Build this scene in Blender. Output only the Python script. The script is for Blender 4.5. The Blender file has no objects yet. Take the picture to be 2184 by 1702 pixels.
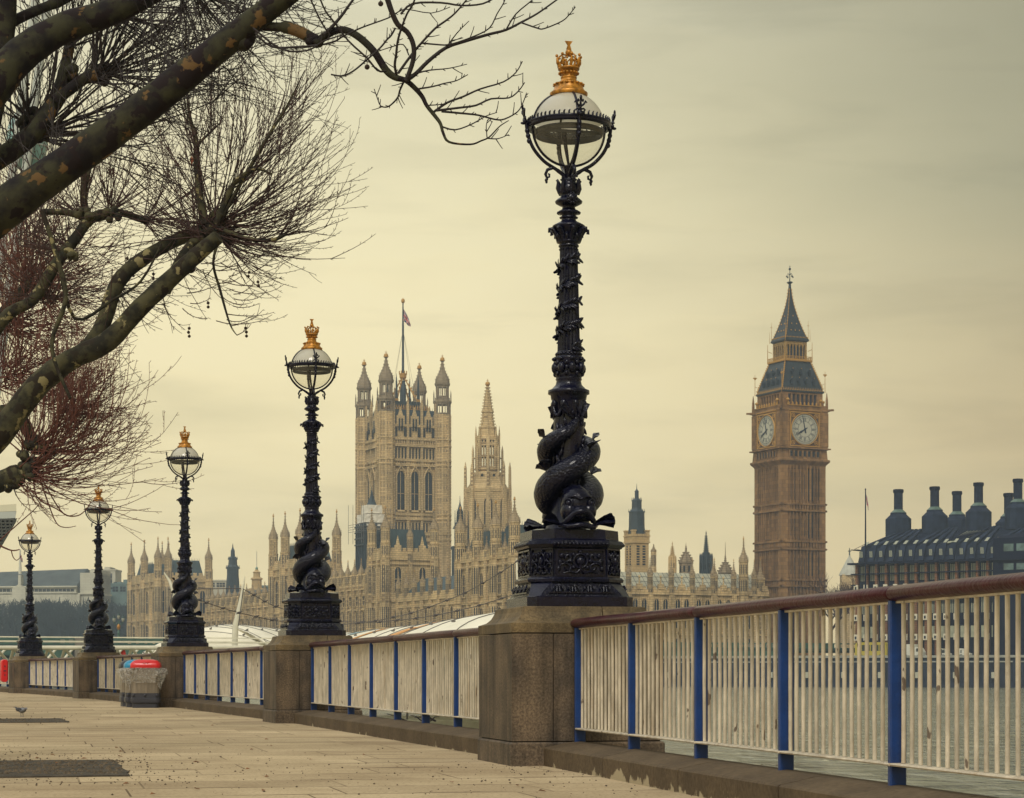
import bpy, math, random
from mathutils import Vector, Matrix
R = math.radians
scene = bpy.context.scene
COL = scene.collection
random.seed(7)

# ------------------------------------------------------------------ camera
F = 4500.0            # focal length in pixels of a 2184 px wide picture
EYE = 0.72            # eye height above the promenade
cam_d = bpy.data.cameras.new('camera')
cam_d.sensor_width = 36.0
cam_d.lens = F / 2184.0 * 36.0
cam_d.shift_y = 0.266
cam_d.clip_start = 0.1
cam_d.clip_end = 6000
cam = bpy.data.objects.new('camera', cam_d)
cam.location = (0, 0, EYE)
cam.rotation_euler = (R(90), 0, 0)
COL.objects.link(cam)
scene.camera = cam

# ------------------------------------------------------------------ render settings
scene.view_settings.view_transform = 'Standard'
scene.view_settings.look = 'None'
scene.view_settings.gamma = 1.0
scene.view_settings.exposure = 0.38
scene.render.engine = 'CYCLES'
cy = scene.cycles
cy.use_denoising = True
cy.max_bounces = 8
cy.diffuse_bounces = 3
cy.glossy_bounces = 3
cy.transmission_bounces = 5
cy.transparent_max_bounces = 16
cy.volume_bounces = 0

# ------------------------------------------------------------------ sky and sun (overcast, warm)
SUN_EL, SUN_AZ = 46.0, 182.0       # azimuth measured clockwise from +Y
world = bpy.data.worlds.new('World')
scene.world = world
world.use_nodes = True
nt = world.node_tree
for n in list(nt.nodes): nt.nodes.remove(n)
def wn(t, **kw):
    n = nt.nodes.new(t)
    for k, v in kw.items(): setattr(n, k, v)
    return n
wl = nt.links.new
sky = wn('ShaderNodeTexSky', sky_type='NISHITA')
sky.sun_disc = False
sky.sun_elevation = R(SUN_EL)
sky.sun_rotation = R(SUN_AZ)
sky.air_density = 2.0
sky.dust_density = 4.0
tc = wn('ShaderNodeTexCoord')
sep = wn('ShaderNodeSeparateXYZ'); wl(tc.outputs['Generated'], sep.inputs[0])
def wmath(op, a, b=None, clamp=False):
    n = wn('ShaderNodeMath', operation=op); n.use_clamp = clamp
    for i, v in enumerate((a, b)):
        if v is None: continue
        if isinstance(v, (int, float)): n.inputs[i].default_value = v
        else: wl(v, n.inputs[i])
    return n.outputs[0]
def wramp(fac, stops):
    n = wn('ShaderNodeValToRGB'); wl(fac, n.inputs[0])
    cr = n.color_ramp; cr.interpolation = 'B_SPLINE'
    while len(cr.elements) > 1: cr.elements.remove(cr.elements[-1])
    cr.elements[0].position = stops[0][0]; cr.elements[0].color = (*stops[0][1], 1)
    for p, c in stops[1:]:
        e = cr.elements.new(p); e.color = (*c, 1)
    return n.outputs[0]
def wmix(fac, a, b, mode='MIX'):
    n = wn('ShaderNodeMix', data_type='RGBA', blend_type=mode)
    for s, v in ((0, fac), (6, a), (7, b)):
        if isinstance(v, (int, float)): n.inputs[s].default_value = v
        elif isinstance(v, tuple): n.inputs[s].default_value = (*v, 1)
        else: wl(v, n.inputs[s])
    return n.outputs[2]
# cloud deck: cream low down, a heavy grey bank to the north-west (right of the view)
el = sep.outputs[2]; ax = sep.outputs[0]
deck = wramp(el, [(0.0, (0.80, 0.64, 0.335)), (0.05, (0.83, 0.69, 0.365)), (0.14, (0.86, 0.745, 0.44)),
                  (0.22, (0.78, 0.695, 0.425)), (0.31, (0.58, 0.545, 0.37)), (0.5, (0.78, 0.78, 0.68)), (1.0, (1.40, 1.42, 1.38))])
mp = wn('ShaderNodeMapping'); wl(tc.outputs['Generated'], mp.inputs[0])
mp.inputs['Scale'].default_value = (4.2, 4.2, 17.0)
mp.inputs['Rotation'].default_value = (0, R(7), 0)
nz = wn('ShaderNodeTexNoise'); wl(mp.outputs[0], nz.inputs['Vector'])
nz.inputs['Scale'].default_value = 1.15; nz.inputs['Detail'].default_value = 5.0; nz.inputs['Roughness'].default_value = 0.5
bank = wmath('ADD', wmath('MULTIPLY', ax, 2.7), wmath('MULTIPLY', nz.outputs[0], 0.5))
bank = wmath('MULTIPLY', wmath('ADD', bank, wmath('MULTIPLY', el, 1.0)), 0.6)
bankf = wramp(bank, [(0.20, (0, 0, 0)), (0.36, (0.18, 0.18, 0.18)), (0.52, (0.55, 0.55, 0.55)), (0.68, (0.9, 0.9, 0.9)), (0.9, (1, 1, 1))])
clouds = wmix(bankf, deck, wmix(wmath('MULTIPLY', el, 4.5, True), (0.60, 0.405, 0.165), (0.27, 0.25, 0.155)))
soft = wramp(nz.outputs[0], [(0.28, (0.76, 0.765, 0.75)), (0.5, (1.0, 0.995, 0.985)), (0.74, (1.14, 1.13, 1.12))])
clouds = wmix(1.0, clouds, soft, 'MULTIPLY')
mp2 = wn('ShaderNodeMapping'); wl(tc.outputs['Generated'], mp2.inputs[0]); mp2.inputs['Scale'].default_value = (7.0, 7.0, 46.0); mp2.inputs['Rotation'].default_value = (0, R(-5), 0); mp2.inputs['Location'].default_value = (3.1, 1.7, 0.4)
nz2 = wn('ShaderNodeTexNoise'); wl(mp2.outputs[0], nz2.inputs['Vector']); nz2.inputs['Scale'].default_value = 1.0; nz2.inputs['Detail'].default_value = 6.0; nz2.inputs['Roughness'].default_value = 0.55; nz2.inputs['Distortion'].default_value = 0.5
clouds = wmix(1.0, clouds, wramp(nz2.outputs[0], [(0.3, (0.87, 0.87, 0.865)), (0.5, (1.0, 1.0, 1.0)), (0.7, (1.08, 1.07, 1.06))]), 'MULTIPLY')
clear = wn('ShaderNodeVectorMath', operation='SCALE'); wl(sky.outputs[0], clear.inputs[0]); clear.inputs['Scale'].default_value = 0.08
final = wmix(0.93, clear.outputs[0], clouds)
bg = wn('ShaderNodeBackground'); wl(final, bg.inputs[0]); bg.inputs[1].default_value = 1.0
wo = wn('ShaderNodeOutputWorld'); wl(bg.outputs[0], wo.inputs[0])

sun_d = bpy.data.lights.new('sun', 'SUN')
sun_d.energy = 1.25
sun_d.angle = R(18)
sun_d.color = (1.0, 0.95, 0.86)
sun = bpy.data.objects.new('sun', sun_d)
sd = Vector((math.sin(R(SUN_AZ)) * math.cos(R(SUN_EL)), math.cos(R(SUN_AZ)) * math.cos(R(SUN_EL)), math.sin(R(SUN_EL))))
sun.rotation_euler = sd.to_track_quat('Z', 'Y').to_euler()
COL.objects.link(sun)

# ------------------------------------------------------------------ helpers
def W(x, y, D):
    """the place in the world seen at (x, y) of the 2184 x 1702 picture, D metres away"""
    return Vector(((x - 1092.0) / F * D, D, EYE + (1432.0 - y) / F * D))
def zpx(y, D): return EYE + (1432.0 - y) / F * D
def xpx(x, D): return (x - 1092.0) / F * D

class MB:
    def __init__(self):
        self.v = []; self.f = []; self.mi = []; self.sm = []; self.M = None; self.cur = 0
    def add(self, vs, fs, smooth=False, mi=None):
        o = len(self.v)
        if self.M is not None: vs = [self.M @ Vector(p) for p in vs]
        self.v.extend([tuple(p) for p in vs])
        mi = self.cur if mi is None else mi
        for f in fs:
            self.f.append(tuple(i + o for i in f)); self.mi.append(mi); self.sm.append(smooth)
        return self
    def box(self, c, s, rz=0.0, taper=1.0, mi=None):
        hx, hy, hz = s[0] / 2, s[1] / 2, s[2] / 2
        cr, sr = math.cos(rz), math.sin(rz)
        vs = []
        for z, k in ((-hz, 1.0), (hz, taper)):
            for x, y in ((-hx, -hy), (hx, -hy), (hx, hy), (-hx, hy)):
                x *= k; y *= k
                vs.append((c[0] + x * cr - y * sr, c[1] + x * sr + y * cr, c[2] + z))
        return self.add(vs, [(3, 2, 1, 0), (4, 5, 6, 7), (0, 1, 5, 4), (1, 2, 6, 5), (2, 3, 7, 6), (3, 0, 4, 7)], mi=mi)
    def bb(self, x0, x1, y0, y1, z0, z1, mi=None):
        return self.box(((x0 + x1) / 2, (y0 + y1) / 2, (z0 + z1) / 2), (abs(x1 - x0), abs(y1 - y0), abs(z1 - z0)), mi=mi)
    def loft(self, rings, smooth=False, cap=True, mi=None, closed=True):
        n = len(rings[0]); vs = [p for r in rings for p in r]; fs = []
        for i in range(len(rings) - 1):
            for j in range(n if closed else n - 1):
                a = i * n + j; b = i * n + (j + 1) % n
                fs.append((a, b, b + n, a + n))
        self.add(vs, fs, smooth, mi)
        if cap and closed:
            o = len(rings) - 1
            self.add(list(rings[0]), [tuple(range(n - 1, -1, -1))], False, mi)
            self.add(list(rings[o]), [tuple(range(n))], False, mi)
        return self
    def lathe(self, prof, n=16, c=(0, 0), a0=0.0, smooth=True, cap=True, mi=None, k=1.0):
        rings = []
        for r, z in prof:
            r = max(r, 1e-4) * k
            rings.append([(c[0] + r * math.cos(a0 + 2 * math.pi * j / n), c[1] + r * math.sin(a0 + 2 * math.pi * j / n), z) for j in range(n)])
        return self.loft(rings, smooth, cap, mi)
    def tube(self, pts, rad, n=6, smooth=True, cap=True, mi=None, flat=1.0):
        pts = [Vector(p) for p in pts]; m = len(pts)
        if not hasattr(rad, '__len__'): rad = [rad] * m
        rings = []; u = None
        for i in range(m):
            t = pts[min(i + 1, m - 1)] - pts[max(i - 1, 0)]
            if t.length < 1e-9: t = Vector((0, 0, 1))
            t.normalize()
            if u is None:
                ref = Vector((0, 0, 1)) if abs(t.z) < 0.9 else Vector((1, 0, 0))
                u = t.cross(ref).normalized()
            else:
                u = u - t * u.dot(t)
                if u.length < 1e-6: u = t.orthogonal()
                u.normalize()
            w = t.cross(u)
            rings.append([tuple(pts[i] + (u * math.cos(2 * math.pi * j / n) + w * (math.sin(2 * math.pi * j / n) * flat)) * rad[i]) for j in range(n)])
        return self.loft(rings, smooth, cap, mi)
    def ell(self, c, r, nu=12, nv=8, M=None, mi=None):
        if not hasattr(r, '__len__'): r = (r, r, r)
        vs = []; fs = []
        for i in range(nv + 1):
            ph = math.pi * i / nv
            for j in range(nu):
                th = 2 * math.pi * j / nu
                p = Vector((r[0] * math.sin(ph) * math.cos(th), r[1] * math.sin(ph) * math.sin(th), r[2] * math.cos(ph)))
                if M is not None: p = M @ p
                vs.append(p + Vector(c))
        for i in range(nv):
            for j in range(nu):
                a = i * nu + j; b = i * nu + (j + 1) % nu
                fs.append((a, a + nu, b + nu, b))
        return self.add(vs, fs, True, mi)
    def poly(self, pts, mi=None): return self.add(pts, [tuple(range(len(pts)))], False, mi)
    def prism(self, poly, d, mi=None):
        """extrude a planar outline (3D points) along vector d"""
        d = Vector(d); a = [Vector(p) for p in poly]; b = [p + d for p in a]; n = len(a)
        self.add(a + b, [tuple(range(n)), tuple(range(2 * n - 1, n - 1, -1))] + [(i, i + n, (i + 1) % n + n, (i + 1) % n) for i in range(n)], False, mi)
        return self
    def mesh(self, name, mats):
        me = bpy.data.meshes.new(name)
        me.from_pydata(self.v, [], self.f)
        if not isinstance(mats, (list, tuple)): mats = [mats]
        for m in mats: me.materials.append(m)
        me.polygons.foreach_set('material_index', self.mi)
        me.polygons.foreach_set('use_smooth', self.sm)
        me.update()
        return me
    def build(self, name, mats, parent=None, loc=(0, 0, 0), rz=0.0):
        return link(name, self.mesh(name, mats), parent, loc, rz)

def link(name, me, parent=None, loc=(0, 0, 0), rz=0.0):
    o = bpy.data.objects.new(name, me)
    o.location = loc; o.rotation_euler = (0, 0, rz)
    if parent is not None: o.parent = parent
    COL.objects.link(o)
    return o
def tag(o, label=None, cat=None, group=None, kind=None):
    if label: o['label'] = label
    if cat: o['category'] = cat
    if group: o['group'] = group
    if kind: o['kind'] = kind
    return o
def thing(name, label, cat, loc=(0, 0, 0), rz=0.0, group=None):
    o = bpy.data.objects.new(name, None)
    o.empty_display_size = 0.2
    o.location = loc; o.rotation_euler = (0, 0, rz)
    COL.objects.link(o)
    return tag(o, label, cat, group)
def copy_tree(o, parent=None):
    c = o.copy(); COL.objects.link(c)
    if parent is not None:
        c.parent = parent; c.matrix_parent_inverse = o.matrix_parent_inverse.copy()
    for ch in list(o.children): copy_tree(ch, c)
    return c
def smooth_path(pts, k=4):
    """Catmull-Rom through the points (any dimension), k steps per span"""
    out = []; n = len(pts)
    for i in range(n - 1):
        p0 = pts[max(i - 1, 0)]; p1 = pts[i]; p2 = pts[i + 1]; p3 = pts[min(i + 2, n - 1)]
        for s in range(k):
            t = s / k
            out.append(tuple(0.5 * (2 * b + (c - a) * t + (2 * a - 5 * b + 4 * c - d) * t * t + (3 * b - a - 3 * c + d) * t ** 3) for a, b, c, d in zip(p0, p1, p2, p3)))
    out.append(tuple(pts[-1]))
    return out

# ------------------------------------------------------------------ materials
def mat(name, col, rough=0.6, metal=0.0, var=0.0, scale=3.0, bump=0.0, bscale=None, stretch=(1, 1, 1), col2=None, lo=0.35, hi=0.65, coat=0.0, detail=6.0, spec=0.5, world_co=False):
    m = bpy.data.materials.new(name); m.use_nodes = True
    t = m.node_tree; b = t.nodes['Principled BSDF']; L = t.links.new
    b.inputs['Base Color'].default_value = (*col, 1)
    b.inputs['Roughness'].default_value = rough
    b.inputs['Metallic'].default_value = metal
    b.inputs['Coat Weight'].default_value = coat
    b.inputs['Specular IOR Level'].default_value = spec
    if var or col2 or bump:
        if world_co:
            g = t.nodes.new('ShaderNodeNewGeometry'); src = g.outputs['Position']
        else:
            g = t.nodes.new('ShaderNodeTexCoord'); src = g.outputs['Object']
        mp = t.nodes.new('ShaderNodeMapping'); L(src, mp.inputs[0]); mp.inputs['Scale'].default_value = stretch
        nz = t.nodes.new('ShaderNodeTexNoise'); L(mp.outputs[0], nz.inputs['Vector'])
        nz.inputs['Scale'].default_value = scale; nz.inputs['Detail'].default_value = detail; nz.inputs['Roughness'].default_value = 0.6
        if var or col2:
            rp = t.nodes.new('ShaderNodeValToRGB'); L(nz.outputs[0], rp.inputs[0])
            e = rp.color_ramp.elements
            e[0].position = lo; e[1].position = hi
            a = tuple(max(0, c * (1 - var)) for c in col); c2 = col2 or tuple(min(1, c * (1 + var)) for c in col)
            e[0].color = (*a, 1); e[1].color = (*c2, 1)
            L(rp.outputs[0], b.inputs['Base Color'])
        if bump:
            bn = t.nodes.new('ShaderNodeBump'); bn.inputs['Strength'].default_value = bump
            bn.inputs['Distance'].default_value = 0.02
            if bscale:
                n2 = t.nodes.new('ShaderNodeTexNoise'); L(mp.outputs[0], n2.inputs['Vector']); n2.inputs['Scale'].default_value = bscale; n2.inputs['Detail'].default_value = 4
                L(n2.outputs[0], bn.inputs['Height'])
            else: L(nz.outputs[0], bn.inputs['Height'])
            L(bn.outputs[0], b.inputs['Normal'])
    return m

def masonry(name, c1, c2, mortar, bw, bh, msize=0.03, rough=0.85, stain=(0.5, 1.15), sscale=0.12, sstretch=(1, 1, 0.35), bump=0.3, streak=None):
    """block-laid stone: u runs along x+y of the block's own axes, v is height"""
    m = bpy.data.materials.new(name); m.use_nodes = True
    t = m.node_tree; b = t.nodes['Principled BSDF']; L = t.links.new
    b.inputs['Roughness'].default_value = rough
    b.inputs['Specular IOR Level'].default_value = 0.2
    g = t.nodes.new('ShaderNodeTexCoord')
    s = t.nodes.new('ShaderNodeSeparateXYZ'); L(g.outputs['Object'], s.inputs[0])
    ad = t.nodes.new('ShaderNodeMath'); ad.operation = 'ADD'; L(s.outputs[0], ad.inputs[0]); L(s.outputs[1], ad.inputs[1])
    cb = t.nodes.new('ShaderNodeCombineXYZ'); L(ad.outputs[0], cb.inputs[0]); L(s.outputs[2], cb.inputs[1])
    br = t.nodes.new('ShaderNodeTexBrick'); L(cb.outputs[0], br.inputs['Vector'])
    br.inputs['Color1'].default_value = (*c1, 1); br.inputs['Color2'].default_value = (*c2, 1); br.inputs['Mortar'].default_value = (*mortar, 1)
    br.inputs['Scale'].default_value = 1.0; br.inputs['Mortar Size'].default_value = msize; br.inputs['Bias'].default_value = 0.0
    br.inputs['Brick Width'].default_value = bw; br.inputs['Row Height'].default_value = bh
    mp = t.nodes.new('ShaderNodeMapping'); L(g.outputs['Object'], mp.inputs[0]); mp.inputs['Scale'].default_value = sstretch
    nz = t.nodes.new('ShaderNodeTexNoise'); L(mp.outputs[0], nz.inputs['Vector']); nz.inputs['Scale'].default_value = sscale; nz.inputs['Detail'].default_value = 8; nz.inputs['Roughness'].default_value = 0.68
    rp = t.nodes.new('ShaderNodeValToRGB'); L(nz.outputs[0], rp.inputs[0])
    e = rp.color_ramp.elements; e[0].position = 0.33; e[1].position = 0.62
    e[0].color = (stain[0],) * 3 + (1,); e[1].color = (stain[1],) * 3 + (1,)
    mx = t.nodes.new('ShaderNodeMix'); mx.data_type = 'RGBA'; mx.blend_type = 'MULTIPLY'; mx.inputs[0].default_value = 1.0
    L(br.outputs['Color'], mx.inputs[6]); L(rp.outputs[0], mx.inputs[7])
    L(mx.outputs[2], b.inputs['Base Color'])
    if bump:
        bn = t.nodes.new('ShaderNodeBump'); bn.inputs['Strength'].default_value = bump; bn.inputs['Distance'].default_value = 0.05
        L(nz.outputs[0], bn.inputs['Height']); L(bn.outputs[0], b.inputs['Normal'])
    return m
# ------------------------------------------------------------------ the embankment curve
HL = 4.5                                        # height of a lamp standard
LAMP_PX = [(1213, 1209), (665, 676), (394, 470), (210, 358), (63.5, 289)]
P = [Vector((xpx(x, F * HL / h), F * HL / h)) for x, h in LAMP_PX]
P = [Vector((3.31, 3.13))] + P + [Vector((-21.6, 83.3)), Vector((-28.0, 96.5))]     # P[1]..P[5] carry the five lamps
def seg_dir(a, b): return (b - a).normalized()
def ped_angle(i):
    d = (seg_dir(P[i - 1], P[i]) + seg_dir(P[i], P[i + 1])).normalized()
    return math.atan2(-d.x, d.y)
ANG = {i: ped_angle(i) for i in range(1, 7)}

WATER_Z = -2.2
# ---- river
m_water = bpy.data.materials.new('river_water'); m_water.use_nodes = True
t = m_water.node_tree; b = t.nodes['Principled BSDF']; L = t.links.new
b.inputs['Base Color'].default_value = (0.20, 0.20, 0.135, 1); b.inputs['Roughness'].default_value = 0.13
g = t.nodes.new('ShaderNodeTexCoord')
mp = t.nodes.new('ShaderNodeMapping'); L(g.outputs['Object'], mp.inputs[0]); mp.inputs['Scale'].default_value = (0.55, 0.42, 1)
n1 = t.nodes.new('ShaderNodeTexNoise'); L(mp.outputs[0], n1.inputs['Vector']); n1.inputs['Scale'].default_value = 1.0; n1.inputs['Detail'].default_value = 5; n1.inputs['Distortion'].default_value = 0.6
n2 = t.nodes.new('ShaderNodeTexNoise'); L(mp.outputs[0], n2.inputs['Vector']); n2.inputs['Scale'].default_value = 0.13; n2.inputs['Detail'].default_value = 3
ad = t.nodes.new('ShaderNodeMath'); ad.operation = 'MULTIPLY_ADD'; L(n2.outputs[0], ad.inputs[0]); ad.inputs[1].default_value = 1.6; L(n1.outputs[0], ad.inputs[2])
bn = t.nodes.new('ShaderNodeBump'); bn.inputs['Strength'].default_value = 1.0; bn.inputs['Distance'].default_value = 1.3
L(ad.outputs[0], bn.inputs['Height']); L(bn.outputs[0], b.inputs['Normal'])
mb = MB(); mb.poly([(-900, -60, WATER_Z), (900, -60, WATER_Z), (900, 1500, WATER_Z), (-900, 1500, WATER_Z)])
tag(mb.build('river', m_water), kind='structure')

# ---- promenade paving (flags laid along the wall)
m_pave = bpy.data.materials.new('flagstone_paving'); m_pave.use_nodes = True
t = m_pave.node_tree; b = t.nodes['Principled BSDF']; L = t.links.new
b.inputs['Roughness'].default_value = 0.85; b.inputs['Specular IOR Level'].default_value = 0.06
g = t.nodes.new('ShaderNodeTexCoord')
mp = t.nodes.new('ShaderNodeMapping'); L(g.outputs['Object'], mp.inputs[0]); mp.inputs['Rotation'].default_value = (0, 0, R(-12.5))
sx_ = t.nodes.new('ShaderNodeSeparateXYZ'); L(mp.outputs[0], sx_.inputs[0])
rw = t.nodes.new('ShaderNodeMath'); rw.operation = 'DIVIDE'; L(sx_.outputs[1], rw.inputs[0]); rw.inputs[1].default_value = 0.82
fl_ = t.nodes.new('ShaderNodeMath'); fl_.operation = 'FLOOR'; L(rw.outputs[0], fl_.inputs[0])
wnz = t.nodes.new('ShaderNodeTexWhiteNoise'); wnz.noise_dimensions = '1D'; L(fl_.outputs[0], wnz.inputs['W'])
sh_ = t.nodes.new('ShaderNodeMath'); sh_.operation = 'MULTIPLY_ADD'; L(wnz.outputs['Value'], sh_.inputs[0]); sh_.inputs[1].default_value = 7.3; L(sx_.outputs[0], sh_.inputs[2])
cv_ = t.nodes.new('ShaderNodeCombineXYZ'); L(sh_.outputs[0], cv_.inputs[0]); L(sx_.outputs[1], cv_.inputs[1])
br = t.nodes.new('ShaderNodeTexBrick'); L(cv_.outputs[0], br.inputs['Vector'])
br.inputs['Color1'].default_value = (0.56, 0.45, 0.295, 1); br.inputs['Color2'].default_value = (0.44, 0.35, 0.23, 1); br.inputs['Mortar'].default_value = (0.12, 0.085, 0.05, 1)
br.inputs['Scale'].default_value = 1.0; br.inputs['Brick Width'].default_value = 1.25; br.inputs['Row Height'].default_value = 0.82
br.inputs['Mortar Size'].default_value = 0.008; br.inputs['Mortar Smooth'].default_value = 0.25; br.offset = 0.0
# joints fade in and out, then uneven dark bands along row edges
mpn = t.nodes.new('ShaderNodeMapping'); L(g.outputs['Object'], mpn.inputs[0]); mpn.inputs['Scale'].default_value = (0.7, 0.35, 1)
n1 = t.nodes.new('ShaderNodeTexNoise'); L(mpn.outputs[0], n1.inputs['Vector']); n1.inputs['Scale'].default_value = 0.9; n1.inputs['Detail'].default_value = 4
r1 = t.nodes.new('ShaderNodeValToRGB'); L(n1.outputs[0], r1.inputs[0]); r1.color_ramp.elements[0].position = 0.36; r1.color_ramp.elements[1].position = 0.55
r1.color_ramp.elements[0].color = (0.15, 0.15, 0.15, 1); r1.color_ramp.elements[1].color = (0.95, 0.95, 0.95, 1)
mu = t.nodes.new('ShaderNodeMath'); mu.operation = 'MULTIPLY'; L(br.outputs['Fac'], mu.inputs[0]); L(r1.outputs[0], mu.inputs[1])
fr_ = t.nodes.new('ShaderNodeMath'); fr_.operation = 'FRACT'; L(rw.outputs[0], fr_.inputs[0])
wv = t.nodes.new('ShaderNodeTexNoise'); L(mp.outputs[0], wv.inputs['Vector']); wv.inputs['Scale'].default_value = 0.9; wv.inputs['Detail'].default_value = 5
wd_ = t.nodes.new('ShaderNodeMapRange'); L(wv.outputs[0], wd_.inputs[0]); wd_.inputs[1].default_value = 0.45; wd_.inputs[2].default_value = 0.72; wd_.inputs[3].default_value = 0.0; wd_.inputs[4].default_value = 0.17
lt_ = t.nodes.new('ShaderNodeMath'); lt_.operation = 'LESS_THAN'; L(fr_.outputs[0], lt_.inputs[0]); L(wd_.outputs[0], lt_.inputs[1])
mxm = t.nodes.new('ShaderNodeMath'); mxm.operation = 'MAXIMUM'; L(mu.outputs[0], mxm.inputs[0])
lq = t.nodes.new('ShaderNodeMath'); lq.operation = 'MULTIPLY'; L(lt_.outputs[0], lq.inputs[0]); lq.inputs[1].default_value = 0.7; L(lq.outputs[0], mxm.inputs[1]); mu = mxm
b2 = t.nodes.new('ShaderNodeTexBrick'); L(cv_.outputs[0], b2.inputs['Vector'])
for k in ('Brick Width', 'Row Height', 'Scale', 'Mortar Smooth'): b2.inputs[k].default_value = br.inputs[k].default_value
b2.offset = 0.0; b2.inputs['Mortar Size'].default_value = 0.0
b2.inputs['Color1'].default_value = br.inputs['Color1'].default_value; b2.inputs['Color2'].default_value = br.inputs['Color2'].default_value; b2.inputs['Mortar'].default_value = br.inputs['Color1'].default_value
m1 = t.nodes.new('ShaderNodeMix'); m1.data_type = 'RGBA'; L(mu.outputs[0], m1.inputs[0]); L(b2.outputs['Color'], m1.inputs[6]); m1.inputs[7].default_value = (0.17, 0.125, 0.08, 1)
n3 = t.nodes.new('ShaderNodeTexNoise'); L(g.outputs['Object'], n3.inputs['Vector']); n3.inputs['Scale'].default_value = 0.55; n3.inputs['Detail'].default_value = 9; n3.inputs['Roughness'].default_value = 0.7
r3 = t.nodes.new('ShaderNodeValToRGB'); L(n3.outputs[0], r3.inputs[0]); r3.color_ramp.elements[0].position = 0.3; r3.color_ramp.elements[1].position = 0.68
r3.color_ramp.elements[0].color = (0.66, 0.62, 0.58, 1); r3.color_ramp.elements[1].color = (1.12, 1.12, 1.1, 1)
m2 = t.nodes.new('ShaderNodeMix'); m2.data_type = 'RGBA'; m2.blend_type = 'MULTIPLY'; m2.inputs[0].default_value = 1; L(m1.outputs[2], m2.inputs[6]); L(r3.outputs[0], m2.inputs[7])
n4 = t.nodes.new('ShaderNodeTexNoise'); L(g.outputs['Object'], n4.inputs['Vector']); n4.inputs['Scale'].default_value = 38; n4.inputs['Detail'].default_value = 4
r4 = t.nodes.new('ShaderNodeValToRGB'); L(n4.outputs[0], r4.inputs[0]); r4.color_ramp.elements[0].position = 0.28; r4.color_ramp.elements[1].position = 0.5
r4.color_ramp.elements[0].color = (0.6, 0.58, 0.55, 1); r4.color_ramp.elements[1].color = (1, 1, 1, 1)
m3 = t.nodes.new('ShaderNodeMix'); m3.data_type = 'RGBA'; m3.blend_type = 'MULTIPLY'; m3.inputs[0].default_value = 1; L(m2.outputs[2], m3.inputs[6]); L(r4.outputs[0], m3.inputs[7])
L(m3.outputs[2], b.inputs['Base Color'])
bn = t.nodes.new('ShaderNodeBump'); bn.inputs['Strength'].default_value = 0.35; bn.inputs['Distance'].default_value = 0.01
L(n3.outputs[0], bn.inputs['Height']); L(bn.outputs[0], b.inputs['Normal'])

edge = []
for i, p in enumerate(P):
    d = seg_dir(P[max(i - 1, 0)], P[min(i + 1, len(P) - 1)]); v = Vector((d.y, -d.x))
    edge.append(p + v * 0.62)
edge = [edge[0] + Vector((4.0, -18.0))] + edge + [edge[-1] + Vector((-40, 70)), edge[-1] + Vector((-150, 190))]
poly = [(p.x, p.y, 0) for p in edge] + [(-420, edge[-1].y, 0), (-420, -20, 0)]
mb = MB(); mb.prism([(x, y, -4.0) for x, y, z in poly], (0, 0, 4.0))
tag(mb.build('promenade', m_pave), kind='structure')

# ---- the far bank
PAL = R(24.9); CW = Vector((math.cos(PAL), math.sin(PAL))); CD = Vector((-math.sin(PAL), math.cos(PAL)))
C0 = Vector((1.4, 465.0))                     # north-east corner of the palace
m_bank = mat('bank_paving', (0.16, 0.14, 0.11), 0.9, var=0.3, scale=0.3)
def pal(b_, t_): return C0 + CW * b_ + CD * t_
bk = [Vector((700, 300)), Vector((78, 392)), pal(2, -32), pal(-11, -6), pal(-11, 360), Vector((-560, 1040)), Vector((-880, 1060)), Vector((-880, 1480)), Vector((880, 1480)), Vector((880, 300))]
mb = MB(); mb.prism([(p.x, p.y, -5) for p in bk], (0, 0, 8.0))
tag(mb.build('far_bank_ground', m_bank), kind='structure')

# ------------------------------------------------------------------ shared materials
m_iron = mat('black_gloss_iron', (0.0045, 0.0052, 0.018), 0.20, 0.0, var=0.35, scale=14, bump=0.3, bscale=45, coat=0.32, spec=0.14)
m_scale = bpy.data.materials.new('scaly_iron'); m_scale.use_nodes = True
t = m_scale.node_tree; b = t.nodes['Principled BSDF']; L = t.links.new
b.inputs['Base Color'].default_value = (0.0045, 0.0052, 0.018, 1); b.inputs['Roughness'].default_value = 0.24; b.inputs['Coat Weight'].default_value = 0.28; b.inputs['Specular IOR Level'].default_value = 0.2
g = t.nodes.new('ShaderNodeTexCoord'); vo = t.nodes.new('ShaderNodeTexVoronoi'); L(g.outputs['Object'], vo.inputs['Vector']); vo.inputs['Scale'].default_value = 42
bn = t.nodes.new('ShaderNodeBump'); bn.inputs['Strength'].default_value = 1.0; bn.inputs['Distance'].default_value = 0.014; bn.invert = True
L(vo.outputs['Distance'], bn.inputs['Height']); L(bn.outputs[0], b.inputs['Normal'])
m_gold = mat('gilt_metal', (0.42, 0.185, 0.022), 0.38, 0.3, var=0.5, scale=25, bump=0.1)
m_opal = mat('opal_glass', (0.80, 0.775, 0.67), 0.12, 0.0, coat=0.5)
t = m_opal.node_tree; L = t.links.new; b = t.nodes['Principled BSDF']; out = [n for n in t.nodes if n.type == 'OUTPUT_MATERIAL'][0]
tl = t.nodes.new('ShaderNodeBsdfTranslucent'); tl.inputs[0].default_value = (0.95, 0.93, 0.82, 1); x1 = t.nodes.new('ShaderNodeMixShader'); x1.inputs[0].default_value = 0.5
L(b.outputs[0], x1.inputs[1]); L(tl.outputs[0], x1.inputs[2]); L(x1.outputs[0], out.inputs[0])
m_glass = bpy.data.materials.new('clear_lamp_glass'); m_glass.use_nodes = True
t = m_glass.node_tree; L = t.links.new
for n in list(t.nodes):
    if n.type != 'OUTPUT_MATERIAL': t.nodes.remove(n)
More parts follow.
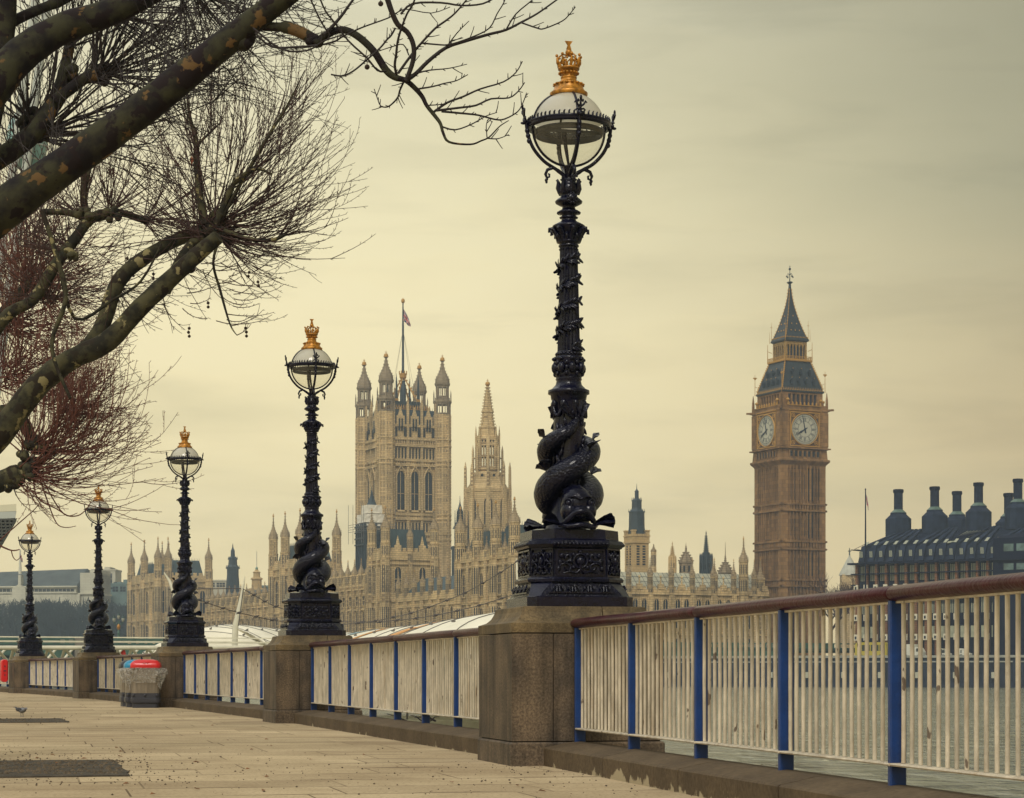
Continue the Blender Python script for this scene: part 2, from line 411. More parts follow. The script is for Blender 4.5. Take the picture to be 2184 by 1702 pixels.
out = [n for n in t.nodes if n.type == 'OUTPUT_MATERIAL'][0]
tr = t.nodes.new('ShaderNodeBsdfTransparent'); tr.inputs[0].default_value = (0.98, 0.97, 0.93, 1)
gl = t.nodes.new('ShaderNodeBsdfGlossy'); gl.inputs['Roughness'].default_value = 0.04
df = t.nodes.new('ShaderNodeBsdfDiffuse'); df.inputs[0].default_value = (0.55, 0.53, 0.42, 1)
lw = t.nodes.new('ShaderNodeLayerWeight'); lw.inputs[0].default_value = 0.3; pw = t.nodes.new('ShaderNodeMath'); pw.operation = 'POWER'; L(lw.outputs['Facing'], pw.inputs[0]); pw.inputs[1].default_value = 3.0
fr = t.nodes.new('ShaderNodeMath'); fr.operation = 'MULTIPLY_ADD'; L(pw.outputs[0], fr.inputs[0]); fr.inputs[1].default_value = 0.35; fr.inputs[2].default_value = 0.03
x1 = t.nodes.new('ShaderNodeMixShader'); x1.inputs[0].default_value = 0.07; L(tr.outputs[0], x1.inputs[1]); L(df.outputs[0], x1.inputs[2])
x2 = t.nodes.new('ShaderNodeMixShader'); L(fr.outputs[0], x2.inputs[0]); L(x1.outputs[0], x2.inputs[1]); L(gl.outputs[0], x2.inputs[2]); L(x2.outputs[0], out.inputs[0])

# granite of the pedestals: grain, broad brown stains, vertical runs
def granite(name, a, bcol, run):
    m = bpy.data.materials.new(name); m.use_nodes = True
    t = m.node_tree; b = t.nodes['Principled BSDF']; L = t.links.new
    b.inputs['Roughness'].default_value = 0.7; b.inputs['Specular IOR Level'].default_value = 0.35
    g = t.nodes.new('ShaderNodeTexCoord')
    n1 = t.nodes.new('ShaderNodeTexNoise'); L(g.outputs['Object'], n1.inputs['Vector']); n1.inputs['Scale'].default_value = 55; n1.inputs['Detail'].default_value = 5; n1.inputs['Roughness'].default_value = 0.75
    r1 = t.nodes.new('ShaderNodeValToRGB'); L(n1.outputs[0], r1.inputs[0]); e = r1.color_ramp.elements; e[0].position = 0.36; e[1].position = 0.66; e[0].color = (*a, 1); e[1].color = (*bcol, 1)
    n2 = t.nodes.new('ShaderNodeTexNoise'); L(g.outputs['Object'], n2.inputs['Vector']); n2.inputs['Scale'].default_value = 3.2; n2.inputs['Detail'].default_value = 6
    r2 = t.nodes.new('ShaderNodeValToRGB'); L(n2.outputs[0], r2.inputs[0]); e = r2.color_ramp.elements; e[0].position = 0.33; e[1].position = 0.7; e[0].color = (0.55, 0.52, 0.5, 1); e[1].color = (1.35, 1.2, 1.0, 1)
    mp = t.nodes.new('ShaderNodeMapping'); L(g.outputs['Object'], mp.inputs[0]); mp.inputs['Scale'].default_value = (9, 9, 0.7)
    n3 = t.nodes.new('ShaderNodeTexNoise'); L(mp.outputs[0], n3.inputs['Vector']); n3.inputs['Scale'].default_value = 1.2; n3.inputs['Detail'].default_value = 5
    r3 = t.nodes.new('ShaderNodeValToRGB'); L(n3.outputs[0], r3.inputs[0]); e = r3.color_ramp.elements; e[0].position = 0.35; e[1].position = 0.65; e[0].color = (run, run, run, 1); e[1].color = (1.1, 1.1, 1.1, 1)
    prev = r1.outputs[0]
    for o in (r2.outputs[0], r3.outputs[0]):
        mx = t.nodes.new('ShaderNodeMix'); mx.data_type = 'RGBA'; mx.blend_type = 'MULTIPLY'; mx.inputs[0].default_value = 1; L(prev, mx.inputs[6]); L(o, mx.inputs[7]); prev = mx.outputs[2]
    L(prev, b.inputs['Base Color'])
    bn = t.nodes.new('ShaderNodeBump'); bn.inputs['Strength'].default_value = 0.5; bn.inputs['Distance'].default_value = 0.004; L(n1.outputs[0], bn.inputs['Height']); L(bn.outputs[0], b.inputs['Normal'])
    return m
m_gran = granite('stained_granite', (0.060, 0.047, 0.037), (0.195, 0.158, 0.120), 0.55)
m_grancap = granite('weathered_granite_cap', (0.085, 0.066, 0.040), (0.205, 0.165, 0.098), 0.7)
m_joint = mat('stone_joint', (0.02, 0.016, 0.012), 0.95)

# ------------------------------------------------------------------ granite pedestals
PW = 0.60
def rsq(h, z, rr=0.012):
    return [(-h + rr, -h, z), (h - rr, -h, z), (h, -h + rr, z), (h, h - rr, z), (h - rr, h, z), (-h + rr, h, z), (-h, h - rr, z), (-h, -h + rr, z)]
ped_name = ['granite lamp pedestal at the near end, largest of all, where the near railing starts',
            'granite lamp pedestal carrying the second tallest dolphin lamp, before the white canopies',
            'granite lamp pedestal with the red and blue lidded bins leaning against it',
            'granite lamp pedestal between the bins and the pedestal with the red lifebuoy case',
            'granite lamp pedestal with the red lifebuoy case fixed to its side']
def make_pedestal():
    root = thing('stone_pedestal', 'pedestal', 'pedestal')
    m = MB(); m.bb(-PW + 0.02, PW - 0.02, -PW + 0.02, PW - 0.02, -0.05, 1.0); m.build('core', m_joint, root)
    m = MB()
    m.loft([rsq(PW + 0.012, -0.05), rsq(PW + 0.012, 0.165), rsq(PW, 0.18)])
    m.build('base_course', m_gran, root)
    m = MB()
    g = 0.007
    for sx in (1,):
        # three upright stones a face, with open joints
        for (x0, x1, y0, y1) in ((-PW, -PW + 0.32, -PW, 0.05), (-PW + 0.32 + g, PW, -PW, 0.05), (-PW, -PW + 0.62, 0.05 + g, PW), (-PW + 0.62 + g, PW, 0.05 + g, PW)):
            m.bb(x0, x1, y0, y1, 0.189, 1.008)
    m.build('body', m_gran, root)
    m = MB()
    for (x0, x1) in ((-1, 0), (0, 1)):
        prof = [(PW + 0.004, 1.017), (PW + 0.006, 1.088), (PW - 0.012, 1.094), (PW - 0.05, 1.108), (PW - 0.082, 1.138), (PW - 0.103, 1.178), (PW - 0.112, 1.215), (PW - 0.13, 1.222)]
        rings = []
        for h, z in prof:
            if x0 < 0: rings.append([(-h, -h, z), (0.14 - 0.003, -h, z), (0.14 - 0.003, h, z), (-h, h, z)])
            else: rings.append([(0.14 + 0.003, -h, z), (h, -h, z), (h, h, z), (0.14 + 0.003, h, z)])
        m.loft(rings)
    m.build('cap', m_grancap, root)
    return root
ped0 = make_pedestal()
for i in range(1, 6):
    o = ped0 if i == 1 else copy_tree(ped0)
    o.location = (P[i].x, P[i].y, 0); o.rotation_euler = (0, 0, ANG[i])
    tag(o, ped_name[i - 1], 'pedestal', 'granite pedestals of the embankment wall')

# ------------------------------------------------------------------ low kerb wall and railings
m_kerb = bpy.data.materials.new('stained_kerb_stone'); m_kerb.use_nodes = True
t = m_kerb.node_tree; b = t.nodes['Principled BSDF']; L = t.links.new
b.inputs['Roughness'].default_value = 0.85; b.inputs['Specular IOR Level'].default_value = 0.25
g = t.nodes.new('ShaderNodeTexCoord'); sp = t.nodes.new('ShaderNodeSeparateXYZ'); L(g.outputs['Object'], sp.inputs[0])
n1 = t.nodes.new('ShaderNodeTexNoise'); L(g.outputs['Object'], n1.inputs['Vector']); n1.inputs['Scale'].default_value = 30; n1.inputs['Detail'].default_value = 6; n1.inputs['Roughness'].default_value = 0.7
r1 = t.nodes.new('ShaderNodeValToRGB'); L(n1.outputs[0], r1.inputs[0]); e = r1.color_ramp.elements; e[0].position = 0.3; e[1].position = 0.7; e[0].color = (0.078, 0.056, 0.036, 1); e[1].color = (0.150, 0.112, 0.072, 1)
n2 = t.nodes.new('ShaderNodeTexNoise'); L(g.outputs['Object'], n2.inputs['Vector']); n2.inputs['Scale'].default_value = 2.0; n2.inputs['Detail'].default_value = 6
r2 = t.nodes.new('ShaderNodeValToRGB'); L(n2.outputs[0], r2.inputs[0]); e = r2.color_ramp.elements; e[0].position = 0.3; e[1].position = 0.7; e[0].color = (0.7, 0.68, 0.66, 1); e[1].color = (1.15, 1.12, 1.05, 1)
mx = t.nodes.new('ShaderNodeMix'); mx.data_type = 'RGBA'; mx.blend_type = 'MULTIPLY'; mx.inputs[0].default_value = 1; L(r1.outputs[0], mx.inputs[6]); L(r2.outputs[0], mx.inputs[7])
# salt bloom creeping up from the paving on the nearest stretch: stains with a ragged edge of their own
mpp = t.nodes.new('ShaderNodeMapping'); L(g.outputs['Object'], mpp.inputs[0]); mpp.inputs['Scale'].default_value = (1, 1, 1.0)
n3 = t.nodes.new('ShaderNodeTexNoise'); L(mpp.outputs[0], n3.inputs['Vector']); n3.inputs['Scale'].default_value = 3.6; n3.inputs['Detail'].default_value = 7; n3.inputs['Roughness'].default_value = 0.65
mm = t.nodes.new('ShaderNodeMath'); mm.operation = 'MULTIPLY_ADD'; L(sp.outputs[2], mm.inputs[0]); mm.inputs[1].default_value = -2.2; L(n3.outputs[0], mm.inputs[2])
ya = t.nodes.new('ShaderNodeMapRange'); L(sp.outputs[1], ya.inputs[0]); ya.inputs[1].default_value = 12.5; ya.inputs[2].default_value = 13.4; ya.inputs[3].default_value = -0.1; ya.inputs[4].default_value = 0.0
yb = t.nodes.new('ShaderNodeMapRange'); L(sp.outputs[1], yb.inputs[0]); yb.inputs[1].default_value = 14.2; yb.inputs[2].default_value = 15.2; yb.inputs[3].default_value = 0.0; yb.inputs[4].default_value = -0.16
a1 = t.nodes.new('ShaderNodeMath'); L(mm.outputs[0], a1.inputs[0]); L(ya.outputs[0], a1.inputs[1])
a2 = t.nodes.new('ShaderNodeMath'); L(a1.outputs[0], a2.inputs[0]); L(yb.outputs[0], a2.inputs[1])
r3 = t.nodes.new('ShaderNodeValToRGB'); L(a2.outputs[0], r3.inputs[0]); e = r3.color_ramp.elements; e[0].position = 0.40; e[1].position = 0.45; e[0].color = (0, 0, 0, 1); e[1].color = (0.8, 0.8, 0.8, 1)
m2 = t.nodes.new('ShaderNodeMix'); m2.data_type = 'RGBA'; L(r3.outputs[0], m2.inputs[0]); L(mx.outputs[2], m2.inputs[6]); m2.inputs[7].default_value = (0.47, 0.40, 0.27, 1)
L(m2.outputs[2], b.inputs['Base Color'])
bn = t.nodes.new('ShaderNodeBump'); bn.inputs['Strength'].default_value = 0.5; bn.inputs['Distance'].default_value = 0.006; L(n1.outputs[0], bn.inputs['Height']); L(bn.outputs[0], b.inputs['Normal'])

m_white = mat('chipped_cream_paint', (0.545, 0.48, 0.38), 0.45, var=0.25, scale=9, bump=0.25, bscale=60, stretch=(1, 1, 0.5))
m_blue = mat('blue_paint', (0.004, 0.036, 0.165), 0.4, var=0.3, scale=5, bump=0.12, bscale=40)
m_oxblood = mat('oxblood_paint', (0.050, 0.0075, 0.014), 0.34, var=0.3, scale=6, bump=0.25, bscale=30, stretch=(1, 1, 1), coat=0.1, spec=0.12)
m_chip = mat('rust_chips', (0.05, 0.035, 0.03), 0.9)

def chips(m, col, scale, lo, hi, stretch, amt=0.85):
    t = m.node_tree; L = t.links.new; b = t.nodes['Principled BSDF']; src = b.inputs['Base Color'].links[0].from_socket
    g = t.nodes.new('ShaderNodeTexCoord'); mp = t.nodes.new('ShaderNodeMapping'); L(g.outputs['Object'], mp.inputs[0]); mp.inputs['Scale'].default_value = stretch
    n = t.nodes.new('ShaderNodeTexNoise'); L(mp.outputs[0], n.inputs['Vector']); n.inputs['Scale'].default_value = scale; n.inputs['Detail'].default_value = 3
    r = t.nodes.new('ShaderNodeValToRGB'); L(n.outputs[0], r.inputs[0]); e = r.color_ramp.elements; e[0].position = lo; e[1].position = hi; e[0].color = (0, 0, 0, 1); e[1].color = (amt, amt, amt, 1)
    x = t.nodes.new('ShaderNodeMix'); x.data_type = 'RGBA'; L(r.outputs[0], x.inputs[0]); L(src, x.inputs[6]); x.inputs[7].default_value = (*col, 1); L(x.outputs[2], b.inputs['Base Color'])
chips(m_white, (0.07, 0.04, 0.03), 14, 0.672, 0.69, (1, 1, 0.4))
chips(m_white, (0.36, 0.25, 0.14), 3.0, 0.56, 0.75, (4, 4, 0.5), 0.6)
chips(m_blue, (0.35, 0.36, 0.33), 13, 0.73, 0.74, (1, 1, 0.7))
chips(m_oxblood, (0.15, 0.08, 0.075), 5, 0.60, 0.72, (2, 0.6, 2), 0.22)
rail_lab = ['long blue and cream railing running from the nearest pedestal out of the right edge',
            'railing of cream bars and blue posts between the largest lamp and the second lamp',
            'railing with blue posts between the second lamp and the bins',
            'railing with blue posts behind the bins, between the third and fourth lamps',
            'railing with blue posts between the fourth lamp and the lifebuoy pedestal',
            'short piece of railing beyond the red lifebuoy case at the left edge']
kerb_lab = ['long stone kerb wall with white salt bloom under the nearest railing',
            'stone kerb wall under the railing between the two nearest pedestals',
            'stone kerb wall under the railing between the second pedestal and the bins',
            'stone kerb wall under the railing behind the bins',
            'stone kerb wall under the railing next to the lifebuoy pedestal',
            'stone kerb wall beyond the lifebuoy pedestal at the left edge']
SECT = [(-0.27, -0.02), (-0.275, 0.132), (-0.264, 0.142), (-0.17, 0.160), (-0.09, 0.178), (0.0, 0.188), (0.10, 0.178), (0.18, 0.155), (0.25, 0.12), (0.26, -0.02)]
for i in range(0, 6):
    a, e_ = P[i], P[i + 1]
    d = seg_dir(a, e_); v = Vector((d.y, -d.x)); Lg = (e_ - a).length
    s0, s1 = (0.615, Lg - 0.615)
    ang = math.atan2(-d.x, d.y)
    def pt(s, off=0.0, z=0.0): q = a + d * s + v * (off - 0.07); return (q.x, q.y, z)
    # kerb wall: stones of about 1.9 m with tight joints
    root = thing('kerb_wall', kerb_lab[i], 'kerb wall', group='kerb walls under the railings')
    n = 7
    m = MB()
    for k in range(n):
        q0 = s0 + (s1 - s0) * k / n + 0.008; q1 = s0 + (s1 - s0) * (k + 1) / n - 0.008
        m.loft([[pt(q, o, z) for o, z in SECT] for q in (q0, q0 + (q1 - q0) * .33, q0 + (q1 - q0) * .66, q1)], smooth=False)
    m.build('stones', m_kerb, root)
    m = MB(); m.loft([[pt(q, o * 0.94, z - 0.015) for o, z in SECT] for q in (s0, s1)]); m.build('joints', m_joint, root)
    # railing
    root = thing('railing', rail_lab[i], 'railing', group='blue and cream river railings')
    nb = 8
    f0, f1 = s0 + 0.05, s1 - 0.05
    near_i = i <= 1
    step = (f1 - f0) / nb
    m = MB()
    hseg = []
    for k in range(0, nb, 2):
        q0 = f0 + step * k + (0.002 if k else -0.07); q1 = f0 + step * (k + 2) - (0.002 if k + 2 < nb else -0.07)
        rings = []
        qs = [q0, q0 + 0.012] + [q0 + (q1 - q0) * w for w in (0.25, 0.5, 0.75)] + [q1 - 0.012, q1]
        for j, q in enumerate(qs):
            kk = 0.93 if (k == 0 and j == 0) or (k + 2 >= nb and j == 6) or j in (0, 6) else 1.0
            sag = 0.0015 * math.sin(q * 3.1)
            rings.append([pt(q, 0.062 * kk * math.cos(w), 1.086 + sag + 0.039 * kk * math.sin(w)) for w in [2 * math.pi * u / 18 for u in range(18)]])
        m.loft(rings, smooth=True)
    m.build('handrail', m_oxblood, root)
    post = None
    for k in range(nb + 1):
        q = f0 + step * k; c = pt(q)
        if post is None:
            m = MB(); hx, hy = 0.041, 0.019; rr = 0.006
            ring = lambda z: [(-hx + rr, -hy, z), (hx - rr, -hy, z), (hx, -hy + rr, z), (hx, hy - rr, z), (hx - rr, hy, z), (-hx + rr, hy, z), (-hx, hy - rr, z), (-hx, -hy + rr, z)]
            m.loft([ring(0.165), ring(1.052)])
            post = m.mesh('post', m_blue)
        link('post', post, root, (c[0], c[1], 0), ang)
    nbar = 15
    for k in range(nb):
        m = MB()
        q0 = f0 + step * k; 
        for j in range(nbar):
            q = q0 + step * (j + 0.75) / (nbar + 0.5)
            x, y, _ = pt(q, random.uniform(-.001, .001))
            m.tube([(x, y, 0.292), (x + random.uniform(-.002, .002), y, 0.65), (x, y, 1.052)], 0.0107, 8 if near_i else 5)
        m.bb(0, 0.001, 0, 0.001, 0.9, 0.901) if False else None
        # flat strip under the handrail
        c = pt(q0 + step / 2); 
        m.box((c[0], c[1], 1.046), (0.03, step - 0.04, 0.014), ang)
        m.build('bar_panel', m_white, root)
        m = MB()
        ring = lambda q: [pt(q, o, z) for o, z in ((-0.042, 0.276), (0.034, 0.276), (0.036, 0.282), (0.034, 0.290), (-0.042, 0.290), (-0.046, 0.283))]
        m.loft([ring(q0 + 0.021), ring(q0 + step * 0.5), ring(q0 + step - 0.021)])
        if i < 2: m.tube([pt(q0 - 0.02, -0.046, 0.283), pt(q0 + 0.05, -0.044, 0.283)], 0.008, 6)
        m.build('bottom_rail', m_white, root)
# ------------------------------------------------------------------ dolphin lamp standard (z = 0 on the pedestal top, front = -y)
def octo(h, fw, z):
    """octagon with four main faces of half-width fw at distance h"""
    return [(-fw, -h, z), (fw, -h, z), (h, -fw, z), (h, fw, z), (fw, h, z), (-fw, h, z), (-h, fw, z), (-h, -fw, z)]
def fan(mb, o, rays, nrm, t=0.006, ripple=0.006, base=0.25):
    rings = []
    nrm = Vector(nrm).normalized(); o = Vector(o)
    for i, r in enumerate(rays):
        r = Vector(r); k = nrm * (ripple if i % 2 else -ripple)
        a = o + r * base * 0.3 + k * 0.4; c = o + r + k
        mid = o + r * 0.6 + k * 1.2 + nrm * 0.012
        rings.append([tuple(a + nrm * t), tuple(mid + nrm * t), tuple(c + nrm * t * .3), tuple(c - nrm * t * .3), tuple(mid - nrm * t), tuple(a - nrm * t)])
    mb.loft(rings, smooth=False)

def build_lamp():
    root = thing('street_lamp', 'lamp', 'street lamp')
    # base
    m = MB()
    m.loft([octo(.425, .36, 0), octo(.425, .36, .075), octo(.418, .355, .080)])
    m.loft([octo(.405, .335, .080), octo(.39, .30, .12), octo(.372, .262, .16), octo(.362, .232, .19), octo(.385, .225, .195), octo(.39, .222, .215), octo(.375, .215, .232)])
    m.loft([octo(.360, .208, .232), octo(.350, .203, .45)])
    m.loft([octo(.352, .205, .45), octo(.375, .22, .462), octo(.392, .23, .487), octo(.380, .225, .515), octo(.36, .21, .524), octo(.352, .206, .53), octo(.348, .204, .60), octo(.30, .17, .612)])
    base = m.build('lamp_base', m_iron, root)
    # bead row and leaf row of each face
    m = MB()
    for j in range(15): m.ell(((j - 7) * .030, -.392, .488), (.016, .010, .014), 6, 4)
    bead = m.mesh('bead_row', m_iron)
    m = MB()
    for j in range(4):
        x = (j - 1.5) * .125
        m.tube([(x - .04, -.409, .135), (x - .03, -.395, .165), (x + .03, -.395, .165), (x + .04, -.409, .135)], .009, 5)
        m.tube([(x - .012, -.412, .115), (x - .01, -.398, .155)], .010, 5); m.tube([(x + .012, -.412, .115), (x + .01, -.398, .155)], .010, 5)
    m.box((0, -.404, .108), (.52, .008, .010))
    leafr = m.mesh('leaf_row', m_iron)
    for q in range(4): link('bead_row', bead, base, (0, 0, 0), q * math.pi / 2); link('leaf_row', leafr, base, (0, 0, 0), q * math.pi / 2)
    # relief panel with rosette and scrolls (shared by the eight faces)
    m = MB()
    w, h = .19, .098
    for z in (-h, h): m.box((0, -.004, z), (2 * w, .016, .012))
    for x in (-w, w): m.box((x, -.004, 0), (.012, .016, 2 * h - .012))
    m.ell((0, -.012, .01), (.036, .026, .036), 12, 8)
    m.tube([(.055 * math.cos(a), -.012, .01 + .055 * math.sin(a)) for a in [2 * math.pi * k / 18 for k in range(19)]], .010, 6)
    for k in range(8):
        a = 2 * math.pi * k / 8; m.ell((.078 * math.cos(a), -.008, .01 + .07 * math.sin(a)), (.017, .014, .017), 7, 5)
    for s in (-1, 1):
        for z0, fl in ((.03, 1), (-.035, -1)):
            pts = [(s * (.085 + .05 * k / 10 + .032 * math.cos(k * .62 * fl)), -.010, z0 + .028 * math.sin(k * .62 * fl)) for k in range(11)]
            m.tube(pts, [.013 - .0006 * k for k in range(11)], 5)
        for k in range(3):
            m.ell((s * (.15 + .012 * k), -.008, .05 - .05 * k), (.018, .012, .022), 7, 5)
        m.tube([(0, -.01, -.05), (s * .03, -.012, -.085), (s * .09, -.01, -.07), (s * .14, -.01, -.085)], [.012, .011, .009, .005], 5)
    m.tube([(0, -.014, -.02), (0, -.016, -.09)], [.016, .006], 6)
    relief = m.mesh('relief_panel', m_iron)
    for k in range(8):
        a = k * math.pi / 4
        o = link('relief_panel', relief, base, (math.sin(a) * (.357 if k % 2 == 0 else .397), -math.cos(a) * (.357 if k % 2 == 0 else .397), .345), a)
        if k % 2: o.scale = (.52, 1.2, 1.08)
    # core below the drum
    m = MB(); m.lathe([(.20, .60), (.15, .72), (.12, .95), (.11, 1.2), (.125, 1.40), (.12, 1.52), (.118, 1.62), (.14, 1.655), (.145, 1.69), (.165, 1.698), (.165, 1.725), (.14, 1.735), (.105, 1.77), (.098, 1.80), (.105, 1.812), (.102, 1.825)], 24)
    core = m.build('drum', m_iron, root)
    m = MB()
    for k in range(8):
        a = 2 * math.pi * k / 8 + .2; b_ = a + 2 * math.pi / 8
        m.ell((.125 * math.cos(a), .125 * math.sin(a), 1.61), (.028, .028, .042), 8, 6)
        pts = []
        for j in range(7):
            f = j / 6; w_ = a + (b_ - a) * f; pts.append((.137 * math.cos(w_), .137 * math.sin(w_), 1.60 - .085 * math.sin(math.pi * f)))
        m.tube(pts, .013, 5)
        m.tube([(.135 * math.cos(a), .135 * math.sin(a), 1.58), (.13 * math.cos(a), .13 * math.sin(a), 1.50)], [.014, .006], 5)
    m.build('garland', m_iron, core)
    # one fish, twice
    HP = [(-6, .76, .215, .080), (0, .80, .205, .104), (35, .845, .185, .112), (70, .905, .170, .110), (110, .975, .166, .106), (150, 1.05, .168, .100), (185, 1.115, .172, .093), (225, 1.185, .176, .083), (270, 1.275, .178, .072), (312, 1.34, .165, .060), (345, 1.395, .135, .048), (368, 1.45, .112, .038), (384, 1.52, .105, .028)]
    def hp(th, z, r): a = R(th); return (r * math.sin(a), -r * math.cos(a), z)
    sp = smooth_path(HP, 5)
    m = MB(); m.tube([hp(a, z, r) for a, z, r, w in sp], [w for a, z, r, w in sp], 16)
    fish = m.build('fish', m_scale, root)
    m = MB()
    # head: skull, cheeks, brow crest
    m.ell((0, -.245, .800), (.128, .135, .150), 18, 12)
    m.ell((-.075, -.30, .745), (.070, .085, .080), 12, 8); m.ell((.075, -.30, .745), (.070, .085, .080), 12, 8)
    m.ell((0, -.345, .735), (.075, .075, .060), 12, 8)
    for s in (-1, 1):
        m.tube([(0, -.375, .835), (s * .045, -.37, .86), (s * .085, -.345, .855), (s * .115, -.30, .82)], [.012, .016, .014, .006], 6)
        for k in range(4): m.tube([(s * (.02 + .028 * k), -.33 + .022 * k, .885), (s * (.018 + .024 * k), -.27 + .02 * k, .945 - .01 * k), (s * .02, -.20, .965)], [.008, .010, .004], 5)
    m.build('fish_head', m_iron, fish)
    m = MB()
    m.tube(smooth_path([(-.150, -.285, .632), (-.105, -.36, .668), (-.055, -.405, .722), (0, -.425, .738), (.055, -.405, .722), (.105, -.36, .668), (.150, -.285, .632)], 3), [.012] * 3 + [.024] * 13 + [.012] * 3, 8)
    m.tube(smooth_path([(-.150, -.285, .632), (-.09, -.375, .622), (0, -.405, .634), (.09, -.375, .622), (.150, -.285, .632)], 3), [.012] * 2 + [.022] * 9 + [.012] * 2, 8)
    m.ell((0, -.36, .637), (.085, .05, .016), 10, 6)
    m.build('fish_mouth', m_iron, fish)
    eye = MB(); eye.ell((0, 0, 0), (.024, .018, .024), 10, 8); eye.tube([(.033 * math.cos(a), -.004, .033 * math.sin(a)) for a in [2 * math.pi * k / 12 for k in range(13)]], .008, 5)
    eme = eye.mesh('fish_eye', m_iron)
    for s in (-1, 1): link('fish_eye', eme, fish, (s * .093, -.352, .805), s * R(32))
    for s in (-1, 1):
        m = MB()
        fan(m, (s * .135, -.235, .66), [(s * .155 * math.cos(a), -.10 - .05 * math.sin(a), .10 * math.sin(a)) for a in [R(-20 + 70 * k / 8) for k in range(9)]], (s * -.2, -.8, .55), .007, .009)
        m.build('pectoral_fin', m_iron, fish)
        m = MB()
        fan(m, (s * .10, -.25, .635), [(s * .19 * math.cos(a), -.06 + .18 * math.sin(a) * -1, .03) for a in [R(-40 + 70 * k / 6) for k in range(7)]], (0, -.3, 1), .007, .008)
        m.build('pectoral_fin', m_iron, fish)
    m = MB()
    fan(m, hp(384, 1.45, .115), [(.16 * math.sin(R(w)) - .02, -.035 + .0005 * w, .19 * math.cos(R(w * .8))) for w in (-62, -45, -30, -15, 0, 14, 28, 44)], (.3, -1, .2), .008, .010)
    m.build('tail_fin', m_iron, fish)
    for th0, z, r, ln in ((118, 1.08, .27, .07), (215, 1.25, .245, .06), (275, 1.34, .225, .055)):
        m = MB()
        o = hp(th0, z, r)
        a = R(th0); out = Vector((math.sin(a), -math.cos(a), 0)); tg = Vector((math.cos(a), math.sin(a), .3))
        fan(m, Vector(o) - out * .03, [out * ln * c + Vector((0, 0, .05)) + tg * (ln * 1.3 * (k - 2) / 2) for k, c in enumerate((.5, .9, 1.2, 1.4, .7))], (0, -.2, 1), .006, .006)
        m.build('back_fin', m_iron, fish)
    f2 = copy_tree(fish, root); f2.rotation_euler = (0, 0, math.pi)
    # small foliage between the coils
    m = MB()
    rnd = random.Random(3)
    for k in range(70):
        a = rnd.uniform(0, 6.28); z = rnd.uniform(1.0, 1.48); r = .125
        q = Vector((math.cos(a), math.sin(a), 0)); up = Vector((rnd.uniform(-.5, .5), rnd.uniform(-.5, .5), 1)).normalized()
        Mx = Matrix((q.cross(up).normalized(), q, up)).transposed()
        m.ell(tuple(q * r + Vector((0, 0, z))), (.018, .014, .04), 5, 4, Mx)
    m.build('reed_foliage', m_iron, root)
    # block with acanthus above the drum, ring, fluted shaft
    m = MB()
    m.lathe([(.098, 1.822), (.108, 1.84), (.105, 1.86), (.103, 1.93), (.118, 1.975), (.118, 1.99), (.095, 1.996)], 24)
    for k in range(8):
        a = 2 * math.pi * k / 8
        c, s = math.cos(a), math.sin(a)
        m.ell((.112 * c, .112 * s, 1.90), (.030, .030, .045), 8, 6); m.ell((.118 * c, .118 * s, 1.97), (.022, .022, .016), 7, 5)
        a += math.pi / 8; c, s = math.cos(a), math.sin(a)
        for dz in (-.045, 0, .04): m.ell((.108 * c, .108 * s, 1.90 + dz), (.018, .018, .022), 6, 5)
    for k in range(20):
        a = 2 * math.pi * k / 20; m.ell((.094 * math.cos(a), .094 * math.sin(a), 2.012), (.016, .016, .014), 6, 5)
    m.lathe([(.098, 1.996), (.1, 2.004), (.09, 2.012), (.1, 2.022), (.096, 2.032), (.09, 2.034)], 24)
    m.build('acanthus_collar', m_iron, root)
    m = MB()
    rings = []
    for z, r in ((2.030, .091), (2.3, .085), (2.6, .077), (2.85, .071), (2.87, .071)):
        rg = []
        for k in range(64):
            a = 2 * math.pi * k / 64; rr = r * (1.0 if (k % 4) in (0,) else .94 if k % 4 in (1, 3) else .875)
            rg.append((rr * math.cos(a), rr * math.sin(a), z))
        rings.append(rg)
    m.loft(rings, smooth=False)
    for k in range(16):
        a = 2 * math.pi * (k + .5) / 16; m.ell((.0715 * math.cos(a), .0715 * math.sin(a), 2.845), (.007, .007, .009), 5, 4)
    shaft = m.build('fluted_shaft', m_iron, root)
    m = MB()
    pts = []; N = 120
    for k in range(N + 1):
        f = k / N; z = 2.055 + .77 * f; r = .096 - .019 * f; a = -math.pi * .5 + 2 * math.pi * 4.4 * f
        pts.append((r * math.cos(a), r * math.sin(a), z))
    m.tube(pts, [.011 - .004 * k / N for k in range(N + 1)], 5)
    for k in range(0, N, 1):
        f = k / N; p = Vector(pts[k]); q = Vector((p.x, p.y, 0)).normalized(); tg = (Vector(pts[k + 1]) - p).normalized()
        for s in (-1, 1):
            if rnd.random() < .25: continue
            d = (tg * .75 + Vector((0, 0, 1)) * s * .55 + q * rnd.uniform(-.1, .38)).normalized()
            n_ = d.cross(q).normalized(); n2 = d.cross(n_)
            Mx = Matrix((n_, n2, d)).transposed()
            ln = rnd.uniform(.026, .046)
            m.ell(tuple(p + d * ln * .9 + q * .004), (.0145, .005, ln), 5, 4, Mx)
    m.build('laurel_spiral', m_iron, shaft)
    # capital, knops
    m = MB()
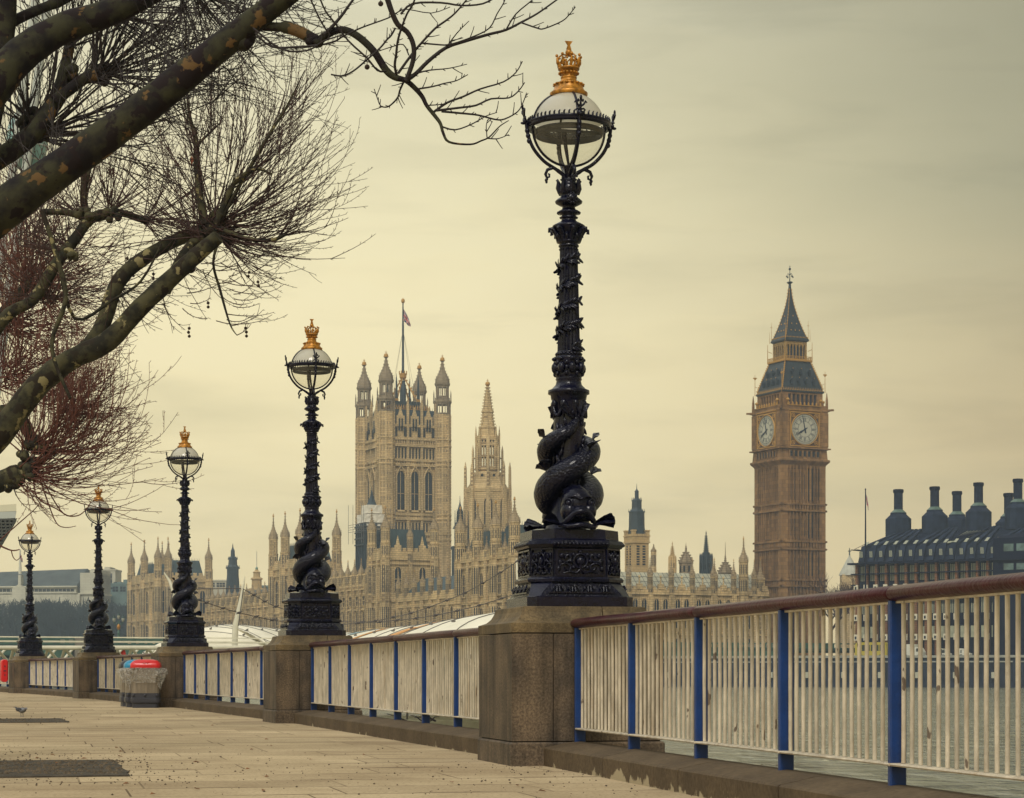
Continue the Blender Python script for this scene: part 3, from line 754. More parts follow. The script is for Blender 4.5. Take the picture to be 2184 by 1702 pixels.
    m.lathe([(.072, 2.862), (.08, 2.866), (.082, 2.876), (.073, 2.884), (.073, 2.892), (.095, 2.898), (.097, 2.908), (.078, 2.916), (.085, 2.95), (.105, 3.0), (.13, 3.02), (.13, 3.032), (.10, 3.05), (.062, 3.07), (.055, 3.085), (.072, 3.093), (.075, 3.10), (.06, 3.108), (.054, 3.118), (.086, 3.13), (.09, 3.142), (.078, 3.152), (.055, 3.162), (.05, 3.185),
             (.075, 3.195), (.105, 3.212), (.11, 3.226), (.09, 3.245), (.066, 3.262), (.066, 3.282), (.078, 3.288), (.082, 3.30), (.086, 3.33), (.07, 3.36), (.055, 3.385), (.07, 3.40), (.045, 3.405)], 24)
    cap = m.build('capital', m_iron, root)
    m = MB()
    for k in range(8):
        a = 2 * math.pi * k / 8 - math.pi / 2; c, s = math.cos(a), math.sin(a)
        m.tube([(.078 * c, .078 * s, 2.91), (.095 * c, .095 * s, 2.96), (.13 * c, .13 * s, 3.005), (.158 * c, .158 * s, 3.0), (.160 * c, .160 * s, 2.978), (.145 * c, .145 * s, 2.98)], [.022, .024, .020, .015, .012, .006], 6)
        m.tube([(.075 * c, .075 * s, 3.285), (.088 * c, .088 * s, 3.33), (.085 * c, .085 * s, 3.375), (.095 * c, .095 * s, 3.395), (.103 * c, .103 * s, 3.385)], [.014, .019, .014, .010, .006], 6)
        a += math.pi / 8; c, s = math.cos(a), math.sin(a)
        m.tube([(.08 * c, .08 * s, 2.905), (.09 * c, .09 * s, 2.94), (.115 * c, .115 * s, 2.955), (.112 * c, .112 * s, 2.935)], [.018, .018, .012, .006], 6)
    for k in range(20):
        a = 2 * math.pi * k / 20; m.ell((.088 * math.cos(a), .088 * math.sin(a), 3.136), (.009, .009, .009), 5, 4)
    m.build('acanthus_leaves', m_iron, cap)
    m = MB()
    m.ell((0, -.108, 3.232), (.042, .018, .042), 14, 6); m.ell((0, -.122, 3.232), (.018, .016, .018), 10, 6)
    for k in range(10):
        a = 2 * math.pi * k / 10; m.ell((.036 * math.cos(a), -.115, 3.232 + .036 * math.sin(a)), (.012, .01, .012), 6, 5)
    m.build('rosette', m_iron, cap)
    # four bracket arms with scrolls, fleurs above the gallery ring
    arm = MB()
    sp = smooth_path([(.030, 3.385), (.040, 3.43), (.105, 3.478), (.20, 3.535), (.283, 3.625), (.327, 3.72), (.343, 3.80), (.345, 3.845)], 4)
    arm.tube([(0, -r, z) for r, z in sp], [.017] * 8 + [.0145] * (len(sp) - 8), 8)
    arm.tube([(0, -r, z) for r, z in [(.135, 3.487), (.175, 3.47), (.19, 3.435), (.178, 3.405), (.16, 3.415), (.158, 3.435), (.170, 3.44)]], [.015, .014, .013, .011, .010, .009, .006], 6)
    for dx, dz in ((0, -.018), (.018, 0), (-.018, 0)): arm.ell((dx, -.182, 3.392 + dz), (.011, .011, .014), 6, 5)
    for z in (3.69, 3.73, 3.77): arm.ell((0, -.323 - (z - 3.69) * .2, z), (.018, .02, .022), 8, 6)
    arm_me = arm.mesh('bracket_arm', m_iron)
    fl = MB()
    fl.tube([(0, -.345, 3.83), (0, -.362, 3.88), (0, -.375, 3.945)], [.014, .011, .008], 6)
    fl.ell((0, -.378, 3.955), (.012, .010, .022), 6, 5)
    for s in (-1, 1):
        fl.tube([(0, -.362, 3.885), (s * .025, -.368, 3.905), (s * .042, -.370, 3.93), (s * .050, -.370, 3.915)], [.009, .009, .009, .006], 5)
        fl.tube([(0, -.356, 3.868), (s * .028, -.360, 3.872), (s * .040, -.362, 3.858)], [.008, .008, .007], 5)
        fl.ell((s * .018, -.37, 3.935), (.010, .008, .014), 6, 5)
    fl.ell((0, -.357, 3.842), (.026, .018, .022), 8, 6)
    fl.ell((0, -.372, 3.828), (.014, .022, .012), 8, 6)
    fl_me = fl.mesh('fleur_de_lis', m_iron)
    rib = MB()
    sp = [(.294 * math.sin(R(a)), 3.80 - .294 * math.cos(R(a))) for a in range(8, 153, 6)]
    rib.tube([(0, -r, z) for r, z in sp], .0105, 6)
    rib_me = rib.mesh('globe_rib', m_iron)
    for k in range(4):
        a = k * math.pi / 2
        o = link('bracket_arm', arm_me, root, (0, 0, 0), a)
        link('fleur_de_lis', fl_me, o)
        link('globe_rib', rib_me, root, (0, 0, 0), a)
    # gallery ring with its cresting
    m = MB()
    m.lathe([(.300, 3.800), (.325, 3.800), (.338, 3.808), (.330, 3.818), (.342, 3.828), (.342, 3.838), (.325, 3.845), (.302, 3.845)], 48, cap=False)
    m.loft([[(r * math.cos(2 * math.pi * j / 48), r * math.sin(2 * math.pi * j / 48), z) for j in range(48)] for r, z in ((.300, 3.800), (.302, 3.845))], True, False)
    ring = m.build('gallery_ring', m_iron, root)
    m = MB()
    for k in range(52):
        a = 2 * math.pi * k / 52; c, s = math.cos(a), math.sin(a)
        m.tube([(.326 * c, .326 * s, 3.84), (.327 * c, .327 * s, 3.862), (.327 * c - .008 * s, .327 * s + .008 * c, 3.874)], [.009, .0085, .005], 5)
    m.build('cresting', m_iron, ring)
    m = MB()
    m.lathe([(.286, 3.862 if False else 3.80 + 0.062)] + [(.290 * math.sin(R(a)), 3.80 + .290 * math.cos(R(a))) for a in range(76, 15, -6)] + [(.10, 4.075)], 40, cap=False)
    m.build('globe_top', m_opal, root)
    m = MB()
    m.lathe([(.004, 3.511)] + [(.290 * math.sin(R(a)), 3.80 - .290 * math.cos(R(a))) for a in range(4, 94, 5)] + [(.287, 3.84)], 40, cap=False)
    m.build('glass_bowl', m_glass, root)
    m = MB()
    m.lathe([(.262, 3.742), (.27, 3.746), (.275, 3.786), (.266, 3.790), (.262, 3.742)], 36, cap=False); m.bb(-.265, .265, -.02, .02, 3.775, 3.795)
    m.build('reflector', mat('lamp_gear', (0.03, 0.03, 0.035), 0.5), root)
    m = MB(); m.tube([(-.03, .02, 3.80), (-.028, .02, 3.72), (-.012, .01, 3.60), (0, 0, 3.51)], [.022, .018, .014, .010], 8); m.lathe([(.012, 3.51), (.05, 3.508), (.045, 3.498), (.03, 3.44), (.02, 3.40)], 12)
    m.build('lamp_holder', m_iron, root)
    # gilt crown
    m = MB()
    m.lathe([(.145, 4.060), (.150, 4.070), (.151, 4.085), (.138, 4.094), (.126, 4.105), (.116, 4.125), (.110, 4.150), (.113, 4.156), (.108, 4.160), (.088, 4.165), (.068, 4.180), (.060, 4.198), (.065, 4.204), (.065, 4.212), (.058, 4.218), (.058, 4.232), (.071, 4.236), (.073, 4.268), (.085, 4.272), (.086, 4.286), (.078, 4.290), (.05, 4.292)], 32)
    for k in range(16):
        a = 2 * math.pi * k / 16; c, s = math.cos(a), math.sin(a)
        m.ell((.114 * c, .114 * s, 4.150), (.016, .016, .010), 6, 4); m.ell((.073 * c, .073 * s, 4.242), (.013, .013, .010), 6, 4)
    crown = m.build('gilt_cap', m_gold, root)
    m = MB()
    for k in range(8):
        a = 2 * math.pi * k / 8; c, s = math.cos(a), math.sin(a)
        m.tube([(.076 * c, .076 * s, 4.288), (.088 * c, .088 * s, 4.325), (.097 * c, .097 * s, 4.362)], [.008, .016, .006], 6)
        m.ell((.098 * c, .098 * s, 4.378), (.0125,) * 3, 8, 6)
        a2 = a + math.pi / 8; c2, s2 = math.cos(a2), math.sin(a2); a3 = a + math.pi / 4
        m.tube([(.094 * c, .094 * s, 4.345), (.084 * c2, .084 * s2, 4.312), (.094 * math.cos(a3), .094 * math.sin(a3), 4.345)], .007, 5)
        m.tube([(.080 * c2, .080 * s2, 4.29), (.085 * c2, .085 * s2, 4.318)], [.01, .008], 5); m.ell((.09 * c2, .09 * s2, 4.348), (.010,) * 3, 7, 5)
    for k in range(4):
        a = 2 * math.pi * k / 4 + .4; c, s = math.cos(a), math.sin(a)
        m.tube([(.094 * c, .094 * s, 4.36), (.06 * c, .06 * s, 4.385), (0, 0, 4.384)], .007, 5)
    m.build('crown', m_gold, crown)
    m = MB(); m.ell((0, 0, 4.41), (.028,) * 3, 12, 8)
    cr = [(-.021, 4.435), (.021, 4.435), (.010, 4.468), (.031, 4.50), (-.031, 4.50), (-.010, 4.468)]
    m.prism([(x, -.006, z) for x, z in cr], (0, .012, 0))
    m.build('orb_cross', m_gold, crown)
    return root
lamp_lab = ['tallest dolphin lamp standard, nearest, with twig tips reaching its left side',
            'second tallest black dolphin lamp standard, left of the square flag tower',
            'middle dolphin lamp standard, above the red and blue lidded bins',
            'fourth dolphin lamp standard, beside the far three-lantern bridge lamp and grey wood',
            'smallest dolphin lamp standard, farthest, above the red lifebuoy case']
lamp0 = build_lamp()
for i in range(1, 6):
    o = lamp0 if i == 1 else copy_tree(lamp0)
    o.location = (P[i].x, P[i].y, 1.2225); o.rotation_euler = (0, 0, ANG[i] + (0, 0, .02, -.03, .05)[i - 1])
    tag(o, lamp_lab[i - 1], 'street lamp', 'dolphin lamp standards along the embankment')
# ------------------------------------------------------------------ bare London planes
def bark(name, dark, mid, tan, scale):
    m = bpy.data.materials.new(name); m.use_nodes = True
    t = m.node_tree; b = t.nodes['Principled BSDF']; L = t.links.new
    b.inputs['Roughness'].default_value = 0.85; b.inputs['Specular IOR Level'].default_value = 0.2
    g = t.nodes.new('ShaderNodeTexCoord')
    def nz(s, off, det, lo, hi, c0, c1):
        mp = t.nodes.new('ShaderNodeMapping'); L(g.outputs['Object'], mp.inputs[0]); mp.inputs['Location'].default_value = (off, off * 1.7, off * .3)
        n = t.nodes.new('ShaderNodeTexNoise'); L(mp.outputs[0], n.inputs['Vector']); n.inputs['Scale'].default_value = s; n.inputs['Detail'].default_value = det; n.inputs['Roughness'].default_value = 0.55
        r = t.nodes.new('ShaderNodeValToRGB'); L(n.outputs[0], r.inputs[0]); e = r.color_ramp.elements; e[0].position = lo; e[1].position = hi; e[0].color = (*c0, 1); e[1].color = (*c1, 1)
        return n, r.outputs[0]
    n0, a = nz(scale * 1.2, 0, 5, .40, .60, dark, mid)
    n1, k1 = nz(scale * 1.5, 5.3, 7, .61, .635, (0, 0, 0), (1, 1, 1))
    n2, k2 = nz(scale * 1.3, 11.7, 7, .53, .56, (0, 0, 0), (1, 1, 1))
    m2 = t.nodes.new('ShaderNodeMix'); m2.data_type = 'RGBA'; L(k2, m2.inputs[0]); L(a, m2.inputs[6]); m2.inputs[7].default_value = (dark[0] * 1.25, dark[1] * 1.0, dark[2] * .95, 1)
    m1 = t.nodes.new('ShaderNodeMix'); m1.data_type = 'RGBA'; L(k1, m1.inputs[0]); L(m2.outputs[2], m1.inputs[6]); m1.inputs[7].default_value = (*tan, 1)
    L(m1.outputs[2], b.inputs['Base Color'])
    bn = t.nodes.new('ShaderNodeBump'); bn.inputs['Strength'].default_value = 0.6; bn.inputs['Distance'].default_value = 0.02; L(n1.outputs[0], bn.inputs['Height']); L(bn.outputs[0], b.inputs['Normal'])
    return m
m_barkA = bark('plane_bark_dark', (0.012, 0.010, 0.012), (0.040, 0.039, 0.022), (0.12, 0.072, 0.030), 4.0)
m_barkB = bark('plane_bark_olive', (0.018, 0.017, 0.012), (0.072, 0.066, 0.034), (0.22, 0.19, 0.095), 3.0)
m_twigA = mat('twig_bark_black', (0.018, 0.012, 0.012), 0.8)
m_twigB = mat('twig_bark_brown', (0.048, 0.022, 0.018), 0.8)
m_twigC = mat('twig_bark_red', (0.11, 0.035, 0.022), 0.8)
m_ball = mat('seed_ball', (0.035, 0.020, 0.014), 0.9, bump=0.4, bscale=200)
m_leaf = mat('dead_leaf', (0.16, 0.04, 0.012), 0.8)

class Tree:
    def __init__(s, D, seed, ws=.78):
        s.D = D; s.ws = ws; s.k = D / F; s.rnd = random.Random(seed); s.limb = MB(); s.twig = MB(); s.balls = []; s.tips = []
    def pt(s, x, y, d=0.0): return W(x, y, s.D + d)
    def branch(s, pts, wd, d0=0.0, d1=0.0, n=12, into=None, k=4, wob=0.0):
        """limb through picture points at the tree's own distance; wd = widths in picture px; d0..d1 depth offset"""
        m = len(pts); q = [(p[0], p[1], wd[i] if hasattr(wd, '__len__') else wd) for i, p in enumerate(pts)]
        sp = smooth_path(q, k); N = len(sp)
        P3 = [s.pt(x, y, d0 + (d1 - d0) * i / (N - 1)) for i, (x, y, w) in enumerate(sp)]
        rad = [max(w, .6) * .5 * s.k * (s.ws if w > 26 else 1) * (1 + (s.rnd.uniform(-wob, wob) if wob else 0)) for x, y, w in sp]
        (into or s.limb).tube(P3, rad, n)
        return P3, rad
    def whip(s, x, y, d, ang, length, w0=3.0, bend=.35, nseg=9, sub=4, dd=0.0, jit=.10, w1=1.0, sides=4, bud=True):
        """a shoot: ang in degrees (0 right, 90 up), sweeping up towards the light; a few side shoots leave at narrow angles"""
        rnd = s.rnd; a = R(ang); st = length / nseg; pts = [(x, y, d)]; up = math.pi / 2; jit *= .55
        for i in range(nseg):
            da = (up - a + math.pi) % (2 * math.pi) - math.pi
            a += max(-.16, min(.16, da)) * bend + rnd.uniform(-jit, jit)
            x += math.cos(a) * st; y -= math.sin(a) * st; d += dd / nseg
            pts.append((x, y, d))
        P3 = [s.pt(*p) for p in pts]
        rad = [(w0 + (w1 - w0) * (i / nseg) ** .8) * .5 * s.k for i in range(nseg + 1)]
        s.twig.tube(P3, rad, sides, smooth=False, cap=False)
        s.tips.append(pts[-2])
        if bud and length > 45:
            for i in range(2, nseg + 1):
                p, q = pts[i - 1], pts[i]; u = rnd.random(); e_ = (p[0] + (q[0] - p[0]) * u, p[1] + (q[1] - p[1]) * u, p[2])
                a2 = math.atan2(p[1] - q[1], q[0] - p[0]) + rnd.choice((-1, 1)) * rnd.uniform(.5, .9); l = rnd.uniform(3, 7)
                s.twig.tube([s.pt(*e_), s.pt(e_[0] + math.cos(a2) * l, e_[1] - math.sin(a2) * l, e_[2])], [w1 * .62 * s.k, w1 * .4 * s.k], 3, smooth=False, cap=False)
        for j in range((sub + 1) // 2):
            i = rnd.randint(2, nseg - 1); p = pts[i]; q = pts[i + 1]
            a0 = math.degrees(math.atan2(p[1] - q[1], q[0] - p[0])) + rnd.choice((-1, 1)) * rnd.uniform(14, 32)
            s.whip(p[0], p[1], p[2], a0, length * rnd.uniform(.25, .6), max(w0 * .6, 1.1), bend * .9, 6, 0 if length < 150 else rnd.choice((0, 1, 2)), rnd.uniform(-.3, .3), jit * 1.4, w1, 3, bud)
        return pts
    def spray(s, x, y, d, a0, a1, n, l0, l1, w0=3.0, bend=.35, sub=3, r=16, dd=.8, lenf=None, jit=.17):
        for i in range(n):
            a = a0 + (a1 - a0) * (i + s.rnd.random()) / n
            ln = s.rnd.uniform(l0, l1) * (lenf(a) if lenf else 1)
            s.whip(x + s.rnd.uniform(-r, r), y + s.rnd.uniform(-r, r), d + s.rnd.uniform(-.1, .1), a, ln, s.rnd.uniform(w0 * .55, w0 * 1.25), bend * s.rnd.uniform(.5, 1.4), 9, sub, s.rnd.uniform(-dd, dd), jit)
    def knot(s, x, y, w, d=0.0, n=6):
        for i in range(n):
            s.limb.ell(s.pt(x + s.rnd.uniform(-w, w) * .55, y + s.rnd.uniform(-w, w) * .55, d + s.rnd.uniform(-.05, .05)), tuple(s.rnd.uniform(.28, .5) * w * s.k for _ in range(3)), 9, 7)
    def ball(s, x, y, d=0.0, n=2):
        """seed balls hang in a string from the nearest shoot"""
        t = min(s.tips, key=lambda p: (p[0] - x) ** 2 + (p[1] - y) ** 2)
        for i in range(n): s.balls.append((s.pt(t[0] + s.rnd.uniform(-1.5, 1.5), t[1] + 8 + i * 8.5, t[2]), 3.4 * s.k))
    def finish(s, name, label, trunk_xy, lead, mats):
        tx, ty = trunk_xy
        root = thing(name, label, 'tree', (tx, ty, 0), group='bare plane trees along the promenade')
        # the trunk itself stands beyond the left edge of the picture
        tr = MB()
        pts = smooth_path([(0, 0, -.1, .52), (0, 0, .3, .41), (.02, .02, 1.2, .36), (.05, 0, 2.4, .33), (lead[0][0] - tx, lead[0][1] - ty, lead[0][2], lead[1])], 5)
        tr.tube([p[:3] for p in pts], [p[3] for p in pts], 16)
        tr.build('trunk', mats[0], root)
        off = Matrix.Translation((-tx, -ty, 0))
        for mb_, nm, mt in ((s.limb, 'limbs', mats[0]), (s.twig, 'twigs', mats[1])):
            mb_.v = [(x - tx, y - ty, z) for x, y, z in mb_.v]
            mb_.build(nm, mt, root)
        if s.balls:
            r = s.balls[0][1]; b_ = MB(); b_.ell((0, 0, 0), r, 8, 6); b_.tube([(0, 0, r), (0, 0, r * 2.6)], r * .16, 3)
            bm_ = b_.mesh('seed_ball', m_ball)
            for p, r in s.balls: link('seed_ball', bm_, root, (p.x - tx, p.y - ty, p.z))
        return root

# ---- nearest tree: two great limbs across the top left corner, long side branch reaching the near lamp
A = Tree(15.7, 11, .70)
PA, ra = A.branch([(-230, 700), (-110, 555), (0, 452), (150, 345), (300, 236), (430, 132), (540, 45), (640, -32), (770, -130), (880, -230)], [150, 132, 122, 108, 96, 88, 74, 64, 52, 40], 0, -.6, 20, wob=.03)
A.branch([(-230, 700), (-150, 420), (-60, 250), (0, 165), (60, 105), (140, 58), (230, 28), (330, -20), (440, -90), (560, -190)], [140, 132, 124, 116, 104, 94, 84, 74, 62, 50], 0, .8, 20, wob=.03)
A.limb.ell(A.pt(512, 82, -.35), (.115, .10, .085), 12, 8); A.limb.ell(A.pt(520, 92, -.38), (.06, .06, .06), 10, 8)
A.branch([(540, 52), (575, 57), (607, 58), (640, 68), (665, 82), (677, 90)], [34, 28, 26, 24, 24, 26], -.35, -.5, 12)
A.knot(668, 86, 22, -.5, 5)
side = [(677, 90), (700, 73), (729, 63), (761, 76), (796, 108), (823, 149), (843, 165), (866, 172), (887, 190), (901, 207), (910, 225), (925, 244), (939, 263), (945, 283), (958, 303), (1003, 308), (1027, 300), (1044, 292), (1065, 270), (1085, 257)]
A.branch(side, [20, 16, 15, 15, 15, 15, 14, 11, 10, 9, 8, 8, 7, 6, 5, 4, 3.5, 3, 2.5, 1.6], -.5, -1.0, 8)
TW = [([(866, 172), (887, 157), (913, 131), (951, 102), (992, 88), (1044, 73), (1079, 64), (1111, 48), (1146, 29), (1187, 0), (1215, -20)], 8, 2.2),
      ([(1111, 48), (1146, 60), (1161, 61), (1199, 45), (1215, 30), (1227, 15)], 3, 1.6), ([(1079, 64), (1100, 30), (1135, 0), (1150, -20)], 3, 1.6),
      ([(925, 239), (954, 219), (986, 207), (1024, 190), (1073, 175), (1100, 155), (1114, 131)], 4.5, 1.8), ([(931, 236), (980, 230), (1015, 225), (1047, 211), (1085, 209), (1105, 195), (1119, 176)], 4.5, 1.8),
      ([(942, 238), (986, 242), (1021, 246), (1056, 255), (1076, 254), (1103, 239), (1115, 220), (1123, 198)], 4.2, 1.6), ([(942, 270), (971, 277), (1006, 265), (1036, 248), (1060, 240)], 3.2, 1.4),
      ([(1039, 295), (1062, 296), (1085, 287)], 2.5, 1.3), ([(846, 160), (842, 140), (845, 117), (848, 90), (855, 64), (868, 30), (881, 9), (890, -20)], 5, 3),
      ([(849, 157), (878, 117), (899, 92), (928, 61), (950, 45), (971, 28), (995, 0), (1010, -20)], 5, 2.5), ([(866, 172), (878, 140), (883, 114), (880, 90), (868, 68), (849, 53), (837, 29), (827, 0), (820, -20)], 8, 10),
      ([(891, 190), (922, 185), (948, 178), (974, 172), (998, 159)], 3.4, 1.6), ([(887, 157), (916, 150), (957, 146), (996, 137)], 3.2, 1.4), ([(861, 175), (853, 193), (849, 207), (838, 220), (826, 228), (812, 226), (805, 210), (798, 190)], 4, 1.6),
      ([(823, 152), (805, 150), (782, 123), (744, 88), (715, 50), (694, 23), (680, -10)], 3.6, 3), ([(690, 95), (715, 88), (729, 79), (760, 64), (782, 55), (829, 38), (850, 25), (869, 20), (920, 28), (960, 15)], 3.6, 1.5),
      ([(706, 159), (729, 162), (753, 152), (782, 128), (811, 102), (825, 85), (834, 76), (843, 60)], 3, 3.4), ([(704, 75), (690, 55), (672, 20), (655, -20)], 3, 3), ([(690, 75), (705, 60), (727, 35), (745, 10), (760, -10)], 7, 4),
      ([(899, 92), (930, 95), (960, 95), (1010, 78), (1044, 60), (1060, 30), (1075, 5), (1080, -15)], 3.2, 1.8), ([(855, 30), (880, 8), (940, 6), (985, 12), (1030, 8), (1060, -8)], 4, 3), ([(910, 225), (945, 222), (975, 210)], 2.4, 1.3),
      ([(872, 118), (860, 95), (835, 100), (800, 112), (778, 122)], 2.5, 1.3), ([(1039, 295), (1037, 270), (1040, 255)], 2, 1.2), ([(951, 102), (975, 70), (1000, 45)], 2.6, 1.3), ([(545, 70), (580, 100), (640, 100), (675, 97)], 4, 4),
      ([(540, 60), (600, 105), (655, 108), (690, 88), (730, 75)], 4, 2.5)]
for pts, w0, w1 in TW:
    n = len(pts); dA, dB = A.rnd.uniform(-.9, -.6), A.rnd.uniform(-1.2, -.4); A.branch(pts, [1.2 * (w0 + (w1 - w0) * i / (n - 1)) for i in range(n)], dA, dB, 5, A.twig, 3)
    for j in range(1, n):                              # buds and short spurs
        for _ in range(2):
            f = A.rnd.random(); x = pts[j - 1][0] + (pts[j][0] - pts[j - 1][0]) * f; y = pts[j - 1][1] + (pts[j][1] - pts[j - 1][1]) * f
            a = math.degrees(math.atan2(pts[j - 1][1] - pts[j][1], pts[j][0] - pts[j - 1][0])) + A.rnd.choice((-1, 1)) * A.rnd.uniform(30, 60)
            A.whip(x, y, dA + (dB - dA) * (j - 1 + f) / (n - 1), a, A.rnd.choice((6, 7, 9, 11, 26)), 2.6, .3, 3, 0, 0, .1, 1.6, 3)
# whips sprouting from the two limbs and hanging in the corner
for k in range(80):
    f = A.rnd.random(); i = int(f * 9); S = [(0, 452), (150, 345), (300, 236), (430, 132), (540, 45)]
    a, b_ = A.rnd.choice(list(zip(S[:-1], S[1:]))); u = A.rnd.random()
    A.whip(a[0] + (b_[0] - a[0]) * u, a[1] + (b_[1] - a[1]) * u, A.rnd.choice((-.2, .5, 1.2)), A.rnd.choice((A.rnd.uniform(60, 140), A.rnd.uniform(10, 60))), A.rnd.uniform(90, 260), 3.4, .12, 8, 3, .5, .16, 1.3)
A.balls += [(A.pt(783, 143, -.75), 5.5 * A.k), (A.pt(812, 8, -.8), 5.5 * A.k)]
rootA = A.finish('plane_tree', 'bare plane tree whose thick patchy limbs cross the top left corner', (-4.75, 15.7), (PA[0], ra[0]), (m_barkA, m_twigA))

# ---- the dark limbs behind it: a second leader with its own pollard knots
A2 = Tree(21.0, 5)
PB, rb = A2.branch([(-330, 620), (-160, 470), (-40, 360), (20, 325), (75, 280), (105, 235), (125, 195), (140, 140), (150, 85)], [90, 78, 66, 58, 54, 46, 40, 32, 26], 0, .4, 12, wob=.06)
A2.branch([(118, 215), (150, 190), (180, 168), (208, 160)], [34, 30, 32, 40], .2, .2, 10, wob=.05)
A2.branch([(-40, 360), (-10, 200), (10, 60), (16, -30), (40, -180), (90, -330)], [60, 60, 58, 55, 36, 14], -.3, -.5, 12)
A2.branch([(10, 55), (60, 30), (120, 5), (180, -30)], [30, 28, 26, 22], -.3, .3, 10)
for x, y in ((56, 255), (82, 283), (206, 160), (70, 275), (150, 150)): A2.knot(x, y, 30, .3, 5)
A2.spray(206, 160, .3, -25, 95, 50, 170, 430, 5.29, .22, 3)
A2.spray(56, 255, .3, 50, 160, 21, 120, 280, 4.6, .25, 3)
A2.spray(86, 285, .3, -25, 85, 45, 190, 520, 5.52, .2, 3)
A2.spray(150, 90, .3, 10, 150, 26, 90, 240, 4.6, .25, 3)
A2.spray(20, 330, .2, 40, 150, 14, 100, 260, 4.6, .25, 2)
A2.spray(230, 20, .4, -50, 30, 36, 160, 460, 4.6, .2, 3)
A2.spray(400, -40, .4, -100, -20, 33, 120, 340, 4.37, .25, 3)
A2.spray(560, -60, .6, -130, -30, 18, 80, 220, 3.91, .3, 2)
for k in range(9): A2.ball(A2.rnd.uniform(40, 520), A2.rnd.uniform(60, 330), .3, A2.rnd.randint(1, 3))
A2.finish('plane_tree', 'black knotted bare plane tree behind the near limb in the top left corner', (-8.6, 21.0), (PB[0], rb[0]), (m_barkA, m_twigA))

# ---- second row tree: the big round pollard head over the second and third lamps
B = Tree(31.5, 21)
PC, rc = B.branch([(-125, 1090), (-60, 985), (0, 925), (80, 822), (150, 768), (230, 728), (300, 655), (380, 580), (430, 535), (466, 505)], [92, 82, 74, 64, 58, 54, 50, 46, 42, 38], 0, -.5, 16, wob=.05)
B.branch([(100, 815), (190, 735), (220, 690), (250, 605), (300, 555), (370, 515), (425, 492), (455, 485)], [44, 42, 42, 42, 38, 36, 36, 44], 0, .5, 14, wob=.06)
B.branch([(352, 620), (380, 565), (402, 530), (425, 505)], [34, 30, 28, 26], -.2, .2, 12)
B.branch([(-125, 900), (0, 690), (70, 640), (115, 570), (160, 510), (190, 470), (225, 457), (262, 455), (310, 472)], [46, 36, 32, 34, 30, 28, 22, 16, 14], .5, 1.0, 10, wob=.08)
B.branch([(90, 452), (140, 453), (180, 462)], [14, 14, 20], .8, .8, 8); B.branch([(186, 468), (178, 420), (184, 375), (198, 330)], [20, 17, 16, 14], .8, 1.2, 8)
B.branch([(90, 450), (125, 560), (140, 640), (110, 740), (150, 850)], [10, 11, 10, 9, 7], -.6, -.9, 6); B.branch([(125, 560), (160, 680), (240, 640), (300, 600), (345, 520)], [8, 8, 7, 6, 4], -.6, -.2, 6)
for x, y, w in ((455, 484, 40), (470, 500, 34), (440, 492, 32), (305, 470, 16), (240, 457, 24), (180, 465, 26), (150, 540, 24), (395, 560, 24), (480, 480, 26)): B.knot(x, y, w, .2, 6)
bound = lambda a: 1.12 if 20 < a < 80 else (1.0 if a >= 80 else .92)
B.spray(474, 482, .1, -42, 22, 32, 170, 285, 2.9, .62, 3, 20, .9, None, .09)
B.spray(470, 476, .1, 12, 72, 36, 220, 390, 3.1, .26, 3, 20, .9, None, .08)
B.spray(455, 478, .1, 68, 140, 27, 220, 400, 3.1, .08, 3, 20, .9, None, .09)
B.spray(442, 488, .1, 135, 205, 15, 150, 330, 2.7, .3, 3, 20, .9, None, .1)
for pts, a0_, a1_, n_, l0_, l1_ in (([(428, 430), (418, 330), (405, 250)], 55, 125, 14, 90, 220), ([(490, 410), (505, 385), (545, 360)], 25, 75, 16, 120, 260), ([(520, 380), (560, 310), (610, 230)], 25, 80, 16, 90, 200), ([(530, 510), (580, 512), (610, 500)], 0, 60, 18, 70, 150), ([(440, 290), (470, 262)], 50, 100, 8, 90, 170)):
    for q in range(n_):
        i = B.rnd.randrange(len(pts) - 1); u = B.rnd.random(); B.whip(pts[i][0] + (pts[i + 1][0] - pts[i][0]) * u, pts[i][1] + (pts[i + 1][1] - pts[i][1]) * u, .15, B.rnd.uniform(a0_, a1_), B.rnd.uniform(l0_, l1_), 2.4, .3, 8, 3, B.rnd.uniform(-.5, .5), .07)
B.spray(470, 500, .1, -70, -15, 30, 70, 190, 3.0, .5, 3, 10, .7)
B.spray(420, 500, .1, 80, 175, 20, 90, 260, 3.0, .2, 3, 10, .7)
B.branch([(438, 480), (428, 430), (420, 350), (418, 300), (405, 250), (398, 190)], [22, 17, 15, 12, 8, 4], .1, .3, 7); B.branch([(418, 310), (440, 290), (470, 262)], [7, 6, 3], .2, .4, 5)
B.branch([(462, 478), (490, 410), (505, 385), (545, 360), (580, 372)], [16, 13, 10, 8, 5], 0, -.3, 6); B.branch([(470, 470), (520, 380), (560, 310), (610, 230), (650, 150)], [10, 8, 7, 5, 2], 0, -.4, 5)
B.branch([(478, 492), (530, 510), (580, 512), (610, 500)], [12, 10, 9, 6], 0, -.2, 6); B.branch([(470, 505), (455, 560), (470, 620), (490, 690), (505, 715)], [8, 6, 6, 4, 2], 0, -.2, 5)
for q in range(16): B.whip(B.rnd.uniform(455, 500), B.rnd.uniform(520, 690), -.1, B.rnd.uniform(-50, 15), B.rnd.uniform(50, 130), 2.2, .8, 8, 2, 0, .14)
for q in range(14): B.whip(B.rnd.uniform(300, 440), B.rnd.uniform(540, 660), -.1, B.rnd.uniform(-80, 10), B.rnd.uniform(40, 110), 2.2, .6, 8, 2, 0, .16)
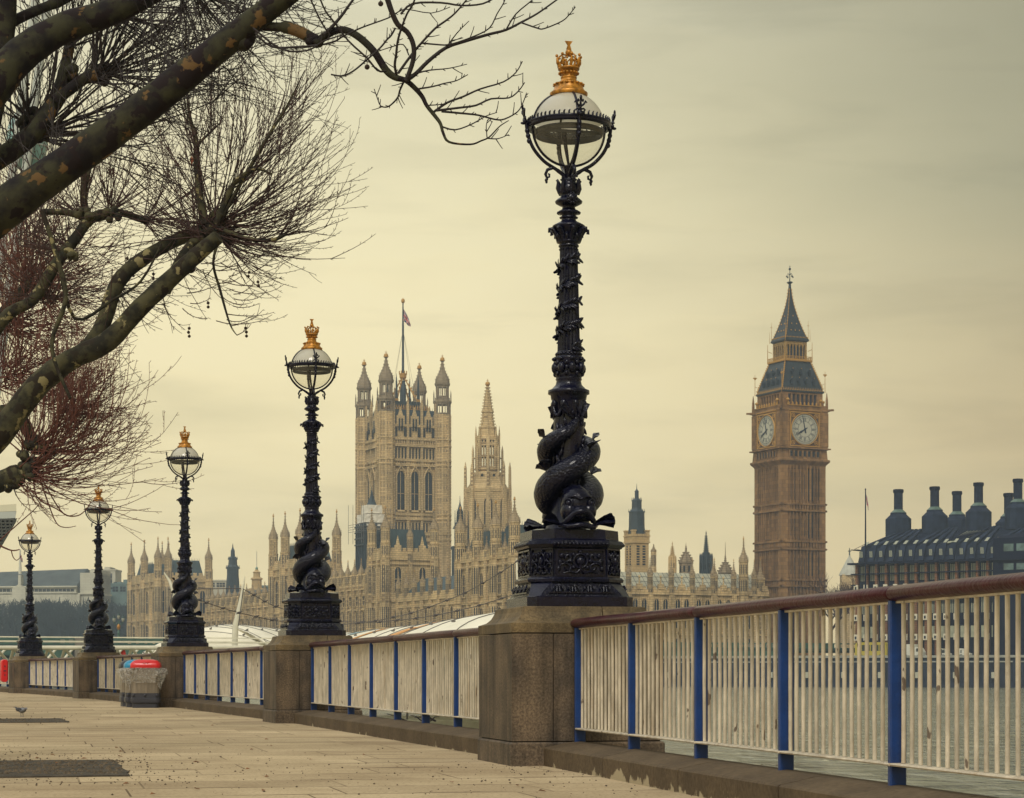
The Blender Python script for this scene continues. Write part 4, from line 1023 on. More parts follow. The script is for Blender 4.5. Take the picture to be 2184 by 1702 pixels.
for (x, y, a, l) in ((474, 600, -20, 120), (485, 670, -10, 100), (492, 695, 5, 80), (470, 560, -35, 110), (505, 715, 20, 40), (455, 570, -120, 60)): B.whip(x, y, -.1, a, l, 2.4, .5, 8, 3)
B.spray(310, 472, .9, -60, 80, 30, 60, 190, 2.6, .2, 3, 6, .7)
B.spray(235, 450, .9, 20, 130, 30, 90, 240, 2.8, .2, 3, 8, .8)
B.spray(180, 460, .9, 60, 170, 24, 90, 260, 2.8, .2, 3, 8, .8)
B.spray(150, 530, .8, 90, 200, 20, 80, 200, 2.8, .2, 3, 8, .8)
B.spray(250, 610, .4, -90, 60, 18, 60, 200, 2.4, .2, 3, 8, .8)
B.spray(110, 640, .8, -20, 200, 34, 80, 230, 2.6, .2, 3, 10, .9)
B.spray(60, 500, 1.2, -60, 120, 30, 90, 260, 2.6, .2, 3, 30, .9)
for k in range(26):
    B.whip(B.rnd.uniform(60, 400), B.rnd.uniform(300, 640), B.rnd.uniform(-.5, 1), B.rnd.uniform(-150, 60), B.rnd.uniform(70, 220), 2.6, .2, 9, 3, .5, .16)
for x, y, n in ((270, 545, 3), (292, 575, 3), (330, 560, 2), (345, 530, 2), (415, 680, 3), (458, 648, 2), (497, 712, 3), (180, 640, 2), (535, 572, 2), (550, 590, 2), (232, 690, 2), (160, 430, 2), (600, 105, 1), (372, 505, 1)): B.ball(x, y, 0, n)
rootB = B.finish('plane_tree', 'pollarded plane tree with a round burst of shoots between the tallest and second lamps', (-8.65, 31.5), (PC[0], rc[0]), (m_barkB, m_twigB))
m = MB(); m.prism([tuple(B.pt(x, y, -.1) - Vector((-8.65, 31.5, 0))) for x, y in ((405, 340), (409, 332), (413, 342), (408, 352))], (0, .02, 0)); m.build('dead_leaf', m_leaf, rootB)

# ---- third: reddish twig mass at the left edge over the farthest lamps
Ct = Tree(47.0, 33)
PD, rd = Ct.branch([(-195, 1180), (-110, 1100), (-40, 1050), (10, 1022), (42, 1008)], [70, 62, 58, 54, 50], 0, 0, 12, wob=.08)
Ct.branch([(-195, 1180), (-120, 1000), (-40, 900), (25, 880), (60, 920), (70, 960)], [60, 56, 50, 44, 34, 30], 0, .4, 10, wob=.1)
Ct.branch([(-120, 1000), (-80, 800), (-20, 700), (30, 640), (70, 600)], [50, 42, 36, 28, 20], .5, 1.2, 10, wob=.1)
for x, y, w in ((50, 1008, 36), (68, 945, 30), (62, 985, 30), (30, 1020, 34), (100, 960, 20)): Ct.knot(x, y, w, 0, 6)
Ct.spray(55, 1005, 0, -48, 45, 68, 130, 300, 2.69, .9, 4, 14, 1.2)
Ct.spray(75, 955, 0, -35, 60, 60, 130, 280, 2.69, .8, 4, 14, 1.2)
Ct.spray(60, 960, 0, 60, 150, 25, 80, 260, 2.69, .2, 3, 14, 1.2)
Ct.spray(70, 600, 1.2, -80, 150, 86, 60, 220, 2.69, .2, 3, 16, 1.5)
Ct.spray(20, 690, 1.2, -60, 120, 92, 60, 240, 2.69, .2, 4, 26, 1.5)
Ct.spray(20, 800, 1.0, -40, 120, 92, 60, 230, 2.69, .2, 4, 30, 1.5)
Ct.spray(120, 860, .6, -30, 100, 67, 50, 170, 2.46, .25, 4, 30, 1.2)
Ct.spray(140, 900, .4, -30, 60, 25, 60, 170, 2.46, .35, 4, 20, 1.0)
Ct.spray(30, 580, 2.0, -60, 160, 77, 60, 220, 2.69, .2, 3, 40, 1.5)
Ct.branch([(70, 1000), (75, 1050), (90, 1070), (120, 1085), (145, 1100), (165, 1094)], [4, 3, 3, 2.6, 2, 1.4], 0, -.2, 4, Ct.twig)
Ct.branch([(85, 1020), (100, 1065), (120, 1115), (140, 1125), (162, 1122)], [3.4, 3, 2.4, 2, 1.4], 0, -.2, 4, Ct.twig)
Ct.branch([(80, 1000), (105, 1050), (135, 1095), (165, 1100), (185, 1085), (196, 1065)], [4, 3, 3, 2.6, 2, 1.4], 0, -.2, 4, Ct.twig)
Ct.branch([(-30, 1150), (0, 1164), (25, 1174), (42, 1172)], [5, 4, 3, 2.4], 0, 0, 4, Ct.twig); Ct.branch([(24, 1174), (28, 1188), (36, 1195), (46, 1185)], [2.4, 2, 1.8, 1.2], 0, 0, 4, Ct.twig); Ct.branch([(-20, 1170), (30, 1125), (75, 1085), (90, 1062)], [3, 2.6, 2, 1.4], 0, 0, 4, Ct.twig)
Ct.spray(40, 1030, 0, -90, -10, 18, 40, 110, 2.46, .5, 3, 20, .8)
for k in range(6): Ct.ball(Ct.rnd.uniform(20, 200), Ct.rnd.uniform(700, 1000), .5, 1)
Ct.finish('plane_tree', 'reddish bare plane tree at the left edge with fine twigs over the farthest lamps', (-13.4, 47.0), (PD[0], rd[0]), (m_barkB, m_twigC))
# ------------------------------------------------------------------ things on the promenade
def rrect(hx, hy, r, z, n=4, cx=0, cy_=0):
    out = []
    for q, (sx, sy) in enumerate(((1, 1), (-1, 1), (-1, -1), (1, -1))):
        for k in range(n + 1):
            a = (q + k / n) * math.pi / 2
            out.append((cx + sx * (hx - r) + r * math.cos(a), cy_ + sy * (hy - r) + r * math.sin(a), z))
    return out
def gnd(x, y): D = EYE * F / (y - 1432.0); return Vector((xpx(x, D), D, 0))
m_soil = mat('tree_pit_soil', (0.060, 0.048, 0.034), 0.95, var=0.6, scale=5, bump=0.9, bscale=60, detail=8)
m_steel = mat('worn_edging', (0.13, 0.10, 0.07), 0.7)
for lab, near, (xr, yr), (xf, yf), wdt in (('dark bare tree pit in the paving at the bottom left corner', True, (281, 1656), (241, 1622), 2.9),
                                          ('thin dark tree pit farther off at the left edge, in front of the pigeon', False, (150, 1541), (128, 1533), 2.9)):
    a, c = gnd(xr, yr), gnd(xf, yf); d = (c - a).normalized(); v = Vector((-d.y, d.x, 0))
    o = Vector((0, 0, 0)); Ld = (c - a).length
    rnd = random.Random(4)
    rim = []
    for (p, q) in ((o, o + d * Ld), (o + d * Ld, o + d * Ld + v * wdt), (o + d * Ld + v * wdt, o + v * wdt), (o + v * wdt, o)):
        for k in range(14):
            e_ = p + (q - p) * k / 14; rim.append(e_ + Vector((rnd.uniform(-.015, .015), rnd.uniform(-.03, .03), 0)))
    m = MB(); m.prism([(p.x, p.y, .001) for p in rim], (0, 0, .008)); tag(m.build('tree_pit', m_soil, None, (a.x, a.y, 0)), lab, 'tree pit', 'tree pits in the paving')
m_grit = mat('grit', (0.10, 0.075, 0.048), 0.95, var=0.5, scale=3)
rnd = random.Random(9)
m = MB()
for k in range(950):
    z = rnd.random()
    if z < .42: x, y = rnd.uniform(0, 1250), rnd.gauss(1640, 26)
    elif z < .68: x, y = rnd.uniform(0, 330), rnd.gauss(1620, 14)
    elif z < .80: x, y = rnd.uniform(0, 430), rnd.gauss(1664, 7)
    elif z < .86: x, y = rnd.uniform(0, 170), rnd.gauss(1536, 5)
    else: x, y = rnd.uniform(900, 1700), 1630 + (rnd.random() ** 2) * 70
    if not (1470 < y < 1725): continue
    p = gnd(x, y); r = rnd.choice((.003, .0035, .004, .005, .006, .007, .010)) * (1 if y > 1560 else 1.2)
    m.add([(p.x - r, p.y, r * .4), (p.x, p.y - r, r * .3), (p.x + r * .9, p.y, r * .4), (p.x, p.y + r, r * .4), (p.x, p.y, r * 1.1), (p.x, p.y, -.001)], [(0, 1, 4), (1, 2, 4), (2, 3, 4), (3, 0, 4), (1, 0, 5), (2, 1, 5), (3, 2, 5), (0, 3, 5)])
for (x0, x1, y0, y1, n_) in ((0, 262, 1624, 1654, 420), (0, 140, 1534, 1540, 120)):
    for k in range(n_):
        x, y = rnd.uniform(x0, x1), rnd.uniform(y0, y1); p = gnd(x, y); r = rnd.uniform(.006, .02); z = .009
        m.add([(p.x - r, p.y, z), (p.x, p.y - r, z), (p.x + r, p.y, z), (p.x, p.y + r, z), (p.x, p.y, z + r * .8)], [(0, 1, 4), (1, 2, 4), (2, 3, 4), (3, 0, 4)])
o = m.build('gravel', m_grit); tag(o, kind='stuff')
m = MB()
for k in range(46):
    x, y = rnd.uniform(0, 1300), rnd.uniform(1480, 1700); p = gnd(x, y); a = rnd.uniform(0, 3.14); r = rnd.uniform(.015, .035)
    c, s = math.cos(a), math.sin(a)
    m.add([(p.x - c * r, p.y - s * r, .006), (p.x + s * r * .5, p.y - c * r * .5, .012), (p.x + c * r, p.y + s * r, .008), (p.x - s * r * .5, p.y + c * r * .5, .018)], [(0, 1, 2, 3)])
o = m.build('fallen_leaves', mat('fallen_leaf', (0.22, 0.10, 0.04), 0.8, var=.4, scale=2)); tag(o, kind='stuff')
m = MB()
p = gnd(945, 1541); rnd = random.Random(2)
for k in range(6):
    a = rnd.uniform(0, 3.1); l = rnd.uniform(.12, .3); q = p + Vector((rnd.uniform(-.55, .25), rnd.uniform(-.06, .1), .02))
    m.tube([q, q + Vector((math.cos(a) * l * .5, .05, .06)), q + Vector((math.cos(a) * l, .02, rnd.uniform(.02, .12)))], [.012, .009, .005], 5)
tag(m.build('fallen_twigs', m_twigA), 'few dark fallen twigs at the foot of the second lamp pedestal', 'twigs')

# bins
m_binbody = mat('bin_smoky_plastic', (0.20, 0.165, 0.125), 0.35, var=.25, scale=6, stretch=(3, 3, .5))
m_binbase = mat('bin_dark_plastic', (0.035, 0.036, 0.050), 0.5)
m_red = mat('red_plastic', (0.62, 0.008, 0.012), 0.35, coat=.3)
m_bluel = mat('blue_plastic', (0.015, 0.23, 0.42), 0.4)
m_blackl = mat('black_plastic', (0.02, 0.02, 0.03), 0.45)
def make_bin(label, lidmat, loc, rz, hx=.285):
    root = thing('recycling_bin', label, 'bin', loc, rz, 'recycling bins by the wall')
    hy = .27
    m = MB(); m.loft([rrect(hx - .03, hy - .03, .06, 0.0), rrect(hx - .03, hy - .03, .06, .09), rrect(hx - .005, hy - .005, .07, .10), rrect(hx, hy, .07, .13), rrect(hx, hy, .07, .19), rrect(hx - .012, hy - .012, .07, .20), rrect(hx - .012, hy - .012, .07, .29)])
    for sx in (-1, 0, 1): m.ell((sx * hx * .8, -hy - .005, .25), (.025, .015, .03), 8, 6)
    m.build('base', m_binbase, root)
    m = MB(); m.loft([rrect(hx - .018, hy - .018, .09, .28), rrect(hx - .014, hy - .014, .10, .5), rrect(hx - .022, hy - .022, .10, .80)], smooth=True)
    m.build('body', m_binbody, root)
    m = MB()
    m.loft([rrect(hx + .005, hy + .005, .07, .785), rrect(hx + .012, hy + .012, .08, .80), rrect(hx + .006, hy + .006, .08, .865), rrect(hx - .02, hy - .02, .09, .905), rrect(hx - .07, hy - .06, .09, .94), rrect(hx - .15, hy - .12, .08, .957)], smooth=True)
    m.ell((0, -hy + .04, .89), (.11, .06, .02), 12, 6)
    m.build('lid', lidmat, root)
    return root
b1 = make_bin('recycling bin with a bright red lid, wrapped in a clear bag by the third pedestal', m_red, (-7.26, 41.85, 0), R(6))
b2 = make_bin('recycling bin with a blue lid directly behind the red lidded one', m_bluel, (-7.58, 42.72, 0), R(14), .26)
b3 = make_bin('recycling bin with a black lid, last in the row behind the blue lidded one', m_blackl, (-7.84, 43.5, 0), R(16), .24)
m_bag = bpy.data.materials.new('clear_plastic_film'); m_bag.use_nodes = True
t = m_bag.node_tree; L = t.links.new
for n in list(t.nodes):
    if n.type != 'OUTPUT_MATERIAL': t.nodes.remove(n)
out = [n for n in t.nodes if n.type == 'OUTPUT_MATERIAL'][0]
tr = t.nodes.new('ShaderNodeBsdfTransparent'); tr.inputs[0].default_value = (.98, .97, .95, 1)
df = t.nodes.new('ShaderNodeBsdfDiffuse'); df.inputs[0].default_value = (.92, .88, .80, 1)
gl = t.nodes.new('ShaderNodeBsdfGlossy'); gl.inputs['Roughness'].default_value = .2
bnz = t.nodes.new('ShaderNodeTexNoise'); bnz.inputs['Scale'].default_value = 16; bnz.inputs['Detail'].default_value = 3; bnz.inputs['Distortion'].default_value = 1.5
bgc = t.nodes.new('ShaderNodeTexCoord'); L(bgc.outputs['Object'], bnz.inputs['Vector']); bbn = t.nodes.new('ShaderNodeBump'); bbn.inputs['Distance'].default_value = .12; L(bnz.outputs[0], bbn.inputs['Height']); L(bbn.outputs[0], df.inputs['Normal']); L(bbn.outputs[0], gl.inputs['Normal'])
brp = t.nodes.new('ShaderNodeMapRange'); L(bnz.outputs[0], brp.inputs[0]); brp.inputs[1].default_value = .4; brp.inputs[2].default_value = .65; brp.inputs[3].default_value = .08; brp.inputs[4].default_value = .42
x1 = t.nodes.new('ShaderNodeMixShader'); L(brp.outputs[0], x1.inputs[0]); L(tr.outputs[0], x1.inputs[1]); L(df.outputs[0], x1.inputs[2])
x2 = t.nodes.new('ShaderNodeMixShader'); x2.inputs[0].default_value = .10; L(x1.outputs[0], x2.inputs[1]); L(gl.outputs[0], x2.inputs[2]); L(x2.outputs[0], out.inputs[0])
def bag(label, hx, hy, loc, rz, seed, drop):
    rnd = random.Random(seed); m = MB(); rings = []; N = 64
    ph = [rnd.uniform(0, 6.28) for _ in range(8)]
    for lv, (z, ex) in enumerate(((.80, .006), (.788, .05), (.775, .11), (.745, .14), (.71, .12), (.67, .10), (.63, .075), (.59, .05), (.56, .04))):
        rg = []
        for j in range(N):
            a = 2 * math.pi * j / N
            base = rrect(hx, hy, .1, 0, 4); k = int(j * len(base) / N); bx, by = base[k][0], base[k][1]
            w = math.sin(7 * a + ph[0] + lv * .5) * .5 + math.sin(13 * a + ph[1] - lv * .7) * .35 + math.sin(23 * a + ph[2] + lv) * .3
            e_ = ex * (1 + .55 * w) + rnd.uniform(-.008, .008)
            ln = math.hypot(bx, by); zz = z - max(0, lv - 3) * .028 * drop * (.6 + .5 * math.sin(3 * a + ph[3]) + .3 * math.sin(5 * a + ph[4])) + rnd.uniform(-.006, .006)
            rg.append((bx * (1 + e_ / ln), by * (1 + e_ / ln), zz))
        rings.append(rg)
    m.loft(rings, smooth=True, cap=False)
    o = m.build('bin_liner', m_bag, None, loc, rz)
    tag(o, label, 'bin liner', 'clear liners over the bins')
bag('clear crumpled plastic liner hanging out under the red lid', .275, .26, (-7.26, 41.85, 0), R(6), 3, 1.1)
bag('clear crumpled plastic liner frilled round the blue lidded bin', .255, .265, (-7.58, 42.72, 0), R(14), 6, .7)

# lifebuoy case on the farthest pedestal
root = thing('lifebuoy_case', 'red lifebuoy case fixed to the farthest pedestal at the left edge', 'lifebuoy case', (P[5].x - .78, P[5].y - .30, .36), ANG[5])
m = MB()
for (a0, a1) in ((0, 1),):
    prof = [(-.16, .04), (-.12, .09), (-.05, .115), (.02, .12), (.1, .115), (.14, .08)]
    rings = []
    for y, h in ((-.17, .7), (-.15, .88), (-.09, 1.0), (.05, 1.0), (.11, .95), (.14, .85)):
        rings.append([(x, y, z + .38) for x, z, _ in rrect(.12 * h, .375 * (.9 + .1 * h), .10 * h, 0, 5)])
    m.loft(rings, smooth=True)
m.build('case', m_red, root)
m = MB(); m.box((0, -.175, .38), (.09, .03, .03)); m.box((0, -.178, .53), (.03, .02, .05)); m.box((0, -.178, .24), (.03, .02, .05)); m.build('latch', m_blackl, root)

# pigeon walking on the paving
m_pig = mat('pigeon_feathers', (0.16, 0.165, 0.18), 0.7, var=.5, scale=14)
m_pigd = mat('pigeon_dark', (0.045, 0.045, 0.055), 0.6)
m_leg = mat('pigeon_leg', (0.25, 0.07, 0.05), 0.7)
pg = gnd(47, 1529)
root = thing('pigeon', 'grey pigeon walking on the paving at the left edge', 'pigeon', (pg.x, pg.y, 0), R(-38)); root.scale = (.78,) * 3
m = MB()
sp = smooth_path([(-.165, 0, .165, .012), (-.12, 0, .16, .028), (-.08, 0, .15, .045), (-.03, 0, .135, .062), (.02, 0, .13, .062), (.06, 0, .135, .05), (.09, 0, .15, .036), (.11, 0, .165, .028), (.128, 0, .172, .026), (.145, 0, .165, .016), (.158, 0, .158, .006), (.170, 0, .152, .003)], 3)
m.tube([p[:3] for p in sp], [p[3] for p in sp], 12, flat=.85)
for s in (-1, 1):
    m.tube([(.0, s * .025, .09), (-.006, s * .025, .045), (.002, s * .026, .006)], [.010, .005, .004], 6)
    for dx, dy in ((.03, 0), (.022, .012), (.022, -.012), (-.016, 0)): m.tube([(.002, s * .026, .006), (.002 + dx, s * .026 + dy, .004)], .003, 4)
m.build('body', m_pig, root)
for s in (-1, 1):
    m = MB(); m.ell((-.045, s * .052, .150), (.095, .014, .042), 12, 8); m.tube([(-.10, s * .05, .152), (-.17, s * .03, .175)], [.02, .006], 6); m.build('wing', m_pigd, root)
m = MB(); fan(m, (-.13, 0, .162), [(-.11 * math.cos(a), .11 * math.sin(a), .035) for a in [R(-22 + 11 * k) for k in range(5)]], (0, 0, 1), .004, .003); m.build('tail', m_pigd, root)
m = MB(); m.ell((.133, .024, .176), .0035, 6, 4); m.ell((.133, -.024, .176), .0035, 6, 4); m.build('eyes', mat('pigeon_eye', (.4, .08, .01), .3), root)
# ------------------------------------------------------------------ river pier: tent roofs, gangway, masts, cables
m_tent = mat('white_membrane', (0.80, 0.76, 0.62), 0.55, var=.07, scale=.6)
m_wsteel = mat('white_steel', (0.66, 0.64, 0.52), 0.4, var=.1, scale=2)
m_cable = mat('dark_cable', (0.06, 0.05, 0.05), 0.6)
m_grey = mat('grey_fitting', (0.16, 0.15, 0.14), 0.6)
m_orange = mat('orange_print', (0.62, 0.30, 0.09), 0.7)
m_printb = mat('pale_blue_print', (0.30, 0.45, 0.50), 0.7)
m_redp = mat('red_paint', (0.50, 0.03, 0.025), 0.5)
def tent(label, ridge, half, drop, ends, marks, lean=0.0):
    """membrane vault along a ridge of world points; ends = taper lengths (as fractions)"""
    root = thing('tent_roof', label, 'tent roof', tuple(ridge[0]), group='white tent roofs of the pier')
    o0 = Vector(ridge[0]); N = 48; M_ = 18
    sp = smooth_path([tuple(p) for p in ridge], max(2, N // (len(ridge) - 1))); N = len(sp) - 1
    def S(u, v, up=0.0):
        f = u * N; i = min(int(f), N - 1); p = Vector(sp[i]).lerp(Vector(sp[i + 1]), f - i)
        t_ = (Vector(sp[min(i + 2, N)]) - Vector(sp[max(i - 1, 0)])); t_.z = 0; t_.normalize(); n_ = Vector((t_.y, -t_.x, 0))
        k = 1.0
        if u < ends[0]: k = math.sqrt(max(0.0, 1 - (1 - u / ends[0]) ** 2)) if ends[0] > 0 else 1
        sc = 1 + .06 * math.cos(u * 2 * math.pi * 7)
        hw = half * (0.25 + .75 * k); dz = drop * (abs(v) ** 1.9) * sc + (1 - k) * drop * 1.0
        q = p + n_ * (v * hw) - Vector((0, 0, dz)); q.z += up
        return q - o0
    m = MB(); us = [i / 64 for i in range(65)]; vs_ = [(-1 + 2 * j / M_) for j in range(M_ + 1)]
    m.loft([[tuple(S(u, v)) for v in vs_] for u in us], smooth=True, cap=False, closed=False)
    m.loft([[tuple(S(u, v, -.05)) for v in reversed(vs_)] for u in us], smooth=True, cap=False, closed=False)
    m.build('membrane', m_tent, root)
    m = MB()
    for k in range(1, 11):
        u0 = k / 11.0
        m.tube([tuple(S(min(1, max(0, u0 + .055 * (v * v) * (1 if v < 0 else -1) * -1)), v, .015)) for v in vs_], .018, 4)
    for v in (-.98, .98): m.tube([tuple(S(u, v, .0)) for u in us], .05, 5)
    m.build('seam_cables', m_grey, root)
    m = MB()
    for k in range(1, 11):
        for v in (-.55, 0.02, .5): 
            q = S(k / 11.0 + (.03 if v else 0), v); m.box((q.x, q.y, q.z + .04), (.12, .08, .07), .6); m.tube([(q.x - .08, q.y, q.z + .02), (q.x + .07, q.y, q.z + .13)], .02, 4)
    m.build('fittings', m_grey, root)
    for (u0, u1, v0, v1, mt) in marks:
        m = MB(); n = 6
        m.loft([[tuple(S(u0 + (u1 - u0) * i / n + .012 * math.sin(i * 1.3), v0 + (v1 - v0) * j / 4, .03)) for j in range(5)] for i in range(n + 1)], smooth=True, cap=False, closed=False)
        m.build('printed_mark', mt, root)
    return root
def GR(x, D, z): return Vector((xpx(x, D), D, z))
tent('long white tent roof with orange prints running behind the second railing', [GR(1165, 72, 2.95), GR(1053, 80, 2.86), GR(950, 90, 2.80), GR(850, 101, 2.80), GR(762, 116, 2.78), GR(725, 128, 2.72)], 4.2, 1.25, (0.12, .1),
     [(.50, .525, -.85, -.35, m_orange), (.27, .29, -.55, -.1, m_orange), (.29, .315, -.9, -.5, m_orange), (.34, .345, -.3, -.05, m_printb), (.62, .63, -.5, -.2, m_printb)])
tent('humped white tent roof left of the second lamp, below the leaning mast', [GR(434, 126, 3.0), GR(458, 127, 3.42), GR(492, 128, 3.56), GR(560, 131, 3.42), GR(640, 135, 3.30), GR(790, 142, 3.3)], 5.0, 1.35, (.14, .1),
     [(.42, .45, -.3, -.22, m_orange), (.5, .56, -.35, -.25, m_orange), (.70, .76, -.6, -.5, m_orange), (.24, .25, -.8, -.4, m_tent)])
# gangway truss
root = thing('gangway', 'long white tubular gangway truss behind the far railings', 'gangway', (0, 0, 0))
a, c = GR(-120, 86, 0), GR(655, 92, 0)
def gp(f, z, off=0.0): p = a + (c - a) * f; return (p.x, p.y + off, z)
m = MB(); m.tube([gp(0, 1.68), gp(1, 1.76)], .095, 10); m.tube([gp(0, 1.68, 1.6), gp(1, 1.76, 1.6)], .08, 8); m.tube([gp(0, 1.05, .8), gp(1, 1.05, .8)], .09, 8); m.build('chords', m_wsteel, root)
m = MB()
n = 22
for k in range(n):
    z1 = 1.68 + .08 * k / n
    m.tube([gp(k / n, z1 - .03), gp((k + .5) / n, 1.05, .8)], .065, 6); m.tube([gp((k + .5) / n, 1.05, .8), gp((k + 1) / n, z1 - .03)], .065, 6)
    m.tube([gp((k + .5) / n, 1.05, .8), gp((k + 1) / n, z1 - .03, 1.6)], .06, 5)
m.build('bracing', m_wsteel, root)
m = MB(); m.box(tuple((Vector(gp(.5, 2.0, 3.0)))), ((c - a).length, .8, .07), math.atan2(c.y - a.y, c.x - a.x)); m.box(tuple((Vector(gp(.5, 2.2, 3.6)))), ((c - a).length, .05, .05), math.atan2(c.y - a.y, c.x - a.x)); m.build('walkway', m_wsteel, root)
for (x0, y0, x1, y1) in ((229, 1379, 240, 1403), (259, 1380, 263, 1398), (442, 1393, 452, 1396), (470, 1391, 482, 1392)):
    m = MB(); D = 90.5; p, q = W(x0, y0, D), W(x1, y1, D); m.tube([p, q], .13, 6); m.build('red_fender', m_redp, root)
# low white pontoon
root = thing('pontoon', 'low white floating pontoon glimpsed under the second railing', 'pontoon', (-4.5, 92, WATER_Z))
m = MB(); m.loft([rrect(9, 4.0, 1.0, .0), rrect(9, 4.0, 1.0, .8), rrect(8.9, 3.9, 1.0, .9)]); m.build('hull', m_wsteel, root)
m = MB()
for k in range(7): m.tube([(-8 + k * 2.7, -3.5, .9), (-8 + k * 2.7, -3.5, 1.9)], .05, 5)
m.tube([(-8, -3.5, 1.9), (8.2, -3.5, 1.9)], .05, 5); m.build('guard_rail', m_grey, root)

# masts with stays
def mast(label, pts, wds, D, stays):
    base = W(pts[0][0], pts[0][1], D); base.z -= 1.5
    root = thing('leaning_mast', label, 'mast', tuple(base), group='white leaning masts of the pier')
    Pm = [W(x, y, D) - base for x, y in pts]; Pm = [Vector((Pm[0].x - .05, 0, 0))] + Pm
    m = MB(); m.tube(Pm, [wds[0] * .5 * D / F] + [w * .5 * D / F for w in wds], 10); m.build('spar', m_wsteel, root)
    for (x0, y0, x1, y1, dd) in stays:
        m = MB(); m.tube([W(x0, y0, D) - base, W(x1, y1, D) - base + Vector((0, dd, 0))], .028, 5); m.build('stay', m_cable, root)
mast('white leaning mast rising from the humped tent roof', [(502, 1336), (508, 1308), (514, 1280), (519, 1250), (522.5, 1229)], [13, 11, 9, 5, 1.5], 122, [(512, 1268, 484, 1334, 3), (519, 1256, 518, 1336, -2), (514, 1255, 360, 1257, 0)])
mast('white leaning mast half hidden behind the middle lamp', [(374, 1300), (370, 1262), (362, 1240), (350, 1221)], [9, 9, 7, 2], 120, [(369, 1258, 360, 1345, 2), (369, 1258, 364, 1345, -2)])
mast('white leaning mast tip beside the tallest lamp base', [(1112, 1320), (1108, 1262), (1104, 1222), (1101, 1190)], [15, 12, 8, 2], 92, [])
def cable(label, pts, D0, D1):
    n = len(pts); P3 = [W(x, y, D0 + (D1 - D0) * i / (n - 1)) for i, (x, y) in enumerate(pts)]
    root = thing('cable_string', label, 'cable', tuple(P3[0]), group='sagging cables with clamps over the pier')
    o = P3[0]
    m = MB(); sp = smooth_path([tuple(p - o) for p in P3], 4); m.tube(sp, [.019 * (D0 + (D1 - D0) * i / (len(sp) - 1)) / 90 for i in range(len(sp))], 5); m.build('wire', m_cable, root)
    m = MB(); m.ell((0, 0, 0), (.085, .06, .055), 8, 5); m.tube([(-.13, 0, -.05), (.13, 0, .06)], .022, 4); cm = m.mesh('clamp', m_cable)
    for p in P3[1:-1]: q = link('clamp', cm, root, tuple(p - o)); q.scale = (p.y / 90,) * 3
Z3 = lambda x, y: ((1140 + x / 2.79) / 1.648, (1650 + y / 2.79) / 1.648)
Z1 = lambda x, y: ((440 + x / 2.73) / 1.648, (1850 + y / 2.73) / 1.648)
cable('steep sagging cable with clamps climbing to the tallest lamp base', [Z3(*p) for p in ((150, 1520), (330, 1507), (500, 1485), (675, 1450), (850, 1410), (1025, 1352), (1200, 1285), (1380, 1210), (1553, 1115), (1728, 1010), (1900, 897), (2010, 820))], 118, 88)
cable('lower sagging cable with clamps passing behind the tallest lamp base', [Z3(*p) for p in ((150, 1492), (375, 1499), (545, 1496), (710, 1480), (900, 1460), (1095, 1430), (1300, 1387), (1515, 1335), (1740, 1265), (1930, 1208), (2040, 1170))], 122, 93)
cable('sagging cable with clamps from the middle lamp to the second lamp', [Z1(*p) for p in ((600, 665), (712, 705), (780, 733), (940, 786), (1095, 830), (1258, 867), (1415, 900), (1560, 918), (1700, 925))], 112, 118)
cable('sagging cable with clamps from the leaning mast to the second lamp', [Z1(*p) for p in ((1130, 600), (1235, 660), (1340, 722), (1445, 770), (1560, 806), (1700, 840))], 121, 130)

# ------------------------------------------------------------------ the green bridge on the left and its lantern
m_green = mat('bridge_green', (0.045, 0.115, 0.085), 0.5, var=.2, scale=.3)
m_greend = mat('bridge_dark_green', (0.022, 0.055, 0.045), 0.55)
m_bstone = mat('bridge_stone', (0.22, 0.2, 0.16), 0.9, var=.2, scale=.4)
root = thing('bridge', 'long low green road bridge across the river behind the far lamps', 'bridge', (60, 440, 0), math.atan2(-.42, -.906))
BL = 300
m = MB(); m.bb(-12, BL, -6, 6, 4.6, 5.2); m.bb(-12, BL, -6.35, -6, 5.0, 5.45); m.bb(-12, BL, 6, 6.35, 5.0, 5.45); m.build('deck', m_greend, root)
# local +x runs to the near bank; the camera sees the side at local +y or -y: dress both
m = MB()
for sy in (-1, 1):
    y0 = 6.1 * sy
    m.bb(-12, BL, y0 - .15, y0 + .15, 6.32, 6.55); m.bb(-12, BL, y0 - .1, y0 + .1, 5.45, 5.62)
    for k in range(0, 208): m.bb(-12 + k * 1.5, -12 + k * 1.5 + .7, y0 - .06, y0 + .06, 5.62, 6.32)
m.build('parapet', m_green, root)
m = MB(); m.bb(-2, 2, -9, 9, -4, 2.5); m.bb(-1.5, 1.5, -6.6, 6.6, 2.49, 6.6); pm_ = m.mesh('pier', m_bstone)
for k in range(8): link('pier', pm_, root, (8 + k * 36, 0, 0))
m = MB()
for k in range(7):
    x0 = 10 + k * 36; n = 14
    for sy in (-6.2, 6.2):
        up = [(x0 + 32 * i / n, sy, 4.9) for i in range(n + 1)]; lo = [(x0 + 32 * i / n, sy, .2 + 3.6 * math.sin(math.pi * i / n) ** .7) for i in range(n + 1)]
        m.loft([[p, q, (q[0], q[1] + .3, q[2]), (p[0], p[1] + .3, p[2])] for p, q in zip(up, lo)], cap=True)
m.build('arches', m_green, root)
m_lant = mat('lantern_glass', (0.30, 0.30, 0.24), 0.3)
D = 385.0; b0 = W(253, 1368, D)
root = thing('bridge_lamp', 'three-lantern green and gilt lamp on the bridge right of the fourth lamp', 'bridge lamp', tuple(b0))
k = D / F
